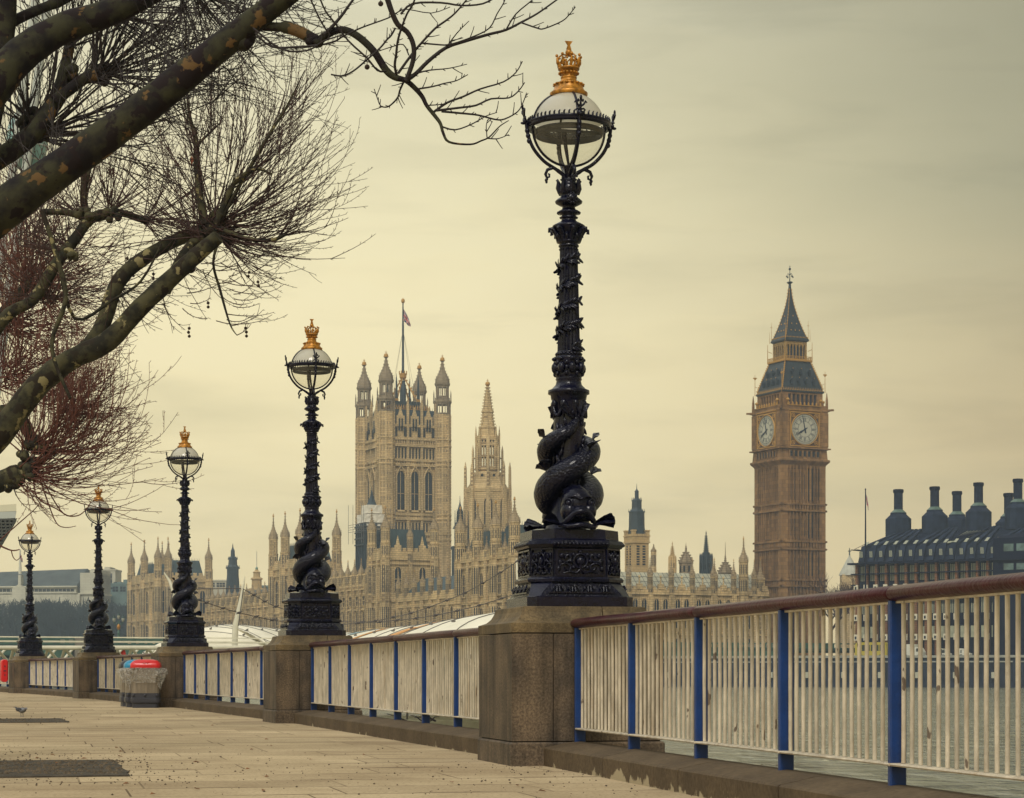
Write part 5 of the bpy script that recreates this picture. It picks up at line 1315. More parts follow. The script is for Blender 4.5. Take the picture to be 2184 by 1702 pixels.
m = MB(); m.lathe([(4.5 * k, -3 * k), (4.5 * k, 4 * k), (3 * k, 5 * k), (2.4 * k, 16 * k), (3 * k, 18 * k), (1.8 * k, 20 * k), (1.4 * k, 44 * k)], 10); m.tube([(-9.5 * k, 0, 42 * k), (-8 * k, 0, 38 * k), (0, 0, 34 * k), (8 * k, 0, 38 * k), (9.5 * k, 0, 42 * k)], .9 * k, 6); m.build('post', m_green, root)
m = MB(); m.lathe([(1.5 * k, 24 * k), (3.6 * k, 28 * k), (3.9 * k, 33 * k), (1.6 * k, 37 * k)], 8); m.build('gilt_collar', m_gold, root)
for dx, dz in ((-9.5, 41), (9.5, 41), (0, 47)):
    m = MB(); m.lathe([(1.2 * k, 0), (3.0 * k, 2 * k), (3.6 * k, 8 * k), (3.2 * k, 8.4 * k)], 8); o = m.build('lantern', m_lant, root, (dx * k, 0, dz * k))
    m = MB(); m.lathe([(3.8 * k, 8.3 * k), (2.2 * k, 11 * k), (1.0 * k, 12 * k), (.8 * k, 14 * k), (.2 * k, 17 * k)], 8); m.build('lantern_cap', m_greend, o)
# ------------------------------------------------------------------ the palace by the river and its towers
m_pal = masonry('honey_limestone', (0.66, 0.50, 0.265), (0.55, 0.41, 0.21), (0.30, 0.21, 0.11), 1.1, .55, .05, stain=(.50, 1.14), sscale=.2)
m_bbs = masonry('brown_limestone', (0.30, 0.172, 0.070), (0.19, 0.106, 0.045), (0.13, 0.078, 0.040), 1.1, .9, .03, stain=(.5, 1.2), sscale=.30, sstretch=(1, 1, .12))
m_pale = masonry('cleaned_limestone', (0.62, 0.45, 0.22), (0.56, 0.40, 0.19), (0.4, .28, .13), 1.2, .6, .03, stain=(.8, 1.05))
m_grys = masonry('weathered_grey_stone', (0.34, 0.27, 0.175), (0.28, 0.22, 0.145), (0.18, 0.14, 0.09), 1.0, .5, .04, stain=(.6, 1.15), sscale=.3)
m_cap = masonry('sooty_turret_cap', (0.42, 0.32, 0.19), (0.34, 0.26, 0.155), (0.2, .15, .09), .8, .4, .04, stain=(.55, 1.15), sscale=.4)
m_slate = mat('slate_roof', (0.030, 0.058, 0.066), 0.6, var=.3, scale=.8, stretch=(2, 2, .4))
m_slatel = mat('pale_lead_roof', (0.38, 0.37, 0.275), 0.55, var=.25, scale=.3)
m_lead = mat('dark_lead', (0.020, 0.038, 0.050), 0.55, var=.25, scale=.6)
m_pane = mat('window_glass_dark', (0.010, 0.018, 0.028), 0.25, var=.35, scale=.5)
m_giltf = mat('gilt_far', (0.46, 0.25, 0.05), 0.5, 0.1)
m_seam = mat('roof_seam', (0.075, 0.085, 0.08), 0.6)

def arch_pts(w, h, rise, n=6):
    """outline of a pointed window, bottom left first"""
    pts = [(-w / 2, 0), (w / 2, 0), (w / 2, h - rise)]
    for i in range(1, n): 
        f = i / n; pts.append((w / 2 * math.cos(f * math.pi / 2) ** 1.0, h - rise + rise * math.sin(f * math.pi / 2)))
    pts.append((0, h))
    for i in range(n - 1, 0, -1):
        f = i / n; pts.append((-w / 2 * math.cos(f * math.pi / 2), h - rise + rise * math.sin(f * math.pi / 2)))
    pts.append((-w / 2, h - rise))
    return pts
WCACHE = {}
def window_mesh(w, h, lights, stone, arched=True, transoms=(.5,), frame=.22, deep=.30):
    key = (round(w, 2), round(h, 2), lights, stone.name, arched, transoms)
    if key in WCACHE: return WCACHE[key]
    m = MB(); rise = min(h * .3, w * .8) if arched else 0.0
    out = arch_pts(w, h, rise) if arched else [(-w / 2, 0), (w / 2, 0), (w / 2, h), (-w / 2, h)]
    m.prism([(x, -.03, z) for x, z in out], (0, .02, 0), mi=0)
    # stone surround standing proud, mullions, transoms
    n = len(out)
    f = frame
    for i in range(n):
        a, b_ = Vector((out[i][0], 0, out[i][1])), Vector((out[(i + 1) % n][0], 0, out[(i + 1) % n][1]))
        d = b_ - a; L_ = d.length
        if L_ < 1e-4: continue
        nrm = Vector((d.z, 0, -d.x)).normalized()
        m.add([a - nrm * 0 + Vector((0, -deep, 0)), b_ + Vector((0, -deep, 0)), b_ + nrm * f + Vector((0, -deep, 0)), a + nrm * f + Vector((0, -deep, 0)), a + Vector((0, -.02, 0)), b_ + Vector((0, -.02, 0)), b_ + nrm * f + Vector((0, 0, 0)), a + nrm * f + Vector((0, 0, 0))],
              [(0, 1, 2, 3), (1, 0, 4, 5), (3, 2, 6, 7)], mi=1)
    for j in range(1, lights):
        x = -w / 2 + w * j / lights; hh = h - (rise * abs(x) / (w / 2) if arched else 0) - .02
        m.bb(x - .07, x + .07, -.16, -.035, 0.0, hh, mi=1)
    for tz in transoms: m.bb(-w / 2, w / 2, -.14, -.036, h * tz - .09, h * tz + .09, mi=1)
    me = m.mesh('window', [m_pane, stone]); WCACHE[key] = me
    return me

def ogee(r, z0, h, n=8, k=1.0):
    return [(r * 1.12, z0), (r * 1.15, z0 + .03 * h), (r * 1.05, z0 + .06 * h), (r * 1.0, z0 + .13 * h), (r * .88, z0 + .20 * h), (r * .64, z0 + .28 * h), (r * .44, z0 + .37 * h), (r * .28, z0 + .47 * h), (r * .19, z0 + .58 * h), (r * .13, z0 + .70 * h), (r * .08, z0 + .84 * h)]
def crockets(m, prof, n, c, a0, size, step=1.0):
    for j in range(n):
        a = a0 + 2 * math.pi * j / n
        for i in range(len(prof) - 1):
            (r0, z0), (r1, z1) = prof[i], prof[i + 1]
            q = max(1, int((z1 - z0) / step))
            for s in range(q):
                f = (s + .5) / q; r = r0 + (r1 - r0) * f + size * .5; z = z0 + (z1 - z0) * f
                m.box((c[0] + r * math.cos(a), c[1] + r * math.sin(a), z), (size * 1.3, size * .7, size), a)
TCACHE = {}
def turret_mesh(r, z0, zs, ztop, stages, stone, open_=False, cap=None, gilt=True):
    """octagonal turret: z0 foot, zs springing of the cap, ztop finial; stages = heights of string courses"""
    key = (r, z0, zs, ztop, tuple(stages), stone.name, open_, gilt)
    if key in TCACHE: return TCACHE[key]
    m = MB(); a0 = math.pi / 8; RT = r / math.cos(math.pi / 8)
    zlast = z0; hh = ztop - zs
    lv = [z0] + list(stages) + [zs]
    for i in range(len(lv) - 1):
        za, zb = lv[i], lv[i + 1]; k = 1.0 - .07 * i
        if open_ and i >= len(lv) - 1 - open_:
            # open lantern stage: eight corner shafts with arches between
            for j in range(8):
                a = a0 + 2 * math.pi * j / 8; c, s = math.cos(a), math.sin(a)
                m.box((RT * k * .92 * c, RT * k * .92 * s, (za + zb) / 2), (r * .26, r * .30, zb - za), a)
                a += math.pi / 8; c, s = math.cos(a), math.sin(a)
                m.box((r * k * .95 * c, r * k * .95 * s, (za + zb) / 2), (r * .12, r * .10, zb - za), a)
                m.box((r * k * .95 * c, r * k * .95 * s, zb - (zb - za) * .09), (r * .2, r * .62, (zb - za) * .18), a); m.box((r * k * .95 * c, r * k * .95 * s, za + (zb - za) * .05), (r * .2, r * .62, (zb - za) * .12), a)
        else:
            m.lathe([(RT * k, za), (RT * k, zb)], 8, a0=a0, smooth=False)
            for j in range(8):
                a = 2 * math.pi * j / 8; c, s = math.cos(a), math.sin(a)
                if zb - za > r * 1.6:
                    m.cur = 1
                    for off in (-.17, .17): m.box((r * k * 1.0 * c - s * off * r * 1.1, r * k * 1.0 * s + c * off * r * 1.1, za + (zb - za) * .52), (.06, r * .17, (zb - za) * .62), a)
                    m.cur = 0
                a += a0; c, s = math.cos(a), math.sin(a)
                m.box((RT * k * c, RT * k * s, (za + zb) / 2), (r * .16, r * .16, zb - za), a)
        m.lathe([(RT * k * 1.0, zb - r * .10), (RT * k * 1.14, zb - r * .02), (RT * k * 1.14, zb + r * .10), (RT * k * .95, zb + r * .12)], 8, a0=a0, smooth=False)
    kk = 1.0 - .07 * (len(lv) - 2)
    pr = ogee(RT * kk, zs + r * .1, hh)
    m.cur = 3; m.lathe(pr, 8, a0=a0, smooth=False)
    if r > .5:
        crockets(m, pr[3:], 8, (0, 0), a0, max(.12, r * .10), max(.35, r * .36))
        for j in range(8):
            a = a0 + 2 * math.pi * j / 8; m.tube([(RT * kk * 1.1 * math.cos(a), RT * kk * 1.1 * math.sin(a), zs), (RT * kk * 1.1 * math.cos(a), RT * kk * 1.1 * math.sin(a), zs + hh * .22)], [r * .10, .02], 4)
    m.cur = 2 if gilt else 3
    m.tube([(0, 0, zs + hh * .84), (0, 0, ztop)], [r * .10, r * .04], 5)
    m.ell((0, 0, zs + hh * .9), (r * .20,) * 3, 8, 6); m.box((0, 0, ztop - hh * .03), (r * .3, r * .06, r * .08))
    m.cur = 0
    me = m.mesh('turret', [stone, m_pane, m_giltf, m_cap]); TCACHE[key] = me
    return me

class Wing:
    """a block of the palace in its own frame: x = inland (b), y = along the river (t), both from its own corner"""
    def __init__(s, name, label, cat, b0, t0, stone, group=None):
        p = pal(b0, t0); s.root = thing(name, label, cat, (p.x, p.y, 0), PAL, group); s.stone = stone; s.w = MB(); s.nw = 0
    def face(s, side, u0, u1, fix, z0, z1, bay, rows, strings=(), winw=.5, lights=2, butt=.5, proud=.55, arched=True, pinn=0.0):
        """side 'n': plane y = fix, u along x, outward -y;  side 'r': plane x = fix, u along y, outward -x"""
        n = max(1, int(round((u1 - u0) / bay))); bw = (u1 - u0) / n
        def box(ua, ub, out, za, zb):
            if side == 'n': s.w.bb(ua, ub, fix - out, fix + .02, za, zb)
            else: s.w.bb(fix - out, fix + .02, ua, ub, za, zb)
        for k in range(n + 1):
            u = u0 + k * bw
            if butt: box(max(u0, u - butt / 2), min(u1, u + butt / 2), proud, z0, z1)
            if pinn:
                c = (u, fix - proud * .6) if side == 'n' else (fix - proud * .6, u)
                s.w.box((c[0], c[1], z1 + pinn * .3), (butt * .8, butt * .8, pinn * .6)); s.w.box((c[0], c[1], z1 + pinn * .8), (butt * .7, butt * .7, pinn * .4), 0, .1)
        for i, z in enumerate(strings): box(u0, u1, proud * (.62 + .013 * (i % 3)), z - .22, z + .22)
        for k in range(n):
            uc = u0 + (k + .5) * bw
            for (za, zb) in rows:
                me = window_mesh(bw * winw, zb - za, lights, s.stone, arched)
                loc = (uc, fix, za) if side == 'n' else (fix, uc, za)
                link('window', me, s.root, loc, 0 if side == 'n' else -math.pi / 2)
                # blind tracery panel beside each window
                for sg in (-1, 1):
                    ue = uc + sg * bw * (winw / 2 + (1 - winw) * .22)
                    box(ue - .05, ue + .05, .18, za, zb)
    def crenel(s, side, u0, u1, fix, z, h=.9, w=.9, gap=.7, t=.5):
        u = u0
        while u + w <= u1 + .01:
            if side == 'n': s.w.bb(u, u + w, fix - .1, fix + t, z, z + h)
            else: s.w.bb(fix - .1, fix + t, u, u + w, z, z + h)
            u += w + gap
    def turret(s, x, y, r, z0, zs, ztop, stages=(), **kw):
        link('turret', turret_mesh(r, z0, zs, ztop, stages, s.stone, **kw), s.root, (x, y, 0))
    def done(s, name='walls'):
        return s.w.build(name, [s.stone, m_pane], s.root)
def roof_gable(parent, x0, x1, y0, y1, z0, z1, axis='y', hip=0.0, mt=None, seams=0):
    m = MB()
    if axis == 'y':
        xm = (x0 + x1) / 2
        v = [(x0, y0, z0), (x1, y0, z0), (x1, y1, z0), (x0, y1, z0), (xm, y0 + hip, z1), (xm, y1 - hip, z1)]
        f = [(0, 4, 5, 3), (1, 2, 5, 4), (0, 1, 4), (2, 3, 5), (3, 2, 1, 0)]
    else:
        ym = (y0 + y1) / 2
        v = [(x0, y0, z0), (x1, y0, z0), (x1, y1, z0), (x0, y1, z0), (x0 + hip, ym, z1), (x1 - hip, ym, z1)]
        f = [(0, 1, 5, 4), (2, 3, 4, 5), (0, 4, 3), (1, 2, 5), (3, 2, 1, 0)]
    m.add(v, f)
    if seams:
        m.cur = 1
        if axis == 'x':
            n = int((x1 - x0) / seams)
            for k in range(n + 1):
                x = x0 + hip * .3 + (x1 - x0 - .6 * hip) * k / n
                m.tube([(x, y0, z0 + .03), (x + 1.2, (y0 + y1) / 2, z1 + .03)], .06, 4)
            for f_ in (.25, .5, .75): m.tube([(x0, y0 + (y1 - y0) / 2 * f_, z0 + (z1 - z0) * f_ + .04), (x1, y0 + (y1 - y0) / 2 * f_, z0 + (z1 - z0) * f_ + .04)], .05, 4)
    return m.build('roof', [mt or m_slate, m_seam], parent)
def roof_mansard(parent, x0, x1, y0, y1, z0, z1, inset, mt=None):
    m = MB(); m.loft([[(x0, y0, z0), (x1, y0, z0), (x1, y1, z0), (x0, y1, z0)], [(x0 + inset, y0 + inset, z1), (x1 - inset, y0 + inset, z1), (x1 - inset, y1 - inset, z1), (x0 + inset, y1 - inset, z1)]])
    o = m.build('roof', mt or m_slate, parent)
    m = MB()
    n = int((x1 - x0) / .7)
    for k in range(n + 1): m.box((x0 + inset + (x1 - x0 - 2 * inset) * k / n, y0 + inset, z1 + .45), (.12, .12, .9), 0, .2)
    n = int((y1 - y0) / .7)
    for k in range(n + 1): m.box((x0 + inset, y0 + inset + (y1 - y0 - 2 * inset) * k / n, z1 + .45), (.12, .12, .9), 0, .2)
    m.build('ridge_cresting', m_lead, o)
    return o
def t_of(x): mm = (x - 1092) / F; return (1.4 - 465 * mm) / (.421 + .907 * mm)
GP = 'stone wings of the riverside palace'

# ---- north front (faces us, right of the tallest lamp)
w = Wing('palace_wing', 'pale roofed palace front with thin turrets between the tallest lamp and the clock tower', 'palace wing', 0, 0, m_pal, GP)
w.w.bb(0, 66, 0, 16, 3, 18.6)
w.face('n', 0, 66, 0, 3, 18.4, 5.5, [], (18.4, 9.2), 0, 0, .85, .7)
for k in range(12):
    for off in (-1.15, 1.15):
        for (za, zb) in ((4.2, 8.4), (10.6, 17.2)): link('window', window_mesh(1.25, zb - za, 2, m_pal, True), w.root, (5.5 * k + 2.75 + off, 0, za))
    w.w.bb(5.5 * k + 2.55, 5.5 * k + 2.95, -.5, .02, 9.6, 17.6); w.w.bb(5.5 * k + 2.1, 5.5 * k + 3.4, -.4, .4, 19.4, 20.6); w.w.tube([(5.5 * k + 2.75, 0, 20.6), (5.5 * k + 2.75, 0, 22.0)], [.22, .10], 5); w.w.ell((5.5 * k + 2.75, 0, 22.2), (.30, .30, .40), 6, 5)
w.w.bb(0, 66, -.2, .35, 18.6, 19.4); w.crenel('n', 0, 66, 0, 19.4, .6, .7, .6)
for k in range(13): w.turret(5.5 * k, 0, .62, 3, 22.6, 26.8, (18.4, 19.9))
w.done(); roof_gable(w.root, .5, 66, .6, 15, 19.0, 23.6, 'x', 2, m_slatel, 1.2)
# big corner turret beside the clock tower
w.turret(57.3, -.6, 1.05, 3, 26.0, 32.0, (18.4, 22.5)); w.turret(62.5, .5, .75, 3, 22.0, 27.4, (18.4,)); w.turret(50, .2, .7, 3, 22.2, 27, (18.4,))

# ---- north-east pavilion (tall turrets just left of the tallest lamp)
w = Wing('palace_wing', 'turreted palace corner block just left of the tallest lamp with a dark steep roof', 'palace wing', 0, 2, m_pal, GP)
w.w.bb(0, 14, 0, 30, 3, 26.2)
w.face('r', 0, 30, 0, 3, 26, 5.0, [(5, 9.5), (11, 15.2), (18, 23.2)], (10, 16.4, 24.8, 26.2), .42, 2, .9, .6)
w.face('n', 0, 14, 0, 3, 26, 4.67, [(5, 9.5), (11, 15.2), (18, 23.2)], (10, 16.4, 24.8, 26.2), .42, 2, .8, .6)
w.w.bb(-.3, .3, 0, 30, 26.2, 27.6); w.crenel('r', 0, 30, 0, 27.6); w.w.bb(0, 14, -.3, .3, 26.2, 27.6); w.crenel('n', 0, 14, 0, 27.6)
for (x, y) in ((0, 0), (14, 0), (0, 10), (0, 20), (0, 30)): w.turret(x, y, 1.45, 3, 33.6, 39.4, (10, 16.4, 26.2, 30.0))
for (x, y) in ((4.7, 0), (9.3, 0), (0, 5), (0, 15), (0, 25)): w.turret(x, y, .55, 20, 28.4, 31.6, (26.2,))
w.done(); roof_mansard(w.root, 1.2, 13, 1.2, 11, 27, 33.4, 1.2); roof_mansard(w.root, 1.2, 13, 18, 29, 27, 33.0, 1.2)
# ---- low range
w = Wing('palace_wing', 'low palace range with a row of eight small turrets below the pointed spire', 'palace wing', 1.5, 32, m_pal, GP)
Lw = t_of(838) - 32
w.w.bb(0, 12, 0, Lw, 3, 18.4)
w.face('r', 0, Lw, 0, 3, 18.4, Lw / 8, [(4.5, 8.8), (10.2, 16.2)], (9.5, 16.9, 18.4), .40, 2, .9, .6)
w.w.bb(-.2, .3, 0, Lw, 18.4, 19.6); w.crenel('r', 0, Lw, 0, 19.6, .7)
for k in range(9): w.turret(0, Lw * k / 8, .62, 3, 22.4, 26.0, (18.4,))
w.done(); roof_gable(w.root, .6, 12, 0, Lw, 19.0, 24.2, 'y', 0)
# ---- middle pavilion
tB = t_of(822); tC = t_of(793)
w = Wing('palace_wing', 'square palace block with two arched windows, standing below the flag tower', 'palace wing', 0, tB, m_pal, GP)
Lp = tC - tB; Wp = 13.5
w.w.bb(0, Wp, 0, Lp, 3, 29.6)
w.face('n', 0, Wp, 0, 3, 29.4, Wp / 2, [(21.2, 27.4), (11, 17)], (18.6, 29.4, 28.2), .26, 2, .9, .6)
w.face('r', 0, Lp, 0, 3, 29.4, Lp / 2, [(5, 9.5), (11.5, 17), (20.2, 27.4)], (10.2, 18.6, 29.4, 28.2), .42, 2, .9, .6)
w.w.bb(-.3, .3, 0, Lp, 29.6, 31.4); w.crenel('r', 0, Lp, 0, 31.4); w.w.bb(0, Wp, -.3, .3, 29.6, 31.4); w.crenel('n', 0, Wp, 0, 31.4)
for (x, y) in ((0, 0), (Wp, 0), (0, Lp)): w.turret(x, y, 1.35, 3, 37.2, 43.0, (10.2, 18.6, 29.6, 33.4))
w.turret(Wp / 2, 0, .75, 28, 35.2, 39.6, (31.4,))
for k in (.25, .75): w.w.bb(Wp * k - .9, Wp * k + .9, -.25, .25, 31.4, 33.0); w.w.box((Wp * k, 0, 34.2), (1.0, .4, 2.4), 0, .1)
w.done(); roof_mansard(w.root, 1.2, Wp - .8, 1.2, Lp - 1, 31, 37.2, 1.1)
# ---- long river ranges and pavilions farther south
def river_range(label, x0, x1, zt, ztur, zroof, nb, b=1.0):
    t0, t1 = t_of(x0), t_of(x1)
    w = Wing('palace_wing', label, 'palace wing', b, t0, m_pal, GP); Lr = t1 - t0
    w.w.bb(0, 12, 0, Lr, 3, zt)
    w.face('r', 0, Lr, 0, 3, zt, Lr / nb, [(4.5, 9.6), (11.2, 16.4)] + ([(18, zt - 2.4)] if zt > 21.5 else []), (10.2, 17.0, zt - .6), .42, 2, Lr / nb * .2, .7)
    w.w.bb(-.2, .3, 0, Lr, zt, zt + 1.1); w.crenel('r', 0, Lr, 0, zt + 1.1, .8, 1.2, .9)
    for k in range(0, nb + 1): w.turret(0, Lr * k / nb, .75, 3, zt + 3.6, ztur, (zt,))
    for k in range(nb):
        u = Lr * (k + .5) / nb; w.w.bb(-.3, .2, u - .5, u + .5, zt + 1.1, zt + 2.6); w.w.ell((0, u, zt + 3.0), (.4, .4, .5), 6, 5)
    w.done(); roof_gable(w.root, .6, 12, 0, Lr, zt + .4, zroof, 'y', 0)
river_range('palace range with pointed turrets right of the second lamp, before the scaffolded tower', 792, 668, 23.0, 30.6, 28.0, 9)
w = Wing('palace_wing', 'palace block with two tall turrets emerging left of the second lamp', 'palace wing', 0, t_of(640), m_pal, GP)
Lp = t_of(583) - t_of(640)
w.w.bb(0, 11, 0, Lp, 3, 30.6)
w.face('r', 0, Lp, 0, 3, 30.4, Lp / 3, [(5, 10), (11.5, 16.5), (20, 27)], (10.6, 17.6, 28.4, 30.4), .4, 2, 1.0, .7)
w.face('n', 0, 11, 0, 3, 30.4, 5.5, [(5, 10), (11.5, 16.5), (20, 27)], (10.6, 17.6, 28.4, 30.4), .3, 2, 1.0, .7)
w.w.bb(-.3, .3, 0, Lp, 30.4, 32); w.crenel('r', 0, Lp, 0, 32); w.w.bb(0, 11, -.3, .3, 30.4, 32); w.crenel('n', 0, 11, 0, 32)
for (x, y) in ((0, 0), (0, Lp * .55), (0, Lp), (11, 0)): w.turret(x, y, 1.5, 3, 39.5, 47.0, (10.6, 17.6, 30.6, 35.0), open_=1)
w.done(); roof_mansard(w.root, 1, 10, 1.2, Lp - 1, 32, 37.0, 1.0)
river_range('long low palace range between the middle lamp and the second lamp', 585, 436, 20.6, 27.6, 26.0, 12)
w = Wing('palace_wing', 'turreted south end block of the palace behind the middle lamp', 'palace wing', 0, t_of(337), m_pal, GP)
Lp = t_of(280) - t_of(337); Wp = 18.2
w.w.bb(0, Wp, 0, Lp, 3, 32.4)
w.face('r', 0, Lp, 0, 3, 32.2, Lp / 4, [(5, 10.5), (12, 17), (21, 29)], (11.2, 18.6, 30.4, 32.2), .42, 2, 1.2, .7)
w.face('n', 0, Wp, 0, 3, 32.2, Wp / 4, [(5, 10.5), (12, 17), (21, 29)], (11.2, 18.6, 30.4, 32.2), .42, 2, 1.0, .7)
w.w.bb(-.3, .3, 0, Lp, 32.4, 34.2); w.crenel('r', 0, Lp, 0, 34.2, 1.0, 1.3, .8); w.w.bb(0, Wp, -.3, .3, 32.4, 34.2); w.crenel('n', 0, Wp, 0, 34.2, 1.0, 1.3, .8)
for (x, y) in ((0, 0), (3.6, 0), (Wp, 0), (0, Lp * .5), (0, Lp), (8.5, Lp * .7), (12.5, Lp * .85)): w.turret(x, y, 1.5, 3, 40.0, 47.6, (11.2, 18.6, 32.4, 36.4), open_=1)
w.done(); roof_mansard(w.root, 5, Wp - 1.5, 1.2, 14, 34, 39.6, 1.2); roof_mansard(w.root, 1.2, 9, 14, Lp - 1.5, 34, 38.8, 1.2)

# ---- the square flag tower
TD = 654.0; c = GR(859.5, TD, 0)
root = thing('flag_tower', 'huge square stone tower with four corner turrets and a flag on top', 'tower', (c.x, c.y, 0), PAL)
S = 9.3
m = MB(); m.bb(-S, S, -S, S, 3, 76.0)
zz = lambda y: EYE + (1432 - y) / F * TD
for i, z in enumerate((zz(943), zz(957), zz(988), zz(998), zz(1102), zz(1111), zz(1143), zz(1155))):
    o = .75 + .02 * (i % 2); m.bb(-S - o, S + o, -S - o, S + o, z - .42, z + .42)
    if i % 2 == 0:
        for k in range(24): u = -S + (k + .5) * 2 * S / 24; m.bb(u - .22, u + .22, -S - .5, -S, z - 1.7, z - .42); m.bb(-S - .5, -S, u - .22, u + .22, z - 1.7, z - .42)
for k in range(13):
    u = -S + 2.4 + (2 * S - 4.8) * k / 12
    if k % 4 == 0:
        m.bb(u - .35, u + .35, -S - .62, -S, 3, 76); m.bb(-S - .62, -S, u - .35, u + .35, 3, 76)
        for (a_, b_) in ((-1, 0), (0, -1)):
            x, y = (u, -S - .3) if b_ else (-S - .3, u)
            m.box((x, y, 79), (.7, .7, 6)); m.box((x, y, 83.2), (.75, .75, 2.6), 0, .08)
# parapet with gabled lights
for k in range(3):
    u = -S + 2.4 + (2 * S - 4.8) * (k + .5) / 3
    for b_ in (0, 1):
        def bx(ua, ub, z0, z1, o=.35):
            if b_: m.bb(ua, ub, -S - o, -S + .1, z0, z1)
            else: m.bb(-S - o, -S + .1, ua, ub, z0, z1)
        bx(u - 1.3, u + 1.3, 76, 78.8); 
        if b_: m.box((u, -S, 80.2), (1.6, .5, 2.8), 0, .08)
        else: m.box((-S, u, 80.2), (.5, 1.6, 2.8), 0, .08)
        m.cur = 1
        for q in (-.45, .45): bx(u + q - .26, u + q + .26, 74.2, 77.9, .42)
        for q in (-1.75, -1.25, 1.25, 1.75): bx(u + q - .17, u + q + .17, 72.4, 75.2, .30)
        m.cur = 0
        bx(u - 2.2, u + 2.2, 75.5, 76.2, .3)
body = m.build('walls', [m_pal, m_pane], root)
for k in range(3):
    u = -S + 2.4 + (2 * S - 4.8) * (k + .5) / 3
    big = window_mesh(2.5, zz(1011) - zz(1093), 2, m_pal, True, (.42,), .55, .6)
    o = link('window', big, root, (u, -S, zz(1093))); link('window', big, root, (-S, u, zz(1093)), -math.pi / 2)
    for q in (-1.55, -.55, .55, 1.55):
        for z0, z1 in ((zz(985), zz(962)), (zz(1139), zz(1118))):
            me = window_mesh(.62, z1 - z0, 1, m_pal, True, (), .2, .35)
            link('window', me, root, (u + q, -S, z0)); link('window', me, root, (-S, u + q, z0), -math.pi / 2)
    # ogee hood with finial over each great window
m = MB()
for k in range(3):
    u = -S + 2.4 + (2 * S - 4.8) * (k + .5) / 3; zt = zz(1011)
    for b_ in (0, 1):
        f = (lambda x, z: (x, -S - .7, z)) if b_ else (lambda x, z: (-S - .7, x, z))
        m.tube([f(u - 1.75, zt - 2.6), f(u - 1.2, zt - .5), f(u, zt + 1.6), f(u, zt + 3.6)], [.22, .22, .22, .15], 5); m.tube([f(u + 1.75, zt - 2.6), f(u + 1.2, zt - .5), f(u, zt + 1.6)], .22, 5)
        q = f(u, zt + 3.2); m.box(q, (.9, .9, .7))
m.build('window_hoods', m_pal, root)
tz = (zz(1111), zz(998), zz(957), zz(907), zz(886), zz(852))
tm = turret_mesh(2.45, 3, zz(826), zz(766), (zz(1143), zz(1102), zz(992), zz(950), zz(908), zz(884), zz(852)), m_pal, open_=False)
# the two upper stages of each corner turret are open lanterns
def vt_turret():
    m = MB(); a0 = math.pi / 8; r = 2.3; RT = r / math.cos(a0)
    def drum(za, zb, k): m.lathe([(RT * k, za), (RT * k, zb)], 8, a0=a0, smooth=False)
    def string(z, k, h=.5): m.lathe([(RT * k, z - h), (RT * k * 1.12, z - h * .2), (RT * k * 1.12, z + h * .4), (RT * k * .98, z + h * .5)], 8, a0=a0, smooth=False)
    m.cur = 3; drum(3, zz(889), 1.0)
    for j in range(8):
        a = a0 + 2 * math.pi * j / 8; m.box((RT * math.cos(a), RT * math.sin(a), (3 + zz(889)) / 2), (.5, .5, zz(889) - 3), a)
        a = 2 * math.pi * j / 8; c, s = math.cos(a), math.sin(a)
        m.box((r * c, r * s, (3 + zz(889)) / 2), (.3, .22, zz(889) - 3), a)
        m.cur = 4
        for y_ in range(900, 1160, 26):
            for off in (-.42, .42): m.box((r * c - s * off, r * s + c * off, zz(y_ + 14)), (.08, .34, .8), a)
        m.cur = 3
    for y_ in (943, 957, 988, 998, 1102, 1111, 1143, 1155): string(zz(y_), 1.02)
    m.cur = 0
    def lantern(za, zb, k):
        for j in range(8):
            a = a0 + 2 * math.pi * j / 8; c, s = math.cos(a), math.sin(a)
            m.box((RT * k * .95 * c, RT * k * .95 * s, (za + zb) / 2), (.46, .46, zb - za), a)
            a += a0; c, s = math.cos(a), math.sin(a); q = r * k * .97
            m.box((q * c, q * s, (za + zb) / 2), (.16, .16, zb - za), a)
            m.box((q * c, q * s, zb - .3), (.4, 1.7 * k, .6), a); m.box((q * c, q * s, za + .25), (.4, 1.7 * k, .5), a)
    lantern(zz(889), zz(864), 1.0); string(zz(862), 1.03, .8)
    drum(zz(862), zz(853), .93); lantern(zz(853), zz(827), .76); string(zz(824), .86, .7)
    for j in range(8):
        a = a0 + 2 * math.pi * j / 8; c, s = math.cos(a), math.sin(a)
        m.tube([(RT * 1.05 * c, RT * 1.05 * s, zz(864)), (RT * 1.05 * c, RT * 1.05 * s, zz(846)), (RT * 1.05 * c, RT * 1.05 * s, zz(836))], [.22, .20, .02], 4)
    pr = [(RT * .84, zz(824)), (RT * .90, zz(821)), (RT * .88, zz(816)), (RT * .80, zz(811)), (RT * .62, zz(805)), (RT * .45, zz(799)), (RT * .32, zz(793)), (RT * .22, zz(786)), (RT * .15, zz(779)), (RT * .10, zz(772))]
    m.lathe(pr, 8, a0=a0, smooth=False); crockets(m, pr[2:], 8, (0, 0), a0, .2, .6)
    m.cur = 2
    m.ell((0, 0, zz(771)), (.72, .72, .7), 8, 6); m.lathe([(.75, zz(774.5)), (.85, zz(773)), (.6, zz(772))], 10); m.tube([(0, 0, zz(768)), (0, 0, zz(761))], [.12, .06], 4); m.box((0, 0, zz(764)), (.7, .14, .16))
    return m.mesh('turret', [m_grys, m_pane, m_giltf, m_pal, m_cap])
vt = vt_turret()
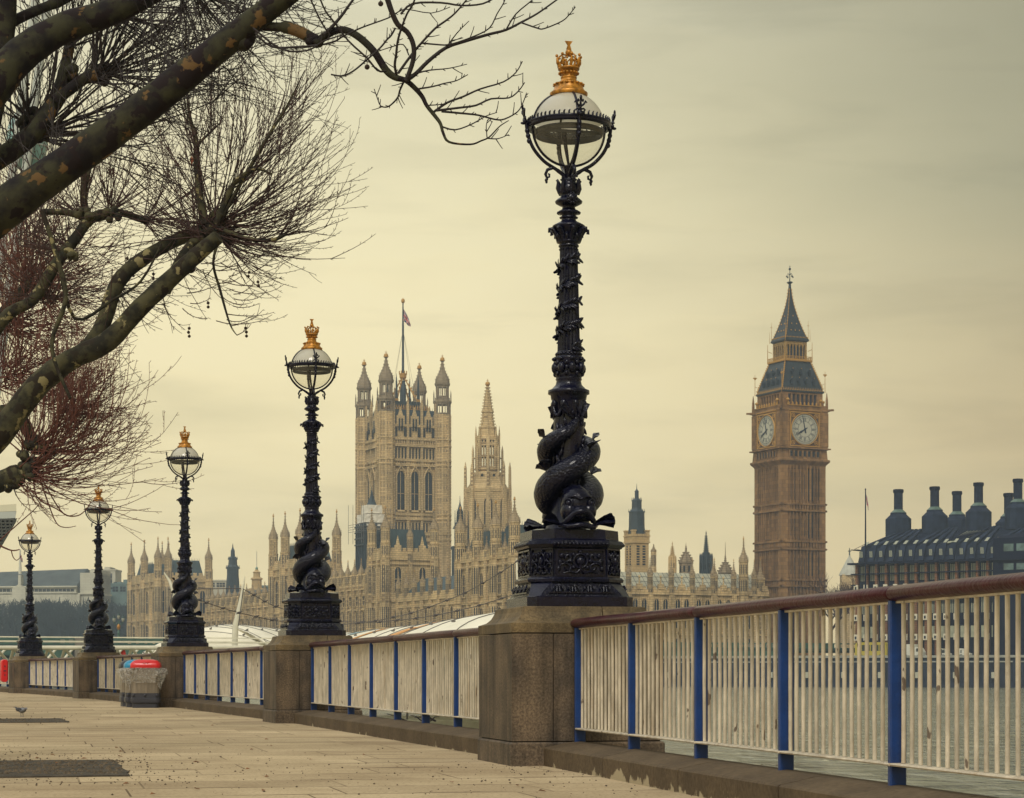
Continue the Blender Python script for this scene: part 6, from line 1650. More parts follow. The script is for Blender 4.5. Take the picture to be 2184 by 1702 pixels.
# honey stone below, greyer lantern stages above
for (x, y) in ((-S, -S), (S, -S), (-S, S), (S, S)): link('turret', vt, root, (x, y, 0))
roof_mansard(root, -S + .5, S - .5, -S + .5, S - .5, 75.5, zz(880), 1.4, m_lead)
m = MB(); zr = zz(881)
m.bb(-6.2, 6.2, -6.2, 6.2, zr - .4, zr + .6)
for k in range(17):
    u = -6.2 + 12.4 * k / 16
    for (x, y) in ((u, -6.4), (-6.4, u)): m.box((x, y, zr - .6), (.25, .25, 2.8)); m.box((x, y, zr + 1.3), (.4, .4, 1.0), 0, .1)
m.build('gilt_cresting', m_giltf, root)
# iron lantern and its gilt flying ribs
m = MB(); zl = zz(858); Q = 3.6
for k in range(5):
    u = -Q + 2 * Q * k / 4
    for (x, y) in ((u, -Q), (-Q, u), (u, Q), (Q, u)): m.box((x, y, (zr + zl) / 2), (.42, .42, zl - zr))
m.bb(-Q, Q, -Q, -Q + .3, zl - 1.3, zl - .2); m.bb(-Q, Q, Q - .3, Q, zl - 1.3, zl - .2); m.bb(-Q, -Q + .3, -Q + .3, Q - .3, zl - 1.3, zl - .2); m.bb(Q - .3, Q, -Q + .3, Q - .3, zl - 1.3, zl - .2)
m.lathe([(1.1, zl - 6), (1.0, zl + 4), (.6, zz(812))], 8, smooth=False)
for sx in (-1, 1):
    for sy in (-1, 1): m.box((sx * Q, sy * Q, zl + 2.2), (.8, .8, 7), 0, .5); m.box((sx * Q, sy * Q, zl + 7.0), (.4, .4, 2.6), 0, .05)
m.build('iron_lantern', m_lead, root)
m = MB()
for sx in (-1, 1):
    for sy in (-1, 1):
        m.tube([(sx * Q, sy * Q, zl - .3), (sx * Q * .55, sy * Q * .55, zz(835)), (sx * .4, sy * .4, zz(808))], [.28, .24, .2], 5)
        m.box((sx * Q, sy * Q, zl + .2), (1.0, 1.0, .7))
        for j in range(6): f = j / 6; m.box((sx * Q * (1 - f * .9), sy * Q * (1 - f * .9), zl + .6 + (zz(808) - zl) * f), (.35, .35, .5))
m.lathe([(.5, zz(810)), (1.1, zz(806)), (1.25, zz(797)), (.6, zz(796))], 8, smooth=False)
for j in range(8): a = j * math.pi / 4; m.box((1.2 * math.cos(a), 1.2 * math.sin(a), zz(795)), (.25, .25, 1.0))
m.build('gilt_ribs', m_giltf, root)
m = MB(); m.tube([(0, 0, zz(797)), (0, 0, zz(700)), (0, 0, zz(646))], [.42, .34, .20], 8); pole = m.build('flagpole', m_lead, root)
m = MB(); m.ell((0, 0, zz(642)), (.62, .62, .8), 8, 6); m.tube([(0, 0, zz(640)), (0, 0, zz(635.5))], [.2, .04], 5); m.build('gilt_ball', m_giltf, pole)
m = MB()
for a in (0, 1.57, 3.14, 4.71): m.tube([(0, 0, zz(702)), (5.6 * math.cos(a + .5), 5.6 * math.sin(a + .5), zz(868))], .045, 4)
m.build('guy_wires', mat('pale_wire', (.35, .32, .22), .6), pole)
# flag
flag_me = None
def flag_mat():
    m = bpy.data.materials.new('flag_cloth'); m.use_nodes = True
    t = m.node_tree; b = t.nodes['Principled BSDF']; L = t.links.new; b.inputs['Roughness'].default_value = .8
    g = t.nodes.new('ShaderNodeUVMap'); s = t.nodes.new('ShaderNodeSeparateXYZ'); L(g.outputs[0], s.inputs[0])
    def M2(op, a, c=None, c3=None):
        n = t.nodes.new('ShaderNodeMath'); n.operation = op
        for i, v in enumerate((a, c, c3)):
            if v is None: continue
            if isinstance(v, (int, float)): n.inputs[i].default_value = v
            else: L(v, n.inputs[i])
        return n.outputs[0]
    u = M2('SUBTRACT', s.outputs[0], .5); v = M2('SUBTRACT', s.outputs[1], .5)
    au, av = M2('ABSOLUTE', u), M2('ABSOLUTE', v); au2 = M2('MULTIPLY', au, 2.0)
    cross = M2('MINIMUM', au2, av); diag = M2('ABSOLUTE', M2('SUBTRACT', au, av))
    cur = None
    def mixc(fac, a, c):
        n = t.nodes.new('ShaderNodeMix'); n.data_type = 'RGBA'; L(fac, n.inputs[0])
        if isinstance(a, tuple): n.inputs[6].default_value = (*a, 1)
        else: L(a, n.inputs[6])
        n.inputs[7].default_value = (*c, 1); return n.outputs[2]
    blue, wht, red = (.03, .04, .14), (.62, .55, .48), (.42, .02, .045)
    c = mixc(M2('LESS_THAN', diag, .10), blue, wht); c = mixc(M2('LESS_THAN', diag, .035), c, red)
    c = mixc(M2('LESS_THAN', cross, .165), c, wht); c = mixc(M2('LESS_THAN', cross, .10), c, red)
    L(c, b.inputs['Base Color']); return m
m_flag = flag_mat()
def flag(name, label, org, pts_top, pts_bot, D):
    """drooping cloth between the pole edge and the free edge; pts in picture px relative to the hoist"""
    n = 14; m = MB(); uv = []
    top = smooth_path(pts_top, 6); bot = smooth_path(pts_bot, 6)
    k = len(top) - 1
    rings = []
    for i in range(n + 1):
        f = i / n * k; j = min(int(f), k - 1); ft = f - j
        a = [top[j][q] + (top[j + 1][q] - top[j][q]) * ft for q in (0, 1)]; b_ = [bot[j][q] + (bot[j + 1][q] - bot[j][q]) * ft for q in (0, 1)]
        rg = []
        for q in range(9):
            g_ = q / 8; x = a[0] + (b_[0] - a[0]) * g_; y = a[1] + (b_[1] - a[1]) * g_
            p = W(x, y, D); p.y += .35 * math.sin(i * .9 + g_ * 4) * D / 654; rg.append(tuple(p - org))
        rings.append(rg)
    m.loft(rings, smooth=True, cap=False, closed=False)
    me = m.mesh(name, m_flag); ul = me.uv_layers.new(name='UVMap')
    for p in me.polygons:
        for li in p.loop_indices:
            vi = me.loops[li].vertex_index; ul.data[li].uv = (vi // 9 / n, 1 - (vi % 9) / 8)
    o = link(name, me, None, tuple(org))
    return tag(o, label, 'flag', 'union flags on poles')
flag('flag', 'red white and blue flag hanging from the pole of the square tower', W(859.5, 657, TD), [(859.8, 657), (866, 668), (871, 678), (876, 693)], [(859.8, 684), (865, 688), (869, 693), (876, 697)], TD)

# ---- scaffolded shaft in front of the flag tower
D = 606; c = GR(793, D, 0); zf = lambda y: EYE + (1432 - y) / F * D; k = D / F
root = thing('scaffold_tower', 'dark slender tower wrapped in white scaffold sheeting, left of the flag tower', 'tower', (c.x, c.y, 0), PAL)
m = MB(); m.bb(-3.3, 3.3, -3.3, 3.3, 3, zf(1118))
for u in (-3.3, -1.6, 0, 1.6, 3.3): m.bb(u - .25, u + .25, -3.7, -3.3, 3, zf(1118)); m.bb(-3.7, -3.3, u - .25, u + .25, 3, zf(1118))
for y in (1125, 1137, 1150, 1163): m.bb(-3.9, 3.9, -3.9, 3.9, zf(y) - .2, zf(y) + .2)
m.build('shaft', m_lead, root)
m = MB()
def sheet(w0, w1, y0, y1):
    a_, b_ = w0 * k / 2.66, w1 * k / 2.66; n = 10; rings = []
    for q in range(5):
        f = q / 4; h = a_ + (b_ - a_) * f; rg = []
        for (sx, sy, ex, ey) in ((-1, -1, 1, -1), (1, -1, 1, 1), (1, 1, -1, 1), (-1, 1, -1, -1)):
            for j in range(n): g_ = j / n; rg.append(((sx + (ex - sx) * g_) * h + random.uniform(-.09, .09), (sy + (ey - sy) * g_) * h + random.uniform(-.09, .09), zf(y0 + (y1 - y0) * f)))
        rings.append(rg)
    m.loft(rings)
sheet(68, 66, 1131, 1118); sheet(66, 64, 1116, 1098); sheet(46, 44, 1096, 1078)
m.build('scaffold_sheeting', mat('white_sheeting', (.70, .66, .56), .6, var=.12, scale=.5, bump=.5, bscale=1.2), root)
m = MB(); m.lathe([(1.6, zf(1078)), (1.1, zf(1070)), (.5, zf(1058)), (.2, zf(1046))], 6, smooth=False); m.tube([(0, 0, zf(1048)), (0, 0, zf(1038))], .1, 4); m.build('spire', m_lead, root)
m = MB()
for sx in (-1, 1):
    for sy in (-1, 1):
        for q in (0, 1): m.tube([(sx * (4.2 + q), sy * (4.2 + q), zf(1160)), (sx * (4.2 + q), sy * (4.2 + q), zf(1076))], .06, 4)
for y in range(1120, 1136, 5): m.tube([(-5.4, -5.2, zf(y)), (5.4, -5.2, zf(y))], .06, 4); m.tube([(-5.2, -5.4, zf(y)), (-5.2, 5.4, zf(y))], .06, 4)
m.build('scaffold_poles', m_grey, root)

# ---- the octagonal central tower with its spire
D = 604; c = GR(1040, D, 0); zc = lambda y: EYE + (1432 - y) / F * D; k = D / F
root = thing('spire_tower', 'octagonal stone tower with a tall pointed spire between flag tower and tallest lamp', 'tower', (c.x, c.y, 0), PAL)
m = MB(); a0 = math.pi / 8
def ring8(r, z): return [(r / math.cos(a0) * math.cos(a0 + j * math.pi / 4), r / math.cos(a0) * math.sin(a0 + j * math.pi / 4), z) for j in range(8)]
def px(w_): return w_ * k / 2
m.loft([ring8(px(86), 3), ring8(px(86), zc(1052)), ring8(px(88), zc(1051)), ring8(px(88), zc(1044)), ring8(px(82), zc(1043)), ring8(px(70), zc(1032)), ring8(px(62), zc(1018)), ring8(px(58), zc(1010)), ring8(px(56), zc(1008))])
m.loft([ring8(px(40), zc(1012)), ring8(px(40), zc(1000))])
for j in range(8):
    a = a0 + j * math.pi / 4; q = px(86) / math.cos(a0); m.box((q * math.cos(a), q * math.sin(a), (zc(1040) + 3) / 2), (1.2, 1.2, zc(1040) - 3), a)
    m.tube([(q * 1.02 * math.cos(a), q * 1.02 * math.sin(a), zc(1044)), (q * 1.02 * math.cos(a), q * 1.02 * math.sin(a), zc(998)), (q * 1.02 * math.cos(a), q * 1.02 * math.sin(a), zc(985))], [.5, .4, .03], 4)
    q2 = px(58) / math.cos(a0); m.tube([(q2 * math.cos(a), q2 * math.sin(a), zc(1016)), (q2 * math.cos(a), q2 * math.sin(a), zc(962)), (q2 * math.cos(a), q2 * math.sin(a), zc(950))], [.42, .34, .03], 4)
    for yy in (980, 1004): m.tube([(q2 * math.cos(a), q2 * math.sin(a), zc(yy)), (px(42) * math.cos(a), px(42) * math.sin(a), zc(yy - 7))], .2, 4)
    q3 = px(44) / math.cos(a0); m.box((q3 * math.cos(a), q3 * math.sin(a), (zc(1004) + zc(930)) / 2), (.8, .9, zc(930) - zc(1004)), a)
    b_ = j * math.pi / 4; q4 = px(43)
    for (ya, yb) in ((1004, 996), (976, 972), (952, 945), (940, 934)): m.box((q4 * math.cos(b_), q4 * math.sin(b_), zc((ya + yb) / 2)), (.5, q4 * .84, (ya - yb) * k), b_)
    for off in (-.26, 0, .26): m.box((q4 * math.cos(b_) - q4 * off * math.sin(b_), q4 * math.sin(b_) + q4 * off * math.cos(b_), zc(968)), (.3, .16 if off else .34, (1000 - 940) * k), b_)
    m.tube([(q3 * math.cos(a), q3 * math.sin(a), zc(948)), (q3 * 1.05 * math.cos(a), q3 * 1.05 * math.sin(a), zc(925)), (q3 * 1.05 * math.cos(a), q3 * 1.05 * math.sin(a), zc(908))], [.4, .28, .03], 4)
m.loft([ring8(px(42), zc(938)), ring8(px(40), zc(932)), ring8(px(38), zc(930))])
m.loft([ring8(px(34), zc(930)), ring8(px(33), zc(916)), ring8(px(36), zc(914)), ring8(px(36), zc(911)), ring8(px(28), zc(909))])
m.loft([ring8(px(28), zc(910)), ring8(px(21), zc(882)), ring8(px(24), zc(880)), ring8(px(24), zc(876)), ring8(px(19), zc(874)), ring8(px(13), zc(850)), ring8(px(14), zc(848)), ring8(px(11), zc(846)), ring8(px(4), zc(822))])
crockets(m, [(px(28) / .92, zc(908)), (px(21) / .92, zc(882)), (px(13) / .92, zc(850)), (px(5) / .92, zc(824))], 8, (0, 0), a0, .30, .8)
m.build('walls', [m_pal, m_pane], root)
for j in range(8):
    b_ = j * math.pi / 4; q = px(86)
    for off in (-2.1, 2.1):
        me = window_mesh(1.75, zc(1064) - zc(1120), 2, m_pal, True, (.5,), .3, .4)
        link('window', me, root, (q * math.cos(b_) - off * math.sin(b_), q * math.sin(b_) + off * math.cos(b_), zc(1122)), b_ + math.pi / 2)
    q = px(62); me = window_mesh(.9, 1.9, 1, m_pal, True, (), .2, .3); link('window', me, root, (q * math.cos(b_), q * math.sin(b_), zc(1027)), b_ + math.pi / 2)
m = MB(); m.tube([(0, 0, zc(824)), (0, 0, zc(808))], [.2, .06], 5); m.ell((0, 0, zc(819)), (.75, .75, .7), 8, 6); m.box((0, 0, zc(812)), (.7, .12, .12)); m.build('gilt_finial', m_giltf, root)

# ---- green iron ventilation turret between them
D = 560; c = GR(981, D, 0); zi = lambda y: EYE + (1432 - y) / F * D; k = D / F
root = thing('iron_turret', 'dark green iron turret with a small spire left of the spire tower', 'turret', (c.x, c.y, 0), PAL)
m = MB(); h = 9 * k
m.bb(-h * 1.7, h * 1.7, -h, h, 3, zi(1165)); m.bb(-h * 1.9, h * 1.9, -h * 1.2, h * 1.2, zi(1172), zi(1166))
for u in (-1.7, -.85, 0, .85, 1.7): m.bb(h * u - .2, h * u + .2, -h - .4, -h, 3 + 20, zi(1150)); m.box((h * u, -h, zi(1120)), (.35, .35, zi(1090) - zi(1150)), 0, .3)
m.bb(-h * 1.1, h * .4, -h * .8, h * .8, zi(1165), zi(1128)); m.loft([[(x, y, zi(1128)) for x, y in ((-h * 1.5, -h), (h * 1.0, -h), (h * 1.0, h), (-h * 1.5, h))], [(x, y, zi(1112)) for x, y in ((-h * .7, -h * .5), (h * .7, -h * .5), (h * .7, h * .5), (-h * .7, h * .5))]])
m.lathe([(h * .62, zi(1114)), (h * .62, zi(1096)), (h * .75, zi(1095)), (h * .5, zi(1084)), (h * .18, zi(1074)), (h * .08, zi(1068)), (.05, zi(1058))], 8, smooth=False)
for j in range(8): a = j * math.pi / 4; m.tube([(h * .75 * math.cos(a), h * .75 * math.sin(a), zi(1112)), (h * .75 * math.cos(a), h * .75 * math.sin(a), zi(1086))], [.22, .04], 4)
m.build('frame', m_lead, root)

# ---- clock tower
D = 495.0; c = GR(1684.5, D, 0); zb = lambda y: EYE + (1432 - y) / F * D
root = thing('clock_tower', 'tall brown stone clock tower with two white dials and a steep pointed roof', 'clock tower', (c.x, c.y, 0), PAL)
root['label'] = 'tall brown stone clock tower with white dials, gilt trim and a steep pointed roof'
H = 6.0
m = MB(); m.bb(-H + .45, H - .45, -H + .45, H - .45, 3, zb(985))
for sx in (-1, 1):                                                            # corner buttresses, ribbed panels between
    for sy in (-1, 1): m.box((sx * (H - .85), sy * (H - .85), (3 + zb(985)) / 2), (1.7, 1.7, zb(985) - 3))
for b_ in range(4):
    m.M = Matrix.Rotation(b_ * math.pi / 2, 4, 'Z')
    n = 9
    for k in range(n):
        u = -4.2 + 8.4 * (k + .5) / n; wd = .13 if k not in (2, 6) else .24
        m.bb(u - wd, u + wd, -H - .12 if k % 2 else -H - .02, -H + .4, 3, zb(994))
    for i, y in enumerate((1079, 1093, 1158, 1174, 1239, 1252)): o = .26 + .015 * (i % 3); m.bb(-H - o, H + o, -H - o, -H + .34, zb(y) - .22, zb(y) + .22)
    for y in (1086, 1166, 1245):
        for k in range(16): u = -H + (k + .5) * 2 * H / 16; m.bb(u - .15, u + .15, -H - .16, -H + .3, zb(y) - .55, zb(y) + .55)
    m.cur = 1
    for (ya, yb) in ((1150, 1100), (1072, 1003), (1230, 1182)):
        for u in (-2.55, -1.62, 1.62, 2.55): m.bb(u - .19, u + .19, -H + .30, -H + .43, zb(ya), zb(yb))
        for k in range(9):
            u = -4.2 + 8.4 * (k + 1.0) / 9 - .47
            if k not in (2, 6): m.bb(u + .40, u + .52, -H + .31, -H + .40, zb(ya - 3), zb(yb + 4 + (k * 7) % 5 * 3))
    m.cur = 0
m.M = None
m.build('shaft', [m_bbs, m_pane], root)
m = MB(); K = 6.35
m.loft([[(sx * h, sy * h, z) for sx, sy in ((-1, -1), (1, -1), (1, 1), (-1, 1))] for h, z in ((H - .2, zb(1003)), (H + .1, zb(996)), (H + .75, zb(989)), (H + .75, zb(985)), (K, zb(984)), (K - .15, zb(967)), (K - .15, zb(964)), (K + .55, zb(963)), (K + .55, zb(960.5)), (K, zb(959.5)), (K, zb(884)), (K + .15, zb(883)), (K + .15, zb(880)), (K - .1, zb(878.5)), (K - .1, zb(870)))])
for b_ in range(4):
    m.M = Matrix.Rotation(b_ * math.pi / 2, 4, 'Z')
    for k in range(8):                                                        # arcade below the dials
        u = -4.2 + 8.4 * k / 7; m.bb(u - .16, u + .16, -K - .25, -K + .2, zb(981), zb(966))
    m.cur = 1
    for k in range(7): u = -4.2 + 8.4 * (k + .5) / 7; m.bb(u - .33, u + .33, -K - .02, -K + .2, zb(979), zb(968))
    for sx in (-1, 1):
        for y in (904, 912, 928, 937): m.bb(sx * 5.2 - .35, sx * 5.2 + .35, -K - .03, -K + .1, zb(y + 3), zb(y - 3))
    m.cur = 0
    for k in range(20): u = -K + (k + .5) * 2 * K / 20; m.bb(u - .14, u + .14, -K - .5, -K, zb(989), zb(985.5))
    for sx in (-1, 1): m.bb(sx * (K - .9) - .95, sx * (K - .9) + .95, -K - .18, -K + .1, zb(958), zb(886))
    m.box((K + .3, -K - .3, zb(879)), (2.0, .5, .4), -math.pi / 4); m.tube([(K, -K, zb(880)), (K + .9, -K - .9, zb(878.5))], [.35, .2], 5)
    m.tube([(K - .15, -K + .15, zb(884)), (K - .15, -K + .15, zb(858)), (K - .15, -K + .15, zb(841))], [.42, .34, .04], 4)
m.M = None
clock_stage = m.build('clock_stage', [m_bbs, m_pane], root)
# dials
m_dial = mat('opal_dial', (.47, .46, .37), .5, var=.05, scale=2); m_dark = mat('dial_blue_iron', (.012, .026, .055), .5); m_spand = mat('spandrel_panel', (.085, .045, .022), .6, var=.5, scale=2)
dz = zb(921.8); rd = 3.55
def dial_mesh():
    m = MB(); m.M = None
    def disc(r0, r1, y, n, mi):
        m.loft([[(r * math.cos(2 * math.pi * j / n), y, r * math.sin(2 * math.pi * j / n)) for j in range(n)] for r in (r0, r1)], False, False, mi)
    m.cur = 0; m.prism([(rd * math.cos(2 * math.pi * j / 48), -.08, rd * math.sin(2 * math.pi * j / 48)) for j in range(48)], (0, .07, 0))
    m.cur = 1
    for r0, r1 in ((rd * .975, rd * 1.01), (rd * .82, rd * .845), (rd * .50, rd * .525), (rd * .735, rd * .75)): disc(r0, r1, -.095, 48, 1)
    for j in range(60):
        a = 2 * math.pi * j / 60; m.M = Matrix.Rotation(-a, 4, 'Y'); m.bb(-.04, .04, -.10, -.085, rd * .85, rd * .975)
    num = ['XII', 'I', 'II', 'III', 'IV', 'V', 'VI', 'VII', 'VIII', 'IX', 'X', 'XI']
    for j in range(12):                                                       # Roman numerals, read from the centre outwards
        a = 2 * math.pi * j / 12; m.M = Matrix.Rotation(a, 4, 'Y')
        s_ = num[j]; wd = {'I': .16, 'V': .34, 'X': .34}; tot = sum(wd[q] for q in s_) + .03 * (len(s_) - 1); x = -tot / 2; z0, z1 = rd * .54, rd * .73
        for q in s_:
            xc = x + wd[q] / 2
            if q == 'I': m.bb(xc - .05, xc + .05, -.105, -.085, z0, z1)
            else:
                for s in (-1, 1):
                    if q == 'V': p0, p1 = (xc, z0), (xc + s * .14, z1)
                    else: p0, p1 = (xc - s * .14, z0), (xc + s * .14, z1)
                    m.prism([(p0[0] - .04, -.105, p0[1]), (p0[0] + .04, -.105, p0[1]), (p1[0] + .04, -.105, p1[1]), (p1[0] - .04, -.105, p1[1])], (0, .02, 0))
            x += wd[q] + .03
        m.bb(-.045, .045, -.10, -.086, rd * .75, rd * .98)
    m.M = None
    return m.mesh('clock_dial', [m_dial, m_dark])
def hand_mesh(ln, w_, tail, name):
    m = MB()
    if name == 'hour_hand': out_ = [(-w_ * .6, -tail), (w_ * .6, -tail), (w_ * .8, ln * .3), (w_ * 1.3, ln * .55), (w_ * .8, ln * .7), (0, ln), (-w_ * .8, ln * .7), (-w_ * 1.3, ln * .55), (-w_ * .8, ln * .3)]
    else: out_ = [(-w_ * 1.2, -tail), (w_ * 1.2, -tail), (w_ * .9, 0), (w_ * .35, ln), (-w_ * .35, ln), (-w_ * .9, 0)]
    m.prism([(x, -.2, z) for x, z in out_], (0, .05, 0)); m.ell((0, -.18, 0), (w_ * 1.5, .05, w_ * 1.5), 10, 6)
    return m.mesh(name, m_dark)
dm = dial_mesh(); hm = hand_mesh(2.35, .20, .75, 'hour_hand'); mm_ = hand_mesh(3.3, .16, .9, 'minute_hand')
fm = MB(); g_ = 4.0
for (x0, x1, z0, z1) in ((-g_, g_, g_ - .22, g_), (-g_, g_, -g_, -g_ + .22), (-g_, -g_ + .22, -g_ + .22, g_ - .22), (g_ - .22, g_, -g_ + .22, g_ - .22)): fm.bb(x0, x1, -.16, .02, z0, z1)
fm.loft([[(r * math.cos(2 * math.pi * j / 48), y, r * math.sin(2 * math.pi * j / 48)) for j in range(48)] for r, y in ((rd * 1.0, -.09), (rd * 1.01, -.24), (rd * 1.055, -.24), (rd * 1.065, 0))], True, False)
for sx in (-1, 1):
    for sz in (-1, 1):
        fm.tube([(sx * 3.15 + .45 * math.cos(q), -.06, sz * 3.15 + .45 * math.sin(q)) for q in [2 * math.pi * j / 12 for j in range(13)]], .09, 5); fm.ell((sx * 3.15, -.06, sz * 3.15), (.2, .08, .2), 8, 5)
    for j in range(22): fm.box((sx * 4.45, -.02, -4.2 + 8.4 * j / 21), (.22, .16, .20))
fme = fm.mesh('dial_frame', m_giltf)
sm_ = MB(); sm_.bb(-4.0, 4.0, -.02, .02, -4.0, 4.0); sme = sm_.mesh('spandrel', m_spand)
for b_ in range(4):
    a = -b_ * math.pi / 2
    ca, sa = math.cos(a), math.sin(a)
    o = link('clock_dial', dm, root, (K * 1.004 * sa, -K * 1.004 * ca, dz), a)
    link('dial_frame', fme, o); link('spandrel', sme, o)
    h_ = link('hour_hand', hm, o); h_.rotation_euler = (0, R(360 * (7 + 58 / 60) / 12), 0)
    h_ = link('minute_hand', mm_, o); h_.rotation_euler = (0, R(348), 0)
# gilt band above the dials, belfry arcade
m = MB()
for b_ in range(4):
    m.M = Matrix.Rotation(b_ * math.pi / 2, 4, 'Z')
    for k in range(26): u = -4.3 + 8.6 * k / 25; m.box((u, -K - .2, zb(882)), (.16, .12, .22))
    for k in range(9): u = -4.3 + 8.6 * k / 8; m.box((u, -K + .05, zb(868.5)), (.3, .3, .5)); m.ell((u, -K + .05, zb(866)), (.16, .16, .22), 6, 4)
    m.bb(-4.4, 4.4, -K - .14, -K - .05, zb(872), zb(871))
    for sx in (-1, 1): m.lathe([(.2, zb(871)), (.2, zb(863)), (.42, zb(862)), (.46, zb(859.5)), (.2, zb(857))], 8, (sx * 4.5, -K + .1))
m.M = None; m.build('gilt_band', m_giltf, root)
m = MB(); Bf = 5.5
m.bb(-Bf + .5, Bf - .5, -Bf + .5, Bf - .5, zb(872), zb(842))
for b_ in range(4):
    m.M = Matrix.Rotation(b_ * math.pi / 2, 4, 'Z')
    m.box((Bf - .75, -Bf + .75, (zb(872) + zb(842)) / 2), (1.5, 1.5, zb(842) - zb(872)))
    for k in range(8): u = -4.1 + 8.2 * k / 7; m.bb(u - .2, u + .2, -Bf + .02, -Bf + .55, zb(872), zb(846))
    m.bb(-4.1, 4.1, -Bf + .03, -Bf + .55, zb(846.5), zb(842))
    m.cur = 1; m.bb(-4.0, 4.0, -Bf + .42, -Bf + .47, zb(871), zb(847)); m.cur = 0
    for k in range(7):
        u = -4.1 + 8.2 * (k + .5) / 7
        for s in (-1, 1): m.prism([(u + s * .58, -Bf + .04, zb(846)), (u + s * .36, -Bf + .04, zb(846)), (u + s * .36, -Bf + .04, zb(847.5)), (u + s * .58, -Bf + .04, zb(852))], (0, .45, 0))
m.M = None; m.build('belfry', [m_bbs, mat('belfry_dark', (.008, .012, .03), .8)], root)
# roofs
m_bbr = mat('iron_roof_tiles', (.020, .032, .044), .55, var=.3, scale=1.2, stretch=(1.5, 1.5, .6))
def sq(h, z): return [(-h, -h, z), (h, -h, z), (h, h, z), (-h, h, z)]
m = MB(); m.loft([sq(5.5, zb(843.5)), sq(5.75, zb(842)), sq(5.75, zb(839)), sq(5.5, zb(836)), sq(5.35, zb(830)), sq(4.55, zb(806)), sq(3.85, zb(786)), sq(3.35, zb(772))]); low = m.build('lower_roof', m_bbr, root)
def dormer(): 
    m = MB(); m.bb(-.24, .24, -.55, .3, 0, .85, mi=0); m.prism([(-.34, -.6, .82), (.34, -.6, .82), (0, -.6, 1.45)], (0, .9, 0), mi=0); m.bb(-.15, .15, -.57, -.54, .12, .8, mi=1); m.ell((0, -.55, 1.5), (.09, .09, .16), 6, 4, mi=2)
    return m.mesh('dormer', [m_bbr, m_dark, m_giltf])
dme = dormer()
for b_ in range(4):
    a = b_ * math.pi / 2
    for y, n, h in ((826, 4, 5.22), (812, 4, 4.75), (806, 3, 4.55), (793, 3, 4.1)):
        if y in (812, 793): continue
        for k in range(n):
            u = (k - (n - 1) / 2) * h * 1.55 / n; x, yy = u, -h
            link('dormer', dme, low, (x * math.cos(a) - yy * math.sin(a), x * math.sin(a) + yy * math.cos(a), zb(y)), a)
m = MB()
for b_ in range(4):
    m.M = Matrix.Rotation(b_ * math.pi / 2, 4, 'Z')
    m.tube([(5.5, -5.5, zb(835)), (4.55, -4.55, zb(806)), (3.4, -3.4, zb(773))], .12, 5)
    for k in range(14):
        f = (k + .5) / 14; h = 5.5 + (3.4 - 5.5) * f; m.box((h + .12, -h - .12, zb(835 - 62 * f)), (.3, .3, .26), math.pi / 4)
    for k in range(24): u = -5.3 + 10.6 * k / 23; m.box((u, -5.78, zb(838.5)), (.16, .10, .24)); m.box((u, -5.6, zb(835)), (.12, .12, .5), 0, .2)
    # corner standards with vanes
    m.tube([(5.9, -5.9, zb(842)), (5.9, -5.9, zb(796))], [.09, .05], 4); m.box((5.9, -5.9, zb(803.5)), (.95, .10, .30)); m.box((5.9, -5.9, zb(806)), (.3, .3, .2)); m.tube([(5.9, -5.9, zb(822)), (5.2, -5.2, zb(826))], .05, 4)
    # balcony
    m.bb(-3.8, 3.8, -3.8, -3.6, zb(773), zb(771)); m.bb(-3.75, 3.75, -3.72, -3.68, zb(764.5), zb(763.8))
    for k in range(22): u = -3.7 + 7.4 * k / 21; m.bb(u - .05, u + .05, -3.73, -3.67, zb(771), zb(764)); m.ell((u, -3.72, zb(774)), (.14, .14, .2), 6, 4)
    m.tube([(3.75, -3.75, zb(774)), (3.75, -3.75, zb(733))], [.12, .05], 4); m.tube([(3.75, -3.75, zb(748)), (3.0, -3.0, zb(752))], .06, 4)
    m.tube([(3.1, -3.1, zb(731)), (3.1, -3.1, zb(686))], [.07, .03], 4); m.box((3.1, -3.1, zb(697)), (.55, .08, .10)); m.tube([(3.4, -3.4, zb(731)), (3.4, -3.4, zb(706))], [.07, .03], 4)
m.M = None; m.build('gilt_trim', m_giltf, root)
m = MB(); Lq = 2.85
m.bb(-Lq + .5, Lq - .5, -Lq + .5, Lq - .5, zb(772), zb(732), mi=1)
for b_ in range(4):
    m.M = Matrix.Rotation(b_ * math.pi / 2, 4, 'Z')
    m.box((Lq - .2, -Lq + .2, (zb(772) + zb(731)) / 2), (.42, .42, zb(731) - zb(772)))
    for k in range(1, 6): u = -Lq + .2 + (2 * Lq - .4) * k / 6; m.bb(u - .10, u + .10, -Lq + .02, -Lq + .3, zb(772), zb(731))
    m.bb(-Lq + .4, Lq - .4, -Lq + .03, -Lq + .3, zb(738), zb(731)); m.bb(-Lq + .4, Lq - .4, -Lq + .03, -Lq + .3, zb(772), zb(768))
    for k in range(6):
        u = -Lq + .2 + (2 * Lq - .4) * (k + .5) / 6
        for s in (-1, 1): m.prism([(u + s * .4, -Lq + .04, zb(738)), (u + s * .12, -Lq + .04, zb(738)), (u + s * .32, -Lq + .04, zb(745))], (0, .2, 0))
m.M = None; m.build('gilt_lantern', [mat('lantern_gilding', (.32, .20, .065), .5, .1, var=.4, scale=3), m_dark], root)
m = MB(); m.loft([sq(2.75, zb(732.5)), sq(3.25, zb(730)), sq(3.25, zb(727)), sq(3.0, zb(724)), sq(2.95, zb(721)), sq(2.72, zb(719)), sq(2.2, zb(705)), sq(1.65, zb(688)), sq(1.15, zb(670)), sq(.72, zb(652)), sq(.42, zb(634)), sq(.24, zb(615)), sq(.2, zb(606)), sq(.5, zb(603.5)), sq(.5, zb(601.5)), sq(.15, zb(600))]); up = m.build('spire_roof', m_bbr, root)
m = MB()
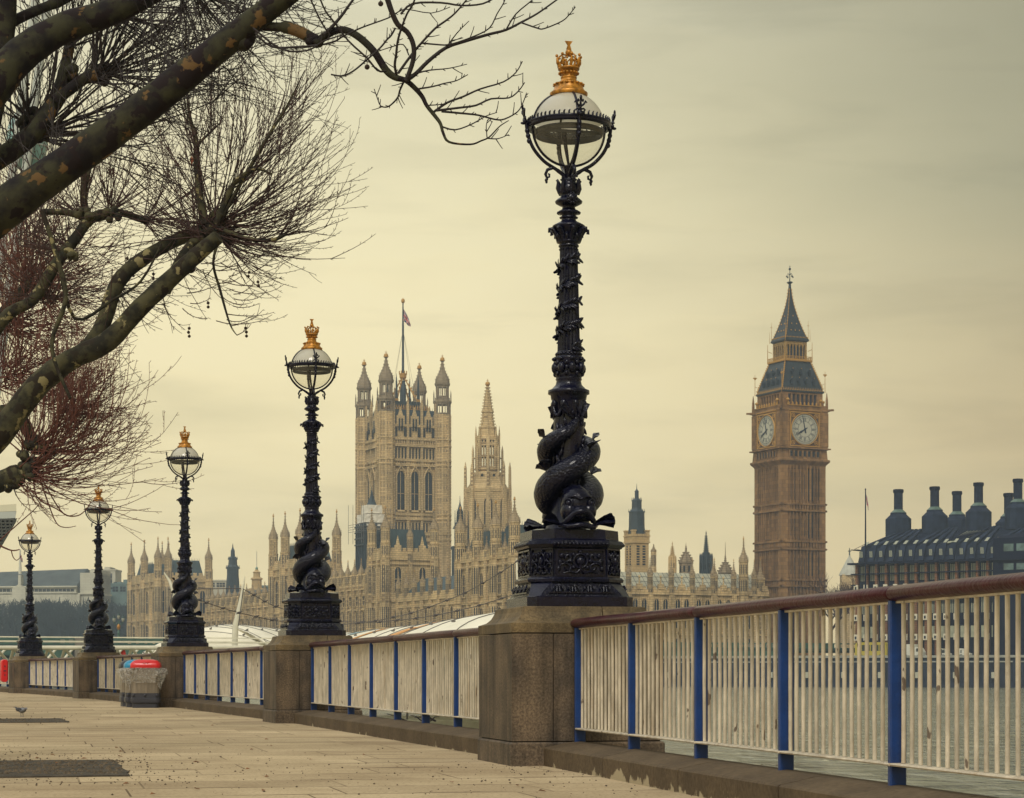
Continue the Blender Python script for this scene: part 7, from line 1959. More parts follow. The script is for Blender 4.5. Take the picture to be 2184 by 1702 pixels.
for b_ in range(4):
    m.M = Matrix.Rotation(b_ * math.pi / 2, 4, 'Z')
    pr = [(2.72, 719), (2.2, 705), (1.65, 688), (1.15, 670), (.72, 652), (.42, 634), (.24, 615)]
    m.tube([(h, -h, zb(y)) for h, y in pr], .07, 4)
    for k in range(16):
        f = (k + .5) / 16 * 6; i = int(f); h = pr[i][0] + (pr[i + 1][0] - pr[i][0]) * (f - i); y = pr[i][1] + (pr[i + 1][1] - pr[i][1]) * (f - i); m.box((h + .08, -h - .08, zb(y)), (.2, .2, .18), math.pi / 4)
    for k in range(16): u = -2.9 + 5.8 * k / 15; m.box((u, -3.05, zb(722.5)), (.11, .10, .30))
    for y, n, h in ((707, 3, 2.28), (692, 2, 1.8), (675, 1, 1.3)):
        for k in range(n): u = (k - (n - 1) / 2) * h * 1.5 / n; m.box((u, -h - .06, zb(y)), (.2, .3, .32), 0, .3)
m.M = None; m.build('spire_gilding', m_giltf, up)
m = MB(); m.tube([(0, 0, zb(601)), (0, 0, zb(585)), (0, 0, zb(566))], [.14, .09, .03], 5); m.ell((0, 0, zb(574)), (.3, .3, .34), 8, 6); m.ell((0, 0, zb(585)), (.16,) * 3, 6, 5); m.box((0, 0, zb(568.5)), (.36, .07, .08))
for j in range(4):
    a = j * math.pi / 2; c_, s_ = math.cos(a), math.sin(a); m.tube([(0, 0, zb(588)), (.5 * c_, .5 * s_, zb(583)), (.85 * c_, .85 * s_, zb(589))], .05, 4); m.box((.85 * c_, .85 * s_, zb(590.5)), (.22, .22, .35))
m.build('finial', m_lead, up)

# ---- turrets and spires rising behind the north front
D = 545
def behind(name, label, x, D, build):
    c = GR(x, D, 0); root = thing(name, label, 'tower' if 'tower' in name else 'turret', (c.x, c.y, 0), PAL, None)
    build(root, lambda y: EYE + (1432 - y) / F * D, D / F)
Zy = lambda zy: (1700 + zy / 3.782) / 1.648
def b_stair(root, z, k):
    h = 50 * k / 2 / 1.33; m = MB()
    m.bb(-h, h, -h, h, 3, z(Zy(700)))
    m.bb(-h - .3, h + .3, -h - .3, h + .3, z(Zy(795)), z(Zy(775)))
    for b_ in range(4):
        m.M = Matrix.Rotation(b_ * math.pi / 2, 4, 'Z'); m.box((h - .3, -h + .3, (z(Zy(775)) + z(Zy(620))) / 2), (.95, .95, z(Zy(620)) - z(Zy(775)))); m.box((h - .3, -h + .3, z(Zy(700))), (1.25, 1.25, .35)); m.box((h - .3, -h + .3, z(Zy(630))), (1.2, 1.2, .3))
        for q in range(5): m.box((-h + .9 + (2 * h - 1.8) * q / 4, -h, z(Zy(690))), (.6, .35, .6))
    m.M = None; m.build('walls', m_pale, root)
    for b_, a in ((0, 0), (1, -math.pi / 2)):
        for s in (-.42, .42):
            for (ya, yb) in ((955, 828), (1090, 968)):
                u = s * h * .9; loc = (u, -h, z(Zy(ya))) if b_ == 0 else (-h, u, z(Zy(ya))); link('window', window_mesh(.95, z(Zy(yb)) - z(Zy(ya)), 1, m_pale, False, (.25, .5, .75), .12, .12), root, loc, a)
    m = MB(); r8 = lambda w_, y: ring8(w_ * k / 2 / 4.15 / 1.5, z(Zy(y))) if False else ring8(w_ / 3.782 / 1.648 * k / 2, z(Zy(y)))
    m.loft([r8(215, 700), r8(195, 560), r8(190, 385), r8(200, 378), r8(135, 345), r8(122, 325), r8(120, 235), r8(124, 225), r8(62, 205), r8(54, 190)])
    m.loft([r8(50, 192), r8(48, 110), r8(56, 105), r8(30, 88), r8(10, 68)])
    for j in range(8):
        a = a0 + j * math.pi / 4
        for w_, ya, yb in ((196, 375, 335), (118, 225, 185)): q = w_ / 6.233 * k / 2 / .924; m.tube([(q * math.cos(a), q * math.sin(a), z(Zy(ya + 8))), (q * math.cos(a), q * math.sin(a), z(Zy(yb)))], [.14, .03], 4)
        q = 205 / 6.233 * k / 2; m.tube([(q * math.cos(a), q * math.sin(a), z(Zy(695))), (q * .9 * math.cos(a), q * .9 * math.sin(a), z(Zy(385)))], .09, 4)
    m.tube([(0, 0, z(Zy(70))), (0, 0, z(Zy(0)))], [.12, .04], 4); m.build('slate_spire', m_lead, root)
behind('vent_tower', 'pale stone tower with a dark stepped slate spire right of the tallest lamp', 1358, 545, b_stair)
def b_pinn(stone, w_, ys, ybody, ytop, op=0, gilt=False):
    def f(root, z, k): link('turret', turret_mesh(w_ / 6.233 * k / 2, 3, z(Zy(ys)), z(Zy(ytop)), (z(Zy(ybody)),), stone, open_=op, gilt=gilt), root)
    return f
behind('stone_turret', 'slim stone turret close right of the slate-spired pale tower', 1394, 540, b_pinn(m_pal, 66, 905, 1145, 800))
def b_dome(zs, w_, top):
    def f(root, z, k):
        r = w_ / 6.233 * k / 2; m = MB(); R8 = lambda q, y: ring8(r * q, z(Zy(y)))
        m.loft([R8(1, 1400), R8(1, zs), R8(1.12, zs - 8), R8(1.08, zs - 22), R8(.86, zs - 60), R8(.62, zs - 100), R8(.42, zs - 130), R8(.22, zs - 150), R8(.13, zs - 170), R8(.14, zs - 200), R8(.05, zs - 230)])
        pr = [(r * 1.08 * 1.08, z(Zy(zs - 22))), (r * .86 * 1.08, z(Zy(zs - 60))), (r * .42 * 1.08, z(Zy(zs - 130))), (r * .16, z(Zy(zs - 165)))]; crockets(m, pr, 8, (0, 0), a0, .35, .5)
        for q, y in ((.3, zs - 178), (.26, zs - 205), (.2, zs - 228)): m.box((0, 0, z(Zy(y))), (r * q, r * q, .25))
        m.cur = 1
        for j in range(8): a = j * math.pi / 4; m.box((r * math.cos(a), r * math.sin(a), z(Zy(zs + 70))), (.1, r * .3, 80 / 6.233 * k), a)
        m.cur = 0; m.tube([(0, 0, z(Zy(zs - 220))), (0, 0, z(Zy(top)))], [.15, .04], 4)
        m.build('body', [m_grys, m_pane], root)
    return f
def b_spire(stone, w_, body, s0, top, flank):
    def f(root, z, k):
        r = w_ / 6.233 * k / 2; m = MB(); R8 = lambda q, y: ring8(r * q, z(Zy(y)))
        m.loft([R8(1, 1400), R8(1, body), R8(.98, s0 + 20), R8(1.05, s0 + 15), R8(.62, s0)]); m.loft([R8(.6, s0 + 2), R8(.14, top + 60), R8(.05, top + 20)])
        crockets(m, [(r * .62, z(Zy(s0))), (r * .14, z(Zy(top + 60)))], 8, (0, 0), a0, .22, .5)
        m.tube([(0, 0, z(Zy(top + 30))), (0, 0, z(Zy(top)))], [.12, .04], 4); m.box((0, 0, z(Zy(top + 32))), (r * .45, .15, .22)); m.box((0, 0, z(Zy(top + 32))), (.15, r * .45, .22))
        for j in range(8):
            a = a0 + j * math.pi / 4; q = r * (1.75 if flank else 1.05); m.tube([(q * math.cos(a), q * math.sin(a), z(Zy(1400))), (q * math.cos(a), q * math.sin(a), z(Zy(s0 + 60 if flank else s0 + 25))), (q * math.cos(a), q * math.sin(a), z(Zy(s0 + (15 if flank else -5))))], [.28, .24, .03], 4)
            if flank: m.tube([(q * math.cos(a), q * math.sin(a), z(Zy(s0 + 90))), (r * math.cos(a), r * math.sin(a), z(Zy(s0 + 55)))], .16, 4); m.tube([(q * math.cos(a), q * math.sin(a), z(Zy(s0 + 170))), (r * math.cos(a), r * math.sin(a), z(Zy(s0 + 140)))], .16, 4)
            m.cur = 1; b_ = j * math.pi / 4; m.box((r * math.cos(b_), r * math.sin(b_), z(Zy((body + s0) / 2 + 60))), (.1, r * .3, 60 / 6.233 * k), b_); m.cur = 0
        m.build('body', [stone, m_pane], root)
    return f
behind('stone_turret', 'pale crocketed stone pinnacle second right of the slate-spired tower', 1434, 535, b_spire(m_pale, 84, 1100, 960, 768, False))
behind('stone_turret', 'grey domed stone turret left of the dark spire', 1463, 535, b_dome(1065, 165, 785))
behind('dark_turret', 'dark lead spire with flying buttresses between the two domed turrets', 1506, 535, b_spire(m_lead, 92, 1200, 905, 625, True))
behind('stone_turret', 'broad domed stone turret right of the dark spire', 1547, 530, b_dome(1200, 170, 775))
# the two slate towers far left
def b_slate(root, z, k):
    m = MB(); R8 = lambda w_, y: ring8(w_ * k / 2, z(y)); Yq = lambda zy: (1850 + zy / 2.73) / 1.648; Q = lambda w_: w_ / 2.73 / 1.648
    m.loft([R8(Q(125), Yq(650)), R8(Q(118), Yq(560)), R8(Q(104), Yq(470)), R8(Q(104), Yq(400)), R8(Q(110), Yq(396)), R8(Q(80), Yq(370)), R8(Q(72), Yq(315)), R8(Q(76), Yq(308)), R8(Q(40), Yq(290)), R8(Q(34), Yq(240)), R8(Q(36), Yq(236)), R8(Q(12), Yq(205)), R8(Q(4), Yq(165))])
    for j in range(8):
        a = a0 + j * math.pi / 4
        for w_, ya, yb in ((112, 400, 372), (76, 312, 290)): q = Q(w_) * k / 2 / .924; m.tube([(q * math.cos(a), q * math.sin(a), z(Yq(ya + 8))), (q * math.cos(a), q * math.sin(a), z(Yq(yb)))], [.3, .05], 4)
    m.build('slate_spire', m_lead, root); m = MB(); m.loft([R8(Q(122), 1420), R8(Q(122), Yq(645))]); m.build('walls', m_pal, root)
behind('vent_tower', 'dark slate stepped tower above the low range left of the second lamp', 496.5, 760, b_slate)
D = 780; c = GR(547.5, D, 0); k = D / F; zq = lambda y: EYE + (1432 - y) / F * D
root = thing('cupola', 'small stone cupola with a thin pole on top, right of the dark slate tower', 'cupola', (c.x, c.y, 0))
m = MB(); m.lathe([(20 * k, 3), (20 * k, zq(1256)), (11 * k, zq(1254)), (10.5 * k, zq(1237)), (13 * k, zq(1236)), (12.5 * k, zq(1233)), (7.5 * k, zq(1231)), (7 * k, zq(1222)), (9 * k, zq(1221)), (4 * k, zq(1217)), (3 * k, zq(1215))], 8, smooth=False); m.build('stonework', m_pale, root)
m = MB(); m.ell((0, 0, zq(1213)), (3 * k, 3 * k, 4 * k), 8, 6); m.build('copper_top', mat('copper_green', (.16, .27, .2), .6), root); m = MB(); m.tube([(0, 0, zq(1210)), (0, 0, zq(1176))], .13, 4); m.build('pole', m_wsteel, root)

# ---- far office block, white ministry, wood and houses at the left
m_wst = masonry('white_portland_stone', (.60, .58, .46), (.55, .53, .42), (.4, .4, .32), 2.0, 1.0, .03, stain=(.8, 1.05), sscale=.1)
m_groof = mat('grey_slate_slope', (.055, .07, .066), .7, var=.3, scale=.25, stretch=(1, 1, .3))
D = 860; k = D / F; zq = lambda y: EYE + (1432 - y) / F * D
c = GR(80, D, 0); root = thing('ministry_building', 'long white stone building with a big grey roof behind the wood at the left', 'building', (c.x, c.y, 0), R(-7))
X = lambda x: (x - 80) * k
m = MB(); m.bb(X(-60), X(165), 0, 30, 3, zq(1252)); m.bb(X(-60), X(168), -1.2, 0, zq(1266), zq(1263)); m.bb(X(172), X(204), 1, 22, 3, zq(1222)); m.bb(X(190), X(204), 3, 22, 3, zq(1215)); m.bb(X(-60), X(168), -1.0, .1, zq(1253), zq(1250)); m.bb(X(158), X(206), .2, 22.5, zq(1268), zq(1265))
for kk in range(26): x = X(-50) + kk * 9 * k * .98; m.bb(x - .8, x + .8, -.9, .1, 3, zq(1268))
m.build('walls', m_wst, root)
for kk in range(24):
    for (ya, yb) in ((1262, 1256), (1290, 1275)): link('window', window_mesh(1.5, (ya - yb) * k, 1, m_wst, False, (), .1, .1), root, (X(-46) + kk * 9 * k * .98, -.02, zq(ya)))
m = MB(); x0, x1 = X(-60), X(166); m.add([(x0, -.6, zq(1251)), (x1, -.6, zq(1251)), (x1 + 6, 30, zq(1251)), (x0, 30, zq(1251)), (x0, 14, zq(1217)), (X(166), 14, zq(1210))], [(0, 1, 5, 4), (1, 2, 5), (2, 3, 4, 5), (3, 0, 4)])
m.build('roof', m_groof, root)
m = MB(); m.bb(X(27), X(57), -2, 6, 3, zq(1256)); m.prism([(X(27), -2.05, zq(1256)), (X(57), -2.05, zq(1256)), (X(42), -2.05, zq(1246))], (0, 5, 0)); m.bb(X(39), X(45), -1, 2, zq(1250), zq(1226)); m.build('centrepiece', m_wst, root)
m = MB(); m.tube([(X(41.5), 0, zq(1224)), (X(41.5), 0, zq(1172))], [.7, .3], 6); m.build('flagpole', m_wsteel, root)
flag('flag', 'limp dark flag on the white building\'s pole at the left edge', W(42, 1178, D), [(42, 1179), (44, 1182), (46, 1187), (47.5, 1190)], [(42, 1188), (44, 1192), (46, 1198), (48.5, 1201)], D)
def box_block(name, label, x0, x1, y0, D, mt, wins, depth=14, caps=(), rz=0.0):
    c = GR((x0 + x1) / 2, D, 0); k = D / F; z = lambda y: EYE + (1432 - y) / F * D; wd = (x1 - x0) * k
    root = thing(name, label, 'building', (c.x, c.y, 0), rz)
    m = MB(); m.bb(-wd / 2, wd / 2, 0, depth, 3, z(y0)); m.bb(-wd / 2 - .3, wd / 2 + .3, -.3, depth, z(y0), z(y0) + .6)
    for (xa, xb, ya, yb) in caps: m.bb((xa - (x0 + x1) / 2) * k, (xb - (x0 + x1) / 2) * k, 1, depth - 1, z(ya) , z(yb))
    m.build('walls', mt, root)
    for (xa, xb, ya, yb) in wins: link('window', window_mesh((xb - xa) * k, (ya - yb) * k, max(1, int((xb - xa) / 6)), mt, False, (.5,), .12, .1), root, (((xa + xb) / 2 - (x0 + x1) / 2) * k, 0, z(ya)))
m_office = mat('pale_concrete', (.52, .49, .38), .8, var=.1, scale=.1); m_tealb = mat('grey_green_cladding', (.13, .20, .19), .5, var=.3, scale=.15)
box_block('office_block', 'white office block with one tall dark slot window beside the fourth lamp', 196, 246, 1217, 900, m_office, [(231, 239, 1246, 1223), (204, 212, 1240, 1230), (214, 222, 1240, 1230)], caps=[(205, 246, 1217, 1214), (222, 234, 1214, 1209)])
box_block('office_block', 'low glassy grey green office block left of the turreted south end block', 236, 282, 1247, 890, m_tealb, [(240, 252, 1262, 1251), (256, 268, 1262, 1251), (243, 250, 1246, 1242)], caps=[(262, 280, 1247, 1236), (250, 258, 1247, 1241)])
box_block('office_block', 'pale flat roofed block with wide green windows left of the dark slate tower', 440, 486, 1240, 800, m_office, [(443, 458, 1252, 1243), (462, 480, 1252, 1243)], caps=[(446, 490, 1240, 1238)])
box_block('office_block', 'teal glass block peeping over the low range beside the cupola', 556, 586, 1252, 795, m_tealb, [(560, 582, 1262, 1255)])
# winter wood, one mass of bare trees
m_wood = mat('bare_wood_mass', (.022, .034, .036), .95, var=.35, scale=.2)
rnd = random.Random(77); m = MB()
for q in range(150):
    x = rnd.uniform(-40, 284); D = rnd.uniform(770, 838); c = GR(x, D, 3.0); hgt = (1432 - rnd.uniform(1284, 1304) - (10 if x > 225 else 0)) * D / F + .7 - 3
    if x > 195 and rnd.random() < .5: hgt *= 1.08
    m.tube([c, c + Vector((rnd.uniform(-1, 1), 0, hgt * .45)), c + Vector((rnd.uniform(-2, 2), 0, hgt * .8))], [.6, .4, .15], 5)
    for j in range(85):
        z = hgt * (.12 + .88 * rnd.random() ** .8); rr = 5.2 * math.sin(math.pi * min(1, .12 + z / hgt * .86)) + .6
        p = c + Vector((rnd.uniform(-rr, rr), rnd.uniform(-2, 2), z)); a = rnd.uniform(-.9, .9); l = rnd.uniform(1.2, 3.4)
        d = Vector((math.sin(a) * l, rnd.uniform(-.4, .4), math.cos(a) * l * .85)); s = rnd.uniform(.10, .30)
        m.add([p - Vector((s, 0, 0)), p + Vector((s, 0, .1)), p + d + Vector((.04, 0, 0)), p + d * .9 - Vector((s * .5, 0, 0))], [(0, 1, 2, 3)])
        m.add([p, p + Vector((0, s, .2)), p + d * .7 + Vector((l * .25 * (1 if a > 0 else -1), 0, .1))], [(0, 1, 2)])
tag(m.build('bare_wood', m_wood), kind='stuff')
# ------------------------------------------------------------------ right bank: copper roofed block, road, river wall
m_bronze = mat('bronze_roof_sheet', (.017, .026, .050), .85, 0.0, spec=.08, var=.4, scale=.6)
m_bronzed = mat('bronze_dark', (.006, .010, .028), .8, 0.0, spec=.08)
m_copper = mat('green_copper_band', (.075, .125, .10), .5, var=.3, scale=.6)
m_pier = masonry('red_sandstone_pier', (.24, .115, .055), (.17, .082, .042), (.10, .05, .03), .6, .45, .04, stain=(.65, 1.15), sscale=.5)
m_glz = mat('sky_glass', (.36, .38, .28), .3, var=.35, scale=.3)  # pale base colour stands in for sky reflected in the panes
PD_ = 430.0; pa = GR(1828, 430, 0); pb = GR(2290, 404, 0); pd = (pb - pa); PL = pd.length; pang = math.atan2(pd.y, pd.x); kx = PL / (2290 - 1828)
zp = lambda y: EYE + (1432 - y) / F * 430.0
root = thing('office_building', 'dark bronze roofed building with six tall chimneys at the right edge', 'building', (pa.x, pa.y, 0), pang)
NB = 21; bw = PL / NB
ze = zp(1205); zr0 = zp(1170); zr1 = zp(1127)
m = MB(); m.bb(0, PL, .6, 40, 3, ze); m.build('walls', m_bronzed, root)
m = MB()
m.bb(-1.6, PL, -1.3, .5, ze, ze + .35); m.bb(-1.1, PL, -.7, .4, zp(1226), zp(1224)); m.bb(-1.1, 0, -.7, 4, zp(1250), zp(1248)); m.bb(-1.0, .5, -.9, 12, zp(1174), zp(1172.5))
m.build('eaves', m_bronzed, root)
m = MB(); m.box((0, .1, (3 + ze) / 2), (.46, .9, ze - 3)); pier_me = m.mesh('pier', m_pier)
m = MB(); m.box((0, -.5, 0), (.85, .35, 1.25)); m.cur = 1; m.box((0, -.70, -.05), (.34, .1, .55)); st_me = m.mesh('bracket_stone', [mat('white_stone_block', (.66, .62, .48), .8), m_bronzed])
for k in range(NB + 1):
    o = link('pier', pier_me, root, (k * bw, 0, 0))
    for y in (1254.5, 1318, 1360): link('bracket_stone', st_me, o, (0, 0, zp(y)))
wm = MB(); ww = bw * .48
wm.bb(-ww / 2, ww / 2, -.1, .05, 0, 3.0, mi=0)
for j in range(4): x = -ww / 2 + ww * j / 3; wm.bb(x - .05, x + .05, -.2, -.11, 0, 3.0, mi=1)
wm.bb(-ww / 2, ww / 2, -.1, .05, 3.45, 5.2, mi=0); wm.bb(-ww / 2, ww / 2, -.1, .05, -4.9, -2.6, mi=0); wm.bb(-ww / 2 - .1, ww / 2 + .1, -.35, -.1, 3.05, 3.35, mi=1)
wme = wm.mesh('window', [m_glz, m_bronzed])
for k in range(NB):
    for zb_ in (zp(1240), zp(1310)): link('window', wme, root, ((k + .5) * bw, .55, zb_))
# roof: steep mansard then the long slope, with raised ducts fanning up to the chimneys
m = MB()
yA, yB, yC = .0, 3.0, 13.0
m.loft([[(0.6, yA, ze + .35), (PL, yA, ze + .35), (PL, 40 - yA, ze + .35), (0.6, 40 - yA, ze + .35)], [(1.2, yB - 1.6, zr0), (PL, yB - 1.6, zr0), (PL, 40 - yB, zr0), (1.2, 40 - yB, zr0)], [(8.2, yC, zr1), (PL, yC, zr1), (PL, 40 - yC, zr1), (8.2, 40 - yC, zr1)]])
roof = m.build('roof', m_bronze, root)
m = MB()
def RP(x, f, up=.0):
    """point on the front roof slope: f 0 = eaves, .3 = knee, 1 = ridge"""
    if f < .3: g_ = f / .3; return (x, yA + (1.4 - yA) * g_ - up, ze + .35 + (zr0 - ze - .35) * g_ + up * .3)
    g_ = (f - .3) / .7; return (x, 1.4 + (yC - 1.4) * g_ - up * .7, zr0 + (zr1 - zr0) * g_ + up * .7)
chx = [(1916, 1044, 0), (1993.5, 1038, 0), (2041, 1048, 1), (2087, 1029.5, 0), (2151, 1052, 1), (2171, 1021.5, 0), (2262, 1016, 0)]
CX = [(x - 1828) * kx - 1.5 for x, y, b_ in chx]
for k in range(NB):                                                       # raised ducts
    x0 = k * bw + bw * .5; tgt = min([CX[i] for i in (0, 1, 3, 5, 6)], key=lambda c_: abs(c_ - x0)); x1 = tgt + (x0 - tgt) * .42
    m.loft([[RP(x0 - .6, .0, .02), RP(x0 + .6, .0, .02), RP(x0 + .6, .0, .55), RP(x0 - .6, .0, .55)], [RP(x0 - .55, .3, .02), RP(x0 + .55, .3, .02), RP(x0 + .55, .3, .6), RP(x0 - .55, .3, .6)], [RP(x1 - .3, 1, .02), RP(x1 + .3, 1, .02), RP(x1 + .3, 1, .45), RP(x1 - .3, 1, .45)]])
m.build('roof_ducts', m_bronze, roof)
m = MB()
for k in range(74): x = .8 + (PL - 1) * k / 73; m.tube([RP(x, .02, .05), RP(x, .3, .05)], .05, 4); xx = max(x, 0); m.tube([RP(max(x, 1.4), .3, .05), RP(max(8.4, x), 1, .05) if x > 3 else RP(8.0, .98, .05)], .045, 4)
for f in (.1, .2, .38, .46, .54, .62, .7, .78, .86, .94): x0 = .8 if f < .3 else 1.2 + 7 * (f - .3) / .7; m.tube([RP(x0, f, .05), RP(PL, f, .05)], .05, 4)
m.build('roof_seams', m_bronzed, roof)
for k in range(NB):                                                       # roof lights
    x0 = k * bw + bw * .5
    m = MB() if k == 0 else m
    if k == 0:
        m.loft([[(-.25, 0, 0), (.45, 0, 0), (.45, -.05, 0), (-.25, -.05, 0)], [(-.42, .25, 1.25), (.20, .25, 1.25), (.20, .2, 1.25), (-.42, .2, 1.25)]], mi=0)
        for j in range(4): x = -.25 + .233 * j; m.tube([(x, -.08, 0), (x - .17, .17, 1.25)], .04, 4, mi=1)
        rl = m.mesh('roof_light', [m_glz, m_bronzed])
        m2_ = MB(); m2_.loft([[(-.35, 0, 0), (.30, 0, 0), (.30, -.08, 0.05), (-.35, -.08, .05)], [(-.10, .85, .72), (.50, .85, .72), (.50, .77, .77), (-.10, .77, .77)]]); rl2 = m2_.mesh('sky_light', m_glz)
    link('roof_light', rl, roof, RP(x0 - .1, .09, .66)); link('sky_light', rl2, roof, RP(x0 + .1, .33, .66))
m = MB()
xs = [(2036 - 1828) * kx, (2066 - 1828) * kx]
m.loft([[RP(xs[0] - 1.6, .42, .55), RP(xs[1] - 3.0, .42, .55), RP(xs[1] - 3.0, .42, .45), RP(xs[0] - 1.6, .42, .45)], [RP(xs[0] - .6, .80, .55), RP(xs[1] + .6, .80, .55), RP(xs[1] + .6, .80, .45), RP(xs[0] - .6, .80, .45)]])
m.loft([[RP(xs[0] - 2.0, .33, .55), RP(xs[1] - 4.2, .33, .55), RP(xs[1] - 4.2, .33, .45), RP(xs[0] - 2.0, .33, .45)], [RP(xs[0] - 1.8, .40, .55), RP(xs[1] - 3.2, .40, .55), RP(xs[1] - 3.2, .40, .45), RP(xs[0] - 1.8, .40, .45)]])
bl = m.build('big_skylight', m_glz, roof)
m = MB()
for j in range(7): f = j / 6; m.tube([RP(xs[0] - 1.6 + (xs[1] - xs[0] - 1.4) * f, .42, .62), RP(xs[0] - .6 + (xs[1] - xs[0] + 1.2) * f, .80, .62)], .09, 4)
m.build('glazing_bars', m_bronzed, bl)
ux = Vector((pd.x / PL, pd.y / PL)); uy = Vector((-ux.y, ux.x))
def on_ray(x, cyy):
    mm = (x - 1092) / F; o = Vector((pa.x, pa.y)) + uy * cyy      # point o + ux*s with X = mm*Y
    sx = (mm * o.y - o.x) / (ux.x - mm * ux.y); return sx, o.y + ux.y * sx
for (x, ytop, back) in chx:
    cyy = 12.5 if not back else 24
    cx, D_ = on_ray(x, cyy)
    if True: pass
    kk = D_ / F; zc_ = lambda y: EYE + (1432 - y) / F * D_
    yt = ytop; m = MB()
    P8 = lambda w_, y: [(w_ / 2 * kk * math.cos(math.pi / 12 + j * math.pi / 6) , w_ / 2 * kk * math.sin(math.pi / 12 + j * math.pi / 6), zc_(y)) for j in range(12)]
    m.loft([P8(55, yt + (108 if not back else 96)), P8(55, yt + 63), P8(52, yt + 62), P8(36, yt + 54.5), P8(34.5, yt + 54), P8(34.5, yt + 50)], mi=0)
    m.loft([P8(34.5, yt + 50), P8(31, yt + 48.5), P8(20, yt + 43.5), P8(19.2, yt + 43)], mi=1)
    m.loft([P8(19.2, yt + 43.2), P8(18.8, yt + 7)], mi=0)
    for j in range(5): m.loft([P8(19.5, yt + 13 + j * 6), P8(19.5, yt + 12.5 + j * 6)], mi=2)
    m.loft([P8(18.8, yt + 8.5), P8(21.2, yt + 7.5), P8(21.2, yt + 6)], mi=2); m.loft([P8(21.2, yt + 2), P8(21.6, yt), P8(18, yt - .2)], mi=2)
    for j in range(12): a = math.pi / 12 + j * math.pi / 6; m.box((10 * kk * math.cos(a), 10 * kk * math.sin(a), zc_(yt + 4)), (.16, .30 if j % 3 else .7, 5 * kk), a, mi=2)
    m.build('chimney', [m_bronze, m_copper, m_bronzed], root, (cx, cyy, 0))
# end bay tower piece at the far right
m = MB(); x0 = (2128 - 1828) * kx
for k in range(3): m.bb(x0 + 2.2 + k * 2.6, x0 + 4.2 + k * 2.6, -.9, -.8, zp(1187), zp(1172)); m.bb(x0 + 2.2 + k * 2.6, x0 + 4.2 + k * 2.6, -.9, -.8, zp(1225), zp(1212))
m.build('bay_glass', mat('bay_glass_teal', (.09, .15, .15), .2, var=.4, scale=.5), root)
m = MB(); m.loft([[(x0, -.8, 3), (x0 + 10, -.8, 3), (x0 + 10, 2, 3), (x0, 2, 3)], [(x0, -.8, zr0 + 1), (x0 + 10, -.8, zr0 + 1), (x0 + 10, 2, zr0 + 1), (x0, 2, zr0 + 1)], [(x0 + 4.4, 8, zp(1140)), (x0 + 5.6, 8, zp(1140)), (x0 + 5.6, 10, zp(1140)), (x0 + 4.4, 10, zp(1140))]]); m.build('end_bay', m_bronzed, root)

# flagpole in front of it, church spire, small trees
D = 415; c = GR(1846, D, 3.0); z = lambda y: EYE + (1432 - y) / F * D
root = thing('flagpole', 'tall dark flagpole at the corner of the bronze roofed building', 'flagpole', tuple(c))
m = MB(); m.tube([(0, 0, 0), (0, 0, z(1170) - 3), (0, 0, z(1044) - 3)], [.22, .17, .10], 8); m.ell((0, 0, z(1043.5) - 3), (.16,) * 3, 6, 5); m.tube([(0, 0, z(1160) - 3), (-2.2, 0, z(1172) - 3)], .05, 4); m.build('pole', m_bronzed, root)
flag('flag', 'limp dark red flag on the flagpole beside the bronze roofed building', W(1847, 1048, D), [(1847, 1052), (1849, 1060), (1851, 1070), (1852, 1080)], [(1847, 1068), (1849, 1076), (1851, 1085), (1853, 1089)], D)
D = 640; c = GR(1812, D, 0); z = lambda y: EYE + (1432 - y) / F * D; k = D / F
root = thing('church_spire', 'small pale lead covered church spire with a cross left of the bronze roofed building', 'church', (c.x, c.y, 0))
m = MB(); m.loft([ring8(22 * k, z(1226) - .2), ring8(20 * k, z(1222)), ring8(13 * k, z(1208)), ring8(6 * k, z(1194)), ring8(2.2 * k, z(1188)), ring8(1.4 * k, z(1184))]); m.build('spire', mat('pale_lead', (.42, .42, .35), .6, var=.15, scale=.6, stretch=(2, 2, .2)), root)
m = MB(); m.bb(-18 * k, 18 * k, -18 * k, 18 * k, 3, z(1226)); m.build('walls', m_pal, root)
m = MB(); m.tube([(0, 0, z(1186)), (0, 0, z(1169))], [.25, .12], 5); m.bb(-3.2 * k, 3.2 * k, -.15, .15, z(1176.5), z(1174.5)); m.build('cross', m_lead, root)
for (x, y0, D, lab, sd, w_) in ((1788, 1206, 470, 'small bare round tree between the clock tower and the church spire', 3, 30), (1816, 1222, 455, 'dark bare tree below the pale church spire', 8, 34), (1772, 1228, 462, 'low bare tree at the foot of the clock tower on its right', 5, 20)):
    rnd = random.Random(sd); c = GR(x, D, 3.0); k = D / F; h = EYE + (1432 - y0) * k - 3
    root = thing('bare_tree', lab, 'tree', tuple(c), group='small bare trees on the far bank')
    m = MB(); m.tube([(0, 0, 0), (.1, 0, h * .3), (.2, 0, h * .55)], [.45, .36, .25], 6); m.build('trunk', m_twigB, root)
    m = MB()
    def grow(p, d, l, r, lev):
        q = p + d * l; m.tube([p, p + d * l * .5 + Vector((rnd.uniform(-.1, .1) * l, 0, 0)), q], [r, r * .8, r * .6], 4, cap=False)
        if lev == 0: return
        for _ in range(4 if lev > 1 else 3):
            e_ = (d + Vector((rnd.uniform(-.9, .9), rnd.uniform(-.7, .7), rnd.uniform(-.25, .6)))).normalized(); grow(p + d * l * rnd.uniform(.5, 1), e_, l * rnd.uniform(.6, .85), r * .6, lev - 1)
    for _ in range(6): grow(Vector((.2, 0, h * rnd.uniform(.35, .55))), Vector((rnd.uniform(-.8, .8), rnd.uniform(-.4, .4), rnd.uniform(.4, 1))).normalized(), h * .20, .16, 3)
    m.build('twigs', m_twigB, root)
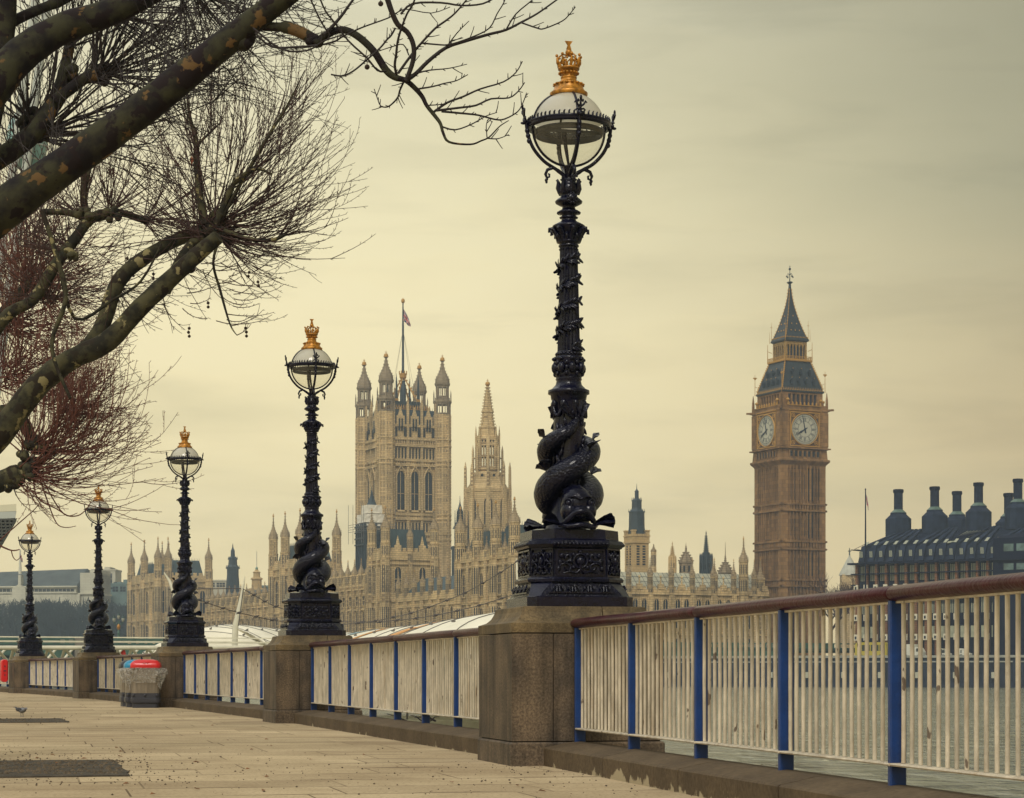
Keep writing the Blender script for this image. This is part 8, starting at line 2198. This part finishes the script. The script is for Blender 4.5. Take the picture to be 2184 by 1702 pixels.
# embankment wall and road vehicles
m_wall = mat('embankment_granite', (.014, .022, .040), .9, var=.35, scale=.25, bump=.3); m_cope = mat('pale_coping', (.27, .28, .25), .7, var=.2, scale=.3)
wa, wb = GR(1180, 415, 0), GR(2330, 371, 0); wd = wb - wa; wl_ = wd.length; wang = math.atan2(wd.y, wd.x)
root = thing('river_wall', 'dark stone river wall with a pale coping across the water behind the near railing', 'river wall', (wa.x, wa.y, 0), wang)
m = MB(); m.bb(0, wl_, 0, 2.5, -5, 3.2); 
for k in range(30): x = k * wl_ / 30; m.bb(x, x + .8, -.4, 0, -5, 2.6)
m.bb(0, wl_, -.6, 0, -3.2, -1.4); m.build('wall', m_wall, root)
m = MB(); m.bb(0, wl_, -.35, 2.7, 3.2, 3.65); m.bb(0, wl_, -.15, .15, 2.35, 2.6); m.build('coping', m_cope, root)
m = MB()
for k in range(15): x = (k + .5) * wl_ / 15; m.bb(x - .3, x + .3, -.75, -.4, -.5, .6)
m.build('mooring_plates', mat('pale_plate', (.4, .4, .32), .7), root)
m = MB(); m.prism([(p.x, p.y, 2.99) for p in (GR(1180, 418, 0), GR(2330, 375, 0), GR(2330, 402, 0), GR(1180, 455, 0))], (0, 0, .03)); tag(m.build('riverside_road', mat('asphalt', (.05, .05, .05), .9)), kind='structure')
m_yel = mat('yellow_paint', (.40, .33, .04), .4); m_van = mat('white_van_paint', (.62, .62, .54), .4); m_tyre = mat('tyre_rubber', (.02, .02, .02), .9); m_vgl = mat('vehicle_glass', (.02, .03, .035), .15)
def vehicle(name, label, cat, x0, x1, y0, D, paint, kind_):
    c = GR((x0 + x1) / 2, D, 3.02); k = D / F; Lv = (x1 - x0) * k; h = EYE + (1432 - y0) * k - 3.02
    root = thing(name, label, cat, tuple(c), wang); w_ = 2.2
    m = MB(); r = lambda x, z: (x, -w_ / 2, z)
    if kind_ == 'bus': out_ = [(-Lv / 2, .45), (Lv / 2, .45), (Lv / 2, h * .5), (Lv / 2 - .15, h - .3), (Lv / 2 - .5, h), (-Lv / 2 + .4, h), (-Lv / 2, h - .4)]
    elif kind_ == 'box': out_ = [(-Lv / 2, .7), (Lv / 2, .5), (Lv / 2, 1.3), (Lv / 2 - .5, 2.1), (Lv / 2 - 1.5, 2.2), (Lv / 2 - 1.52, h), (-Lv / 2, h)]
    else: out_ = [(-Lv / 2, .4), (Lv / 2, .4), (Lv / 2, 1.0), (Lv / 2 - .9, 1.25), (Lv / 2 - 1.6, h), (-Lv / 2 + .1, h), (-Lv / 2, h - .3)]
    m.prism([r(x, z) for x, z in out_], (0, w_, 0)); m.build('body', paint, root)
    m = MB()
    if kind_ == 'bus':
        n = 6
        for j in range(n): a_ = -Lv / 2 + .5 + j * (Lv - 1) / n; m.bb(a_, a_ + (Lv - 1) / n - .18, -w_ / 2 - .02, -w_ / 2 + .05, h * .48, h * .84)
    elif kind_ == 'box': m.bb(Lv / 2 - 1.3, Lv / 2 - .5, -w_ / 2 - .02, -w_ / 2 + .05, 1.35, 1.95)
    else: m.bb(-Lv / 2 + .5, Lv / 2 - 1.7, -w_ / 2 - .02, -w_ / 2 + .05, h * .55, h * .85)
    m.build('side_windows', m_vgl, root)
    for s in (-1, 1):
        m = MB(); m.M = Matrix.Translation((s * Lv * .31, -w_ / 2 + .12, .42)) @ Matrix.Rotation(math.pi / 2, 4, 'X'); m.lathe([(.2, -.15), (.42, -.13), (.42, .13), (.2, .15)], 14); m.build('wheel', m_tyre, root)
vehicle('coach', 'yellow coach on the far road, seen through the bars left of the last blue post', 'bus', 1826, 1895, 1370, 392, m_yel, 'bus')
vehicle('lorry', 'white box lorry on the far road just right of the last blue post', 'lorry', 1925, 1972, 1374, 392, m_van, 'box')
vehicle('van', 'small white van on the far road right of the white lorry', 'van', 2012, 2028, 1383, 390, m_van, 'van')
vehicle('van', 'white van on the far road, second from the white lorry', 'van', 2048, 2071, 1383, 389, m_van, 'van')

# big wheel parts at the left: leg tubes behind the twigs and the boarding platform truss
m_whl = mat('wheel_white_steel', (.42, .46, .44), .4); m_tgl = mat('wheel_glass', (.20, .36, .36), .2, var=.3, scale=.3); m_pan = mat('pale_panel', (.62, .60, .46), .5); m_dk = mat('dark_panel', (.05, .055, .05), .6)
D = 150; k = D / F
base = W(-110, 1432, D); base.z = 0
root = thing('steel_pylon', 'pale blue steel lattice pylon of the big wheel behind the top left twigs', 'pylon', (base.x, base.y, 0))
m = MB()
for (x0, x1) in ((-120, 92), (-88, 118)):
    m.tube([W(x0, 1450, D) - base, W(x1, -120, D) - base], .30, 10)
m.build('tubes', m_whl, root)
m = MB()
for j in range(16):
    f = j / 16; a_ = W(-120 + 212 * f, 1450 - 1570 * f, D) - base; b_ = W(-88 + 206 * (f + .06), 1450 - 1570 * (f + .06), D) - base; m.tube([a_, b_], .10, 6)
m.build('lattice', m_whl, root)
c = W(58, 300, 152); root = thing('wheel_capsule', 'glassy teal capsule of the big wheel behind the knotted limbs at the left edge', 'capsule', tuple(c))
m = MB(); m.ell((0, 0, 0), (1.5, 1.5, 2.3), 16, 12); m.build('glass_shell', m_tgl, root)
m = MB()
for z_ in (-1.5, -.5, .5, 1.5): r = 1.5 * math.sqrt(1 - (z_ / 2.3) ** 2) + .03; m.tube([(r * math.cos(2 * math.pi * j / 20), r * math.sin(2 * math.pi * j / 20), z_) for j in range(21)], .06, 5)
m.build('ribs', m_whl, root)
D = 118; c = W(0, 1110, D)
root = thing('boarding_platform', 'pale overhanging platform on a dark sloping truss at the left edge', 'platform', tuple(c))
m = MB(); Q = lambda x, y: tuple(W(x, y, D) - c)
def slab(pts, t, mt_i): m.prism([Q(x, y) for x, y in pts], (-.245 * t, t, 0), mi=mt_i)
slab([(-90, 1082), (35, 1075), (35, 1090), (-90, 1095)], 3, 0); slab([(-90, 1095), (34, 1090.5), (33, 1105), (-90, 1110)], 2.6, 1)
m.build('deck', [m_pan, m_whl, m_dk], root); m = MB()
for j in range(9):
    x0 = 32 - j * 4.0; y0 = 1106 + j * 7; slab([(-90, y0), (x0, y0), (x0 - 2, y0 + 4.2), (-90, y0 + 4.2)], 2.4, 2)
    for q in range(6): xx = x0 - 4 - q * 9 - (j % 2) * 4; slab([(xx, y0 + 4.3), (xx + 3.2, y0 + 4.3), (xx + 2.2, y0 + 6.9), (xx - 1, y0 + 6.9)], 2.2, 2)
slab([(34, 1105), (36, 1105), (0, 1166), (-3, 1166)], 2.7, 2)
m.build('truss', [m_pan, m_whl, m_dk], root)
# ------------------------------------------------------------------ river haze
m_haze = bpy.data.materials.new('haze'); m_haze.use_nodes = True
t = m_haze.node_tree
for n in list(t.nodes):
    if n.type != 'OUTPUT_MATERIAL': t.nodes.remove(n)
out = [n for n in t.nodes if n.type == 'OUTPUT_MATERIAL'][0]
pv = t.nodes.new('ShaderNodeVolumePrincipled'); pv.inputs['Color'].default_value = (0.68, 0.83, 1.0, 1); pv.inputs['Density'].default_value = 0.00030; pv.inputs['Anisotropy'].default_value = 0.0
t.links.new(pv.outputs[0], out.inputs['Volume'])
mb = MB(); mb.bb(-910, 910, -70, 1510, -6.2, 122)
o = mb.build('haze', m_haze); tag(o, kind='stuff')
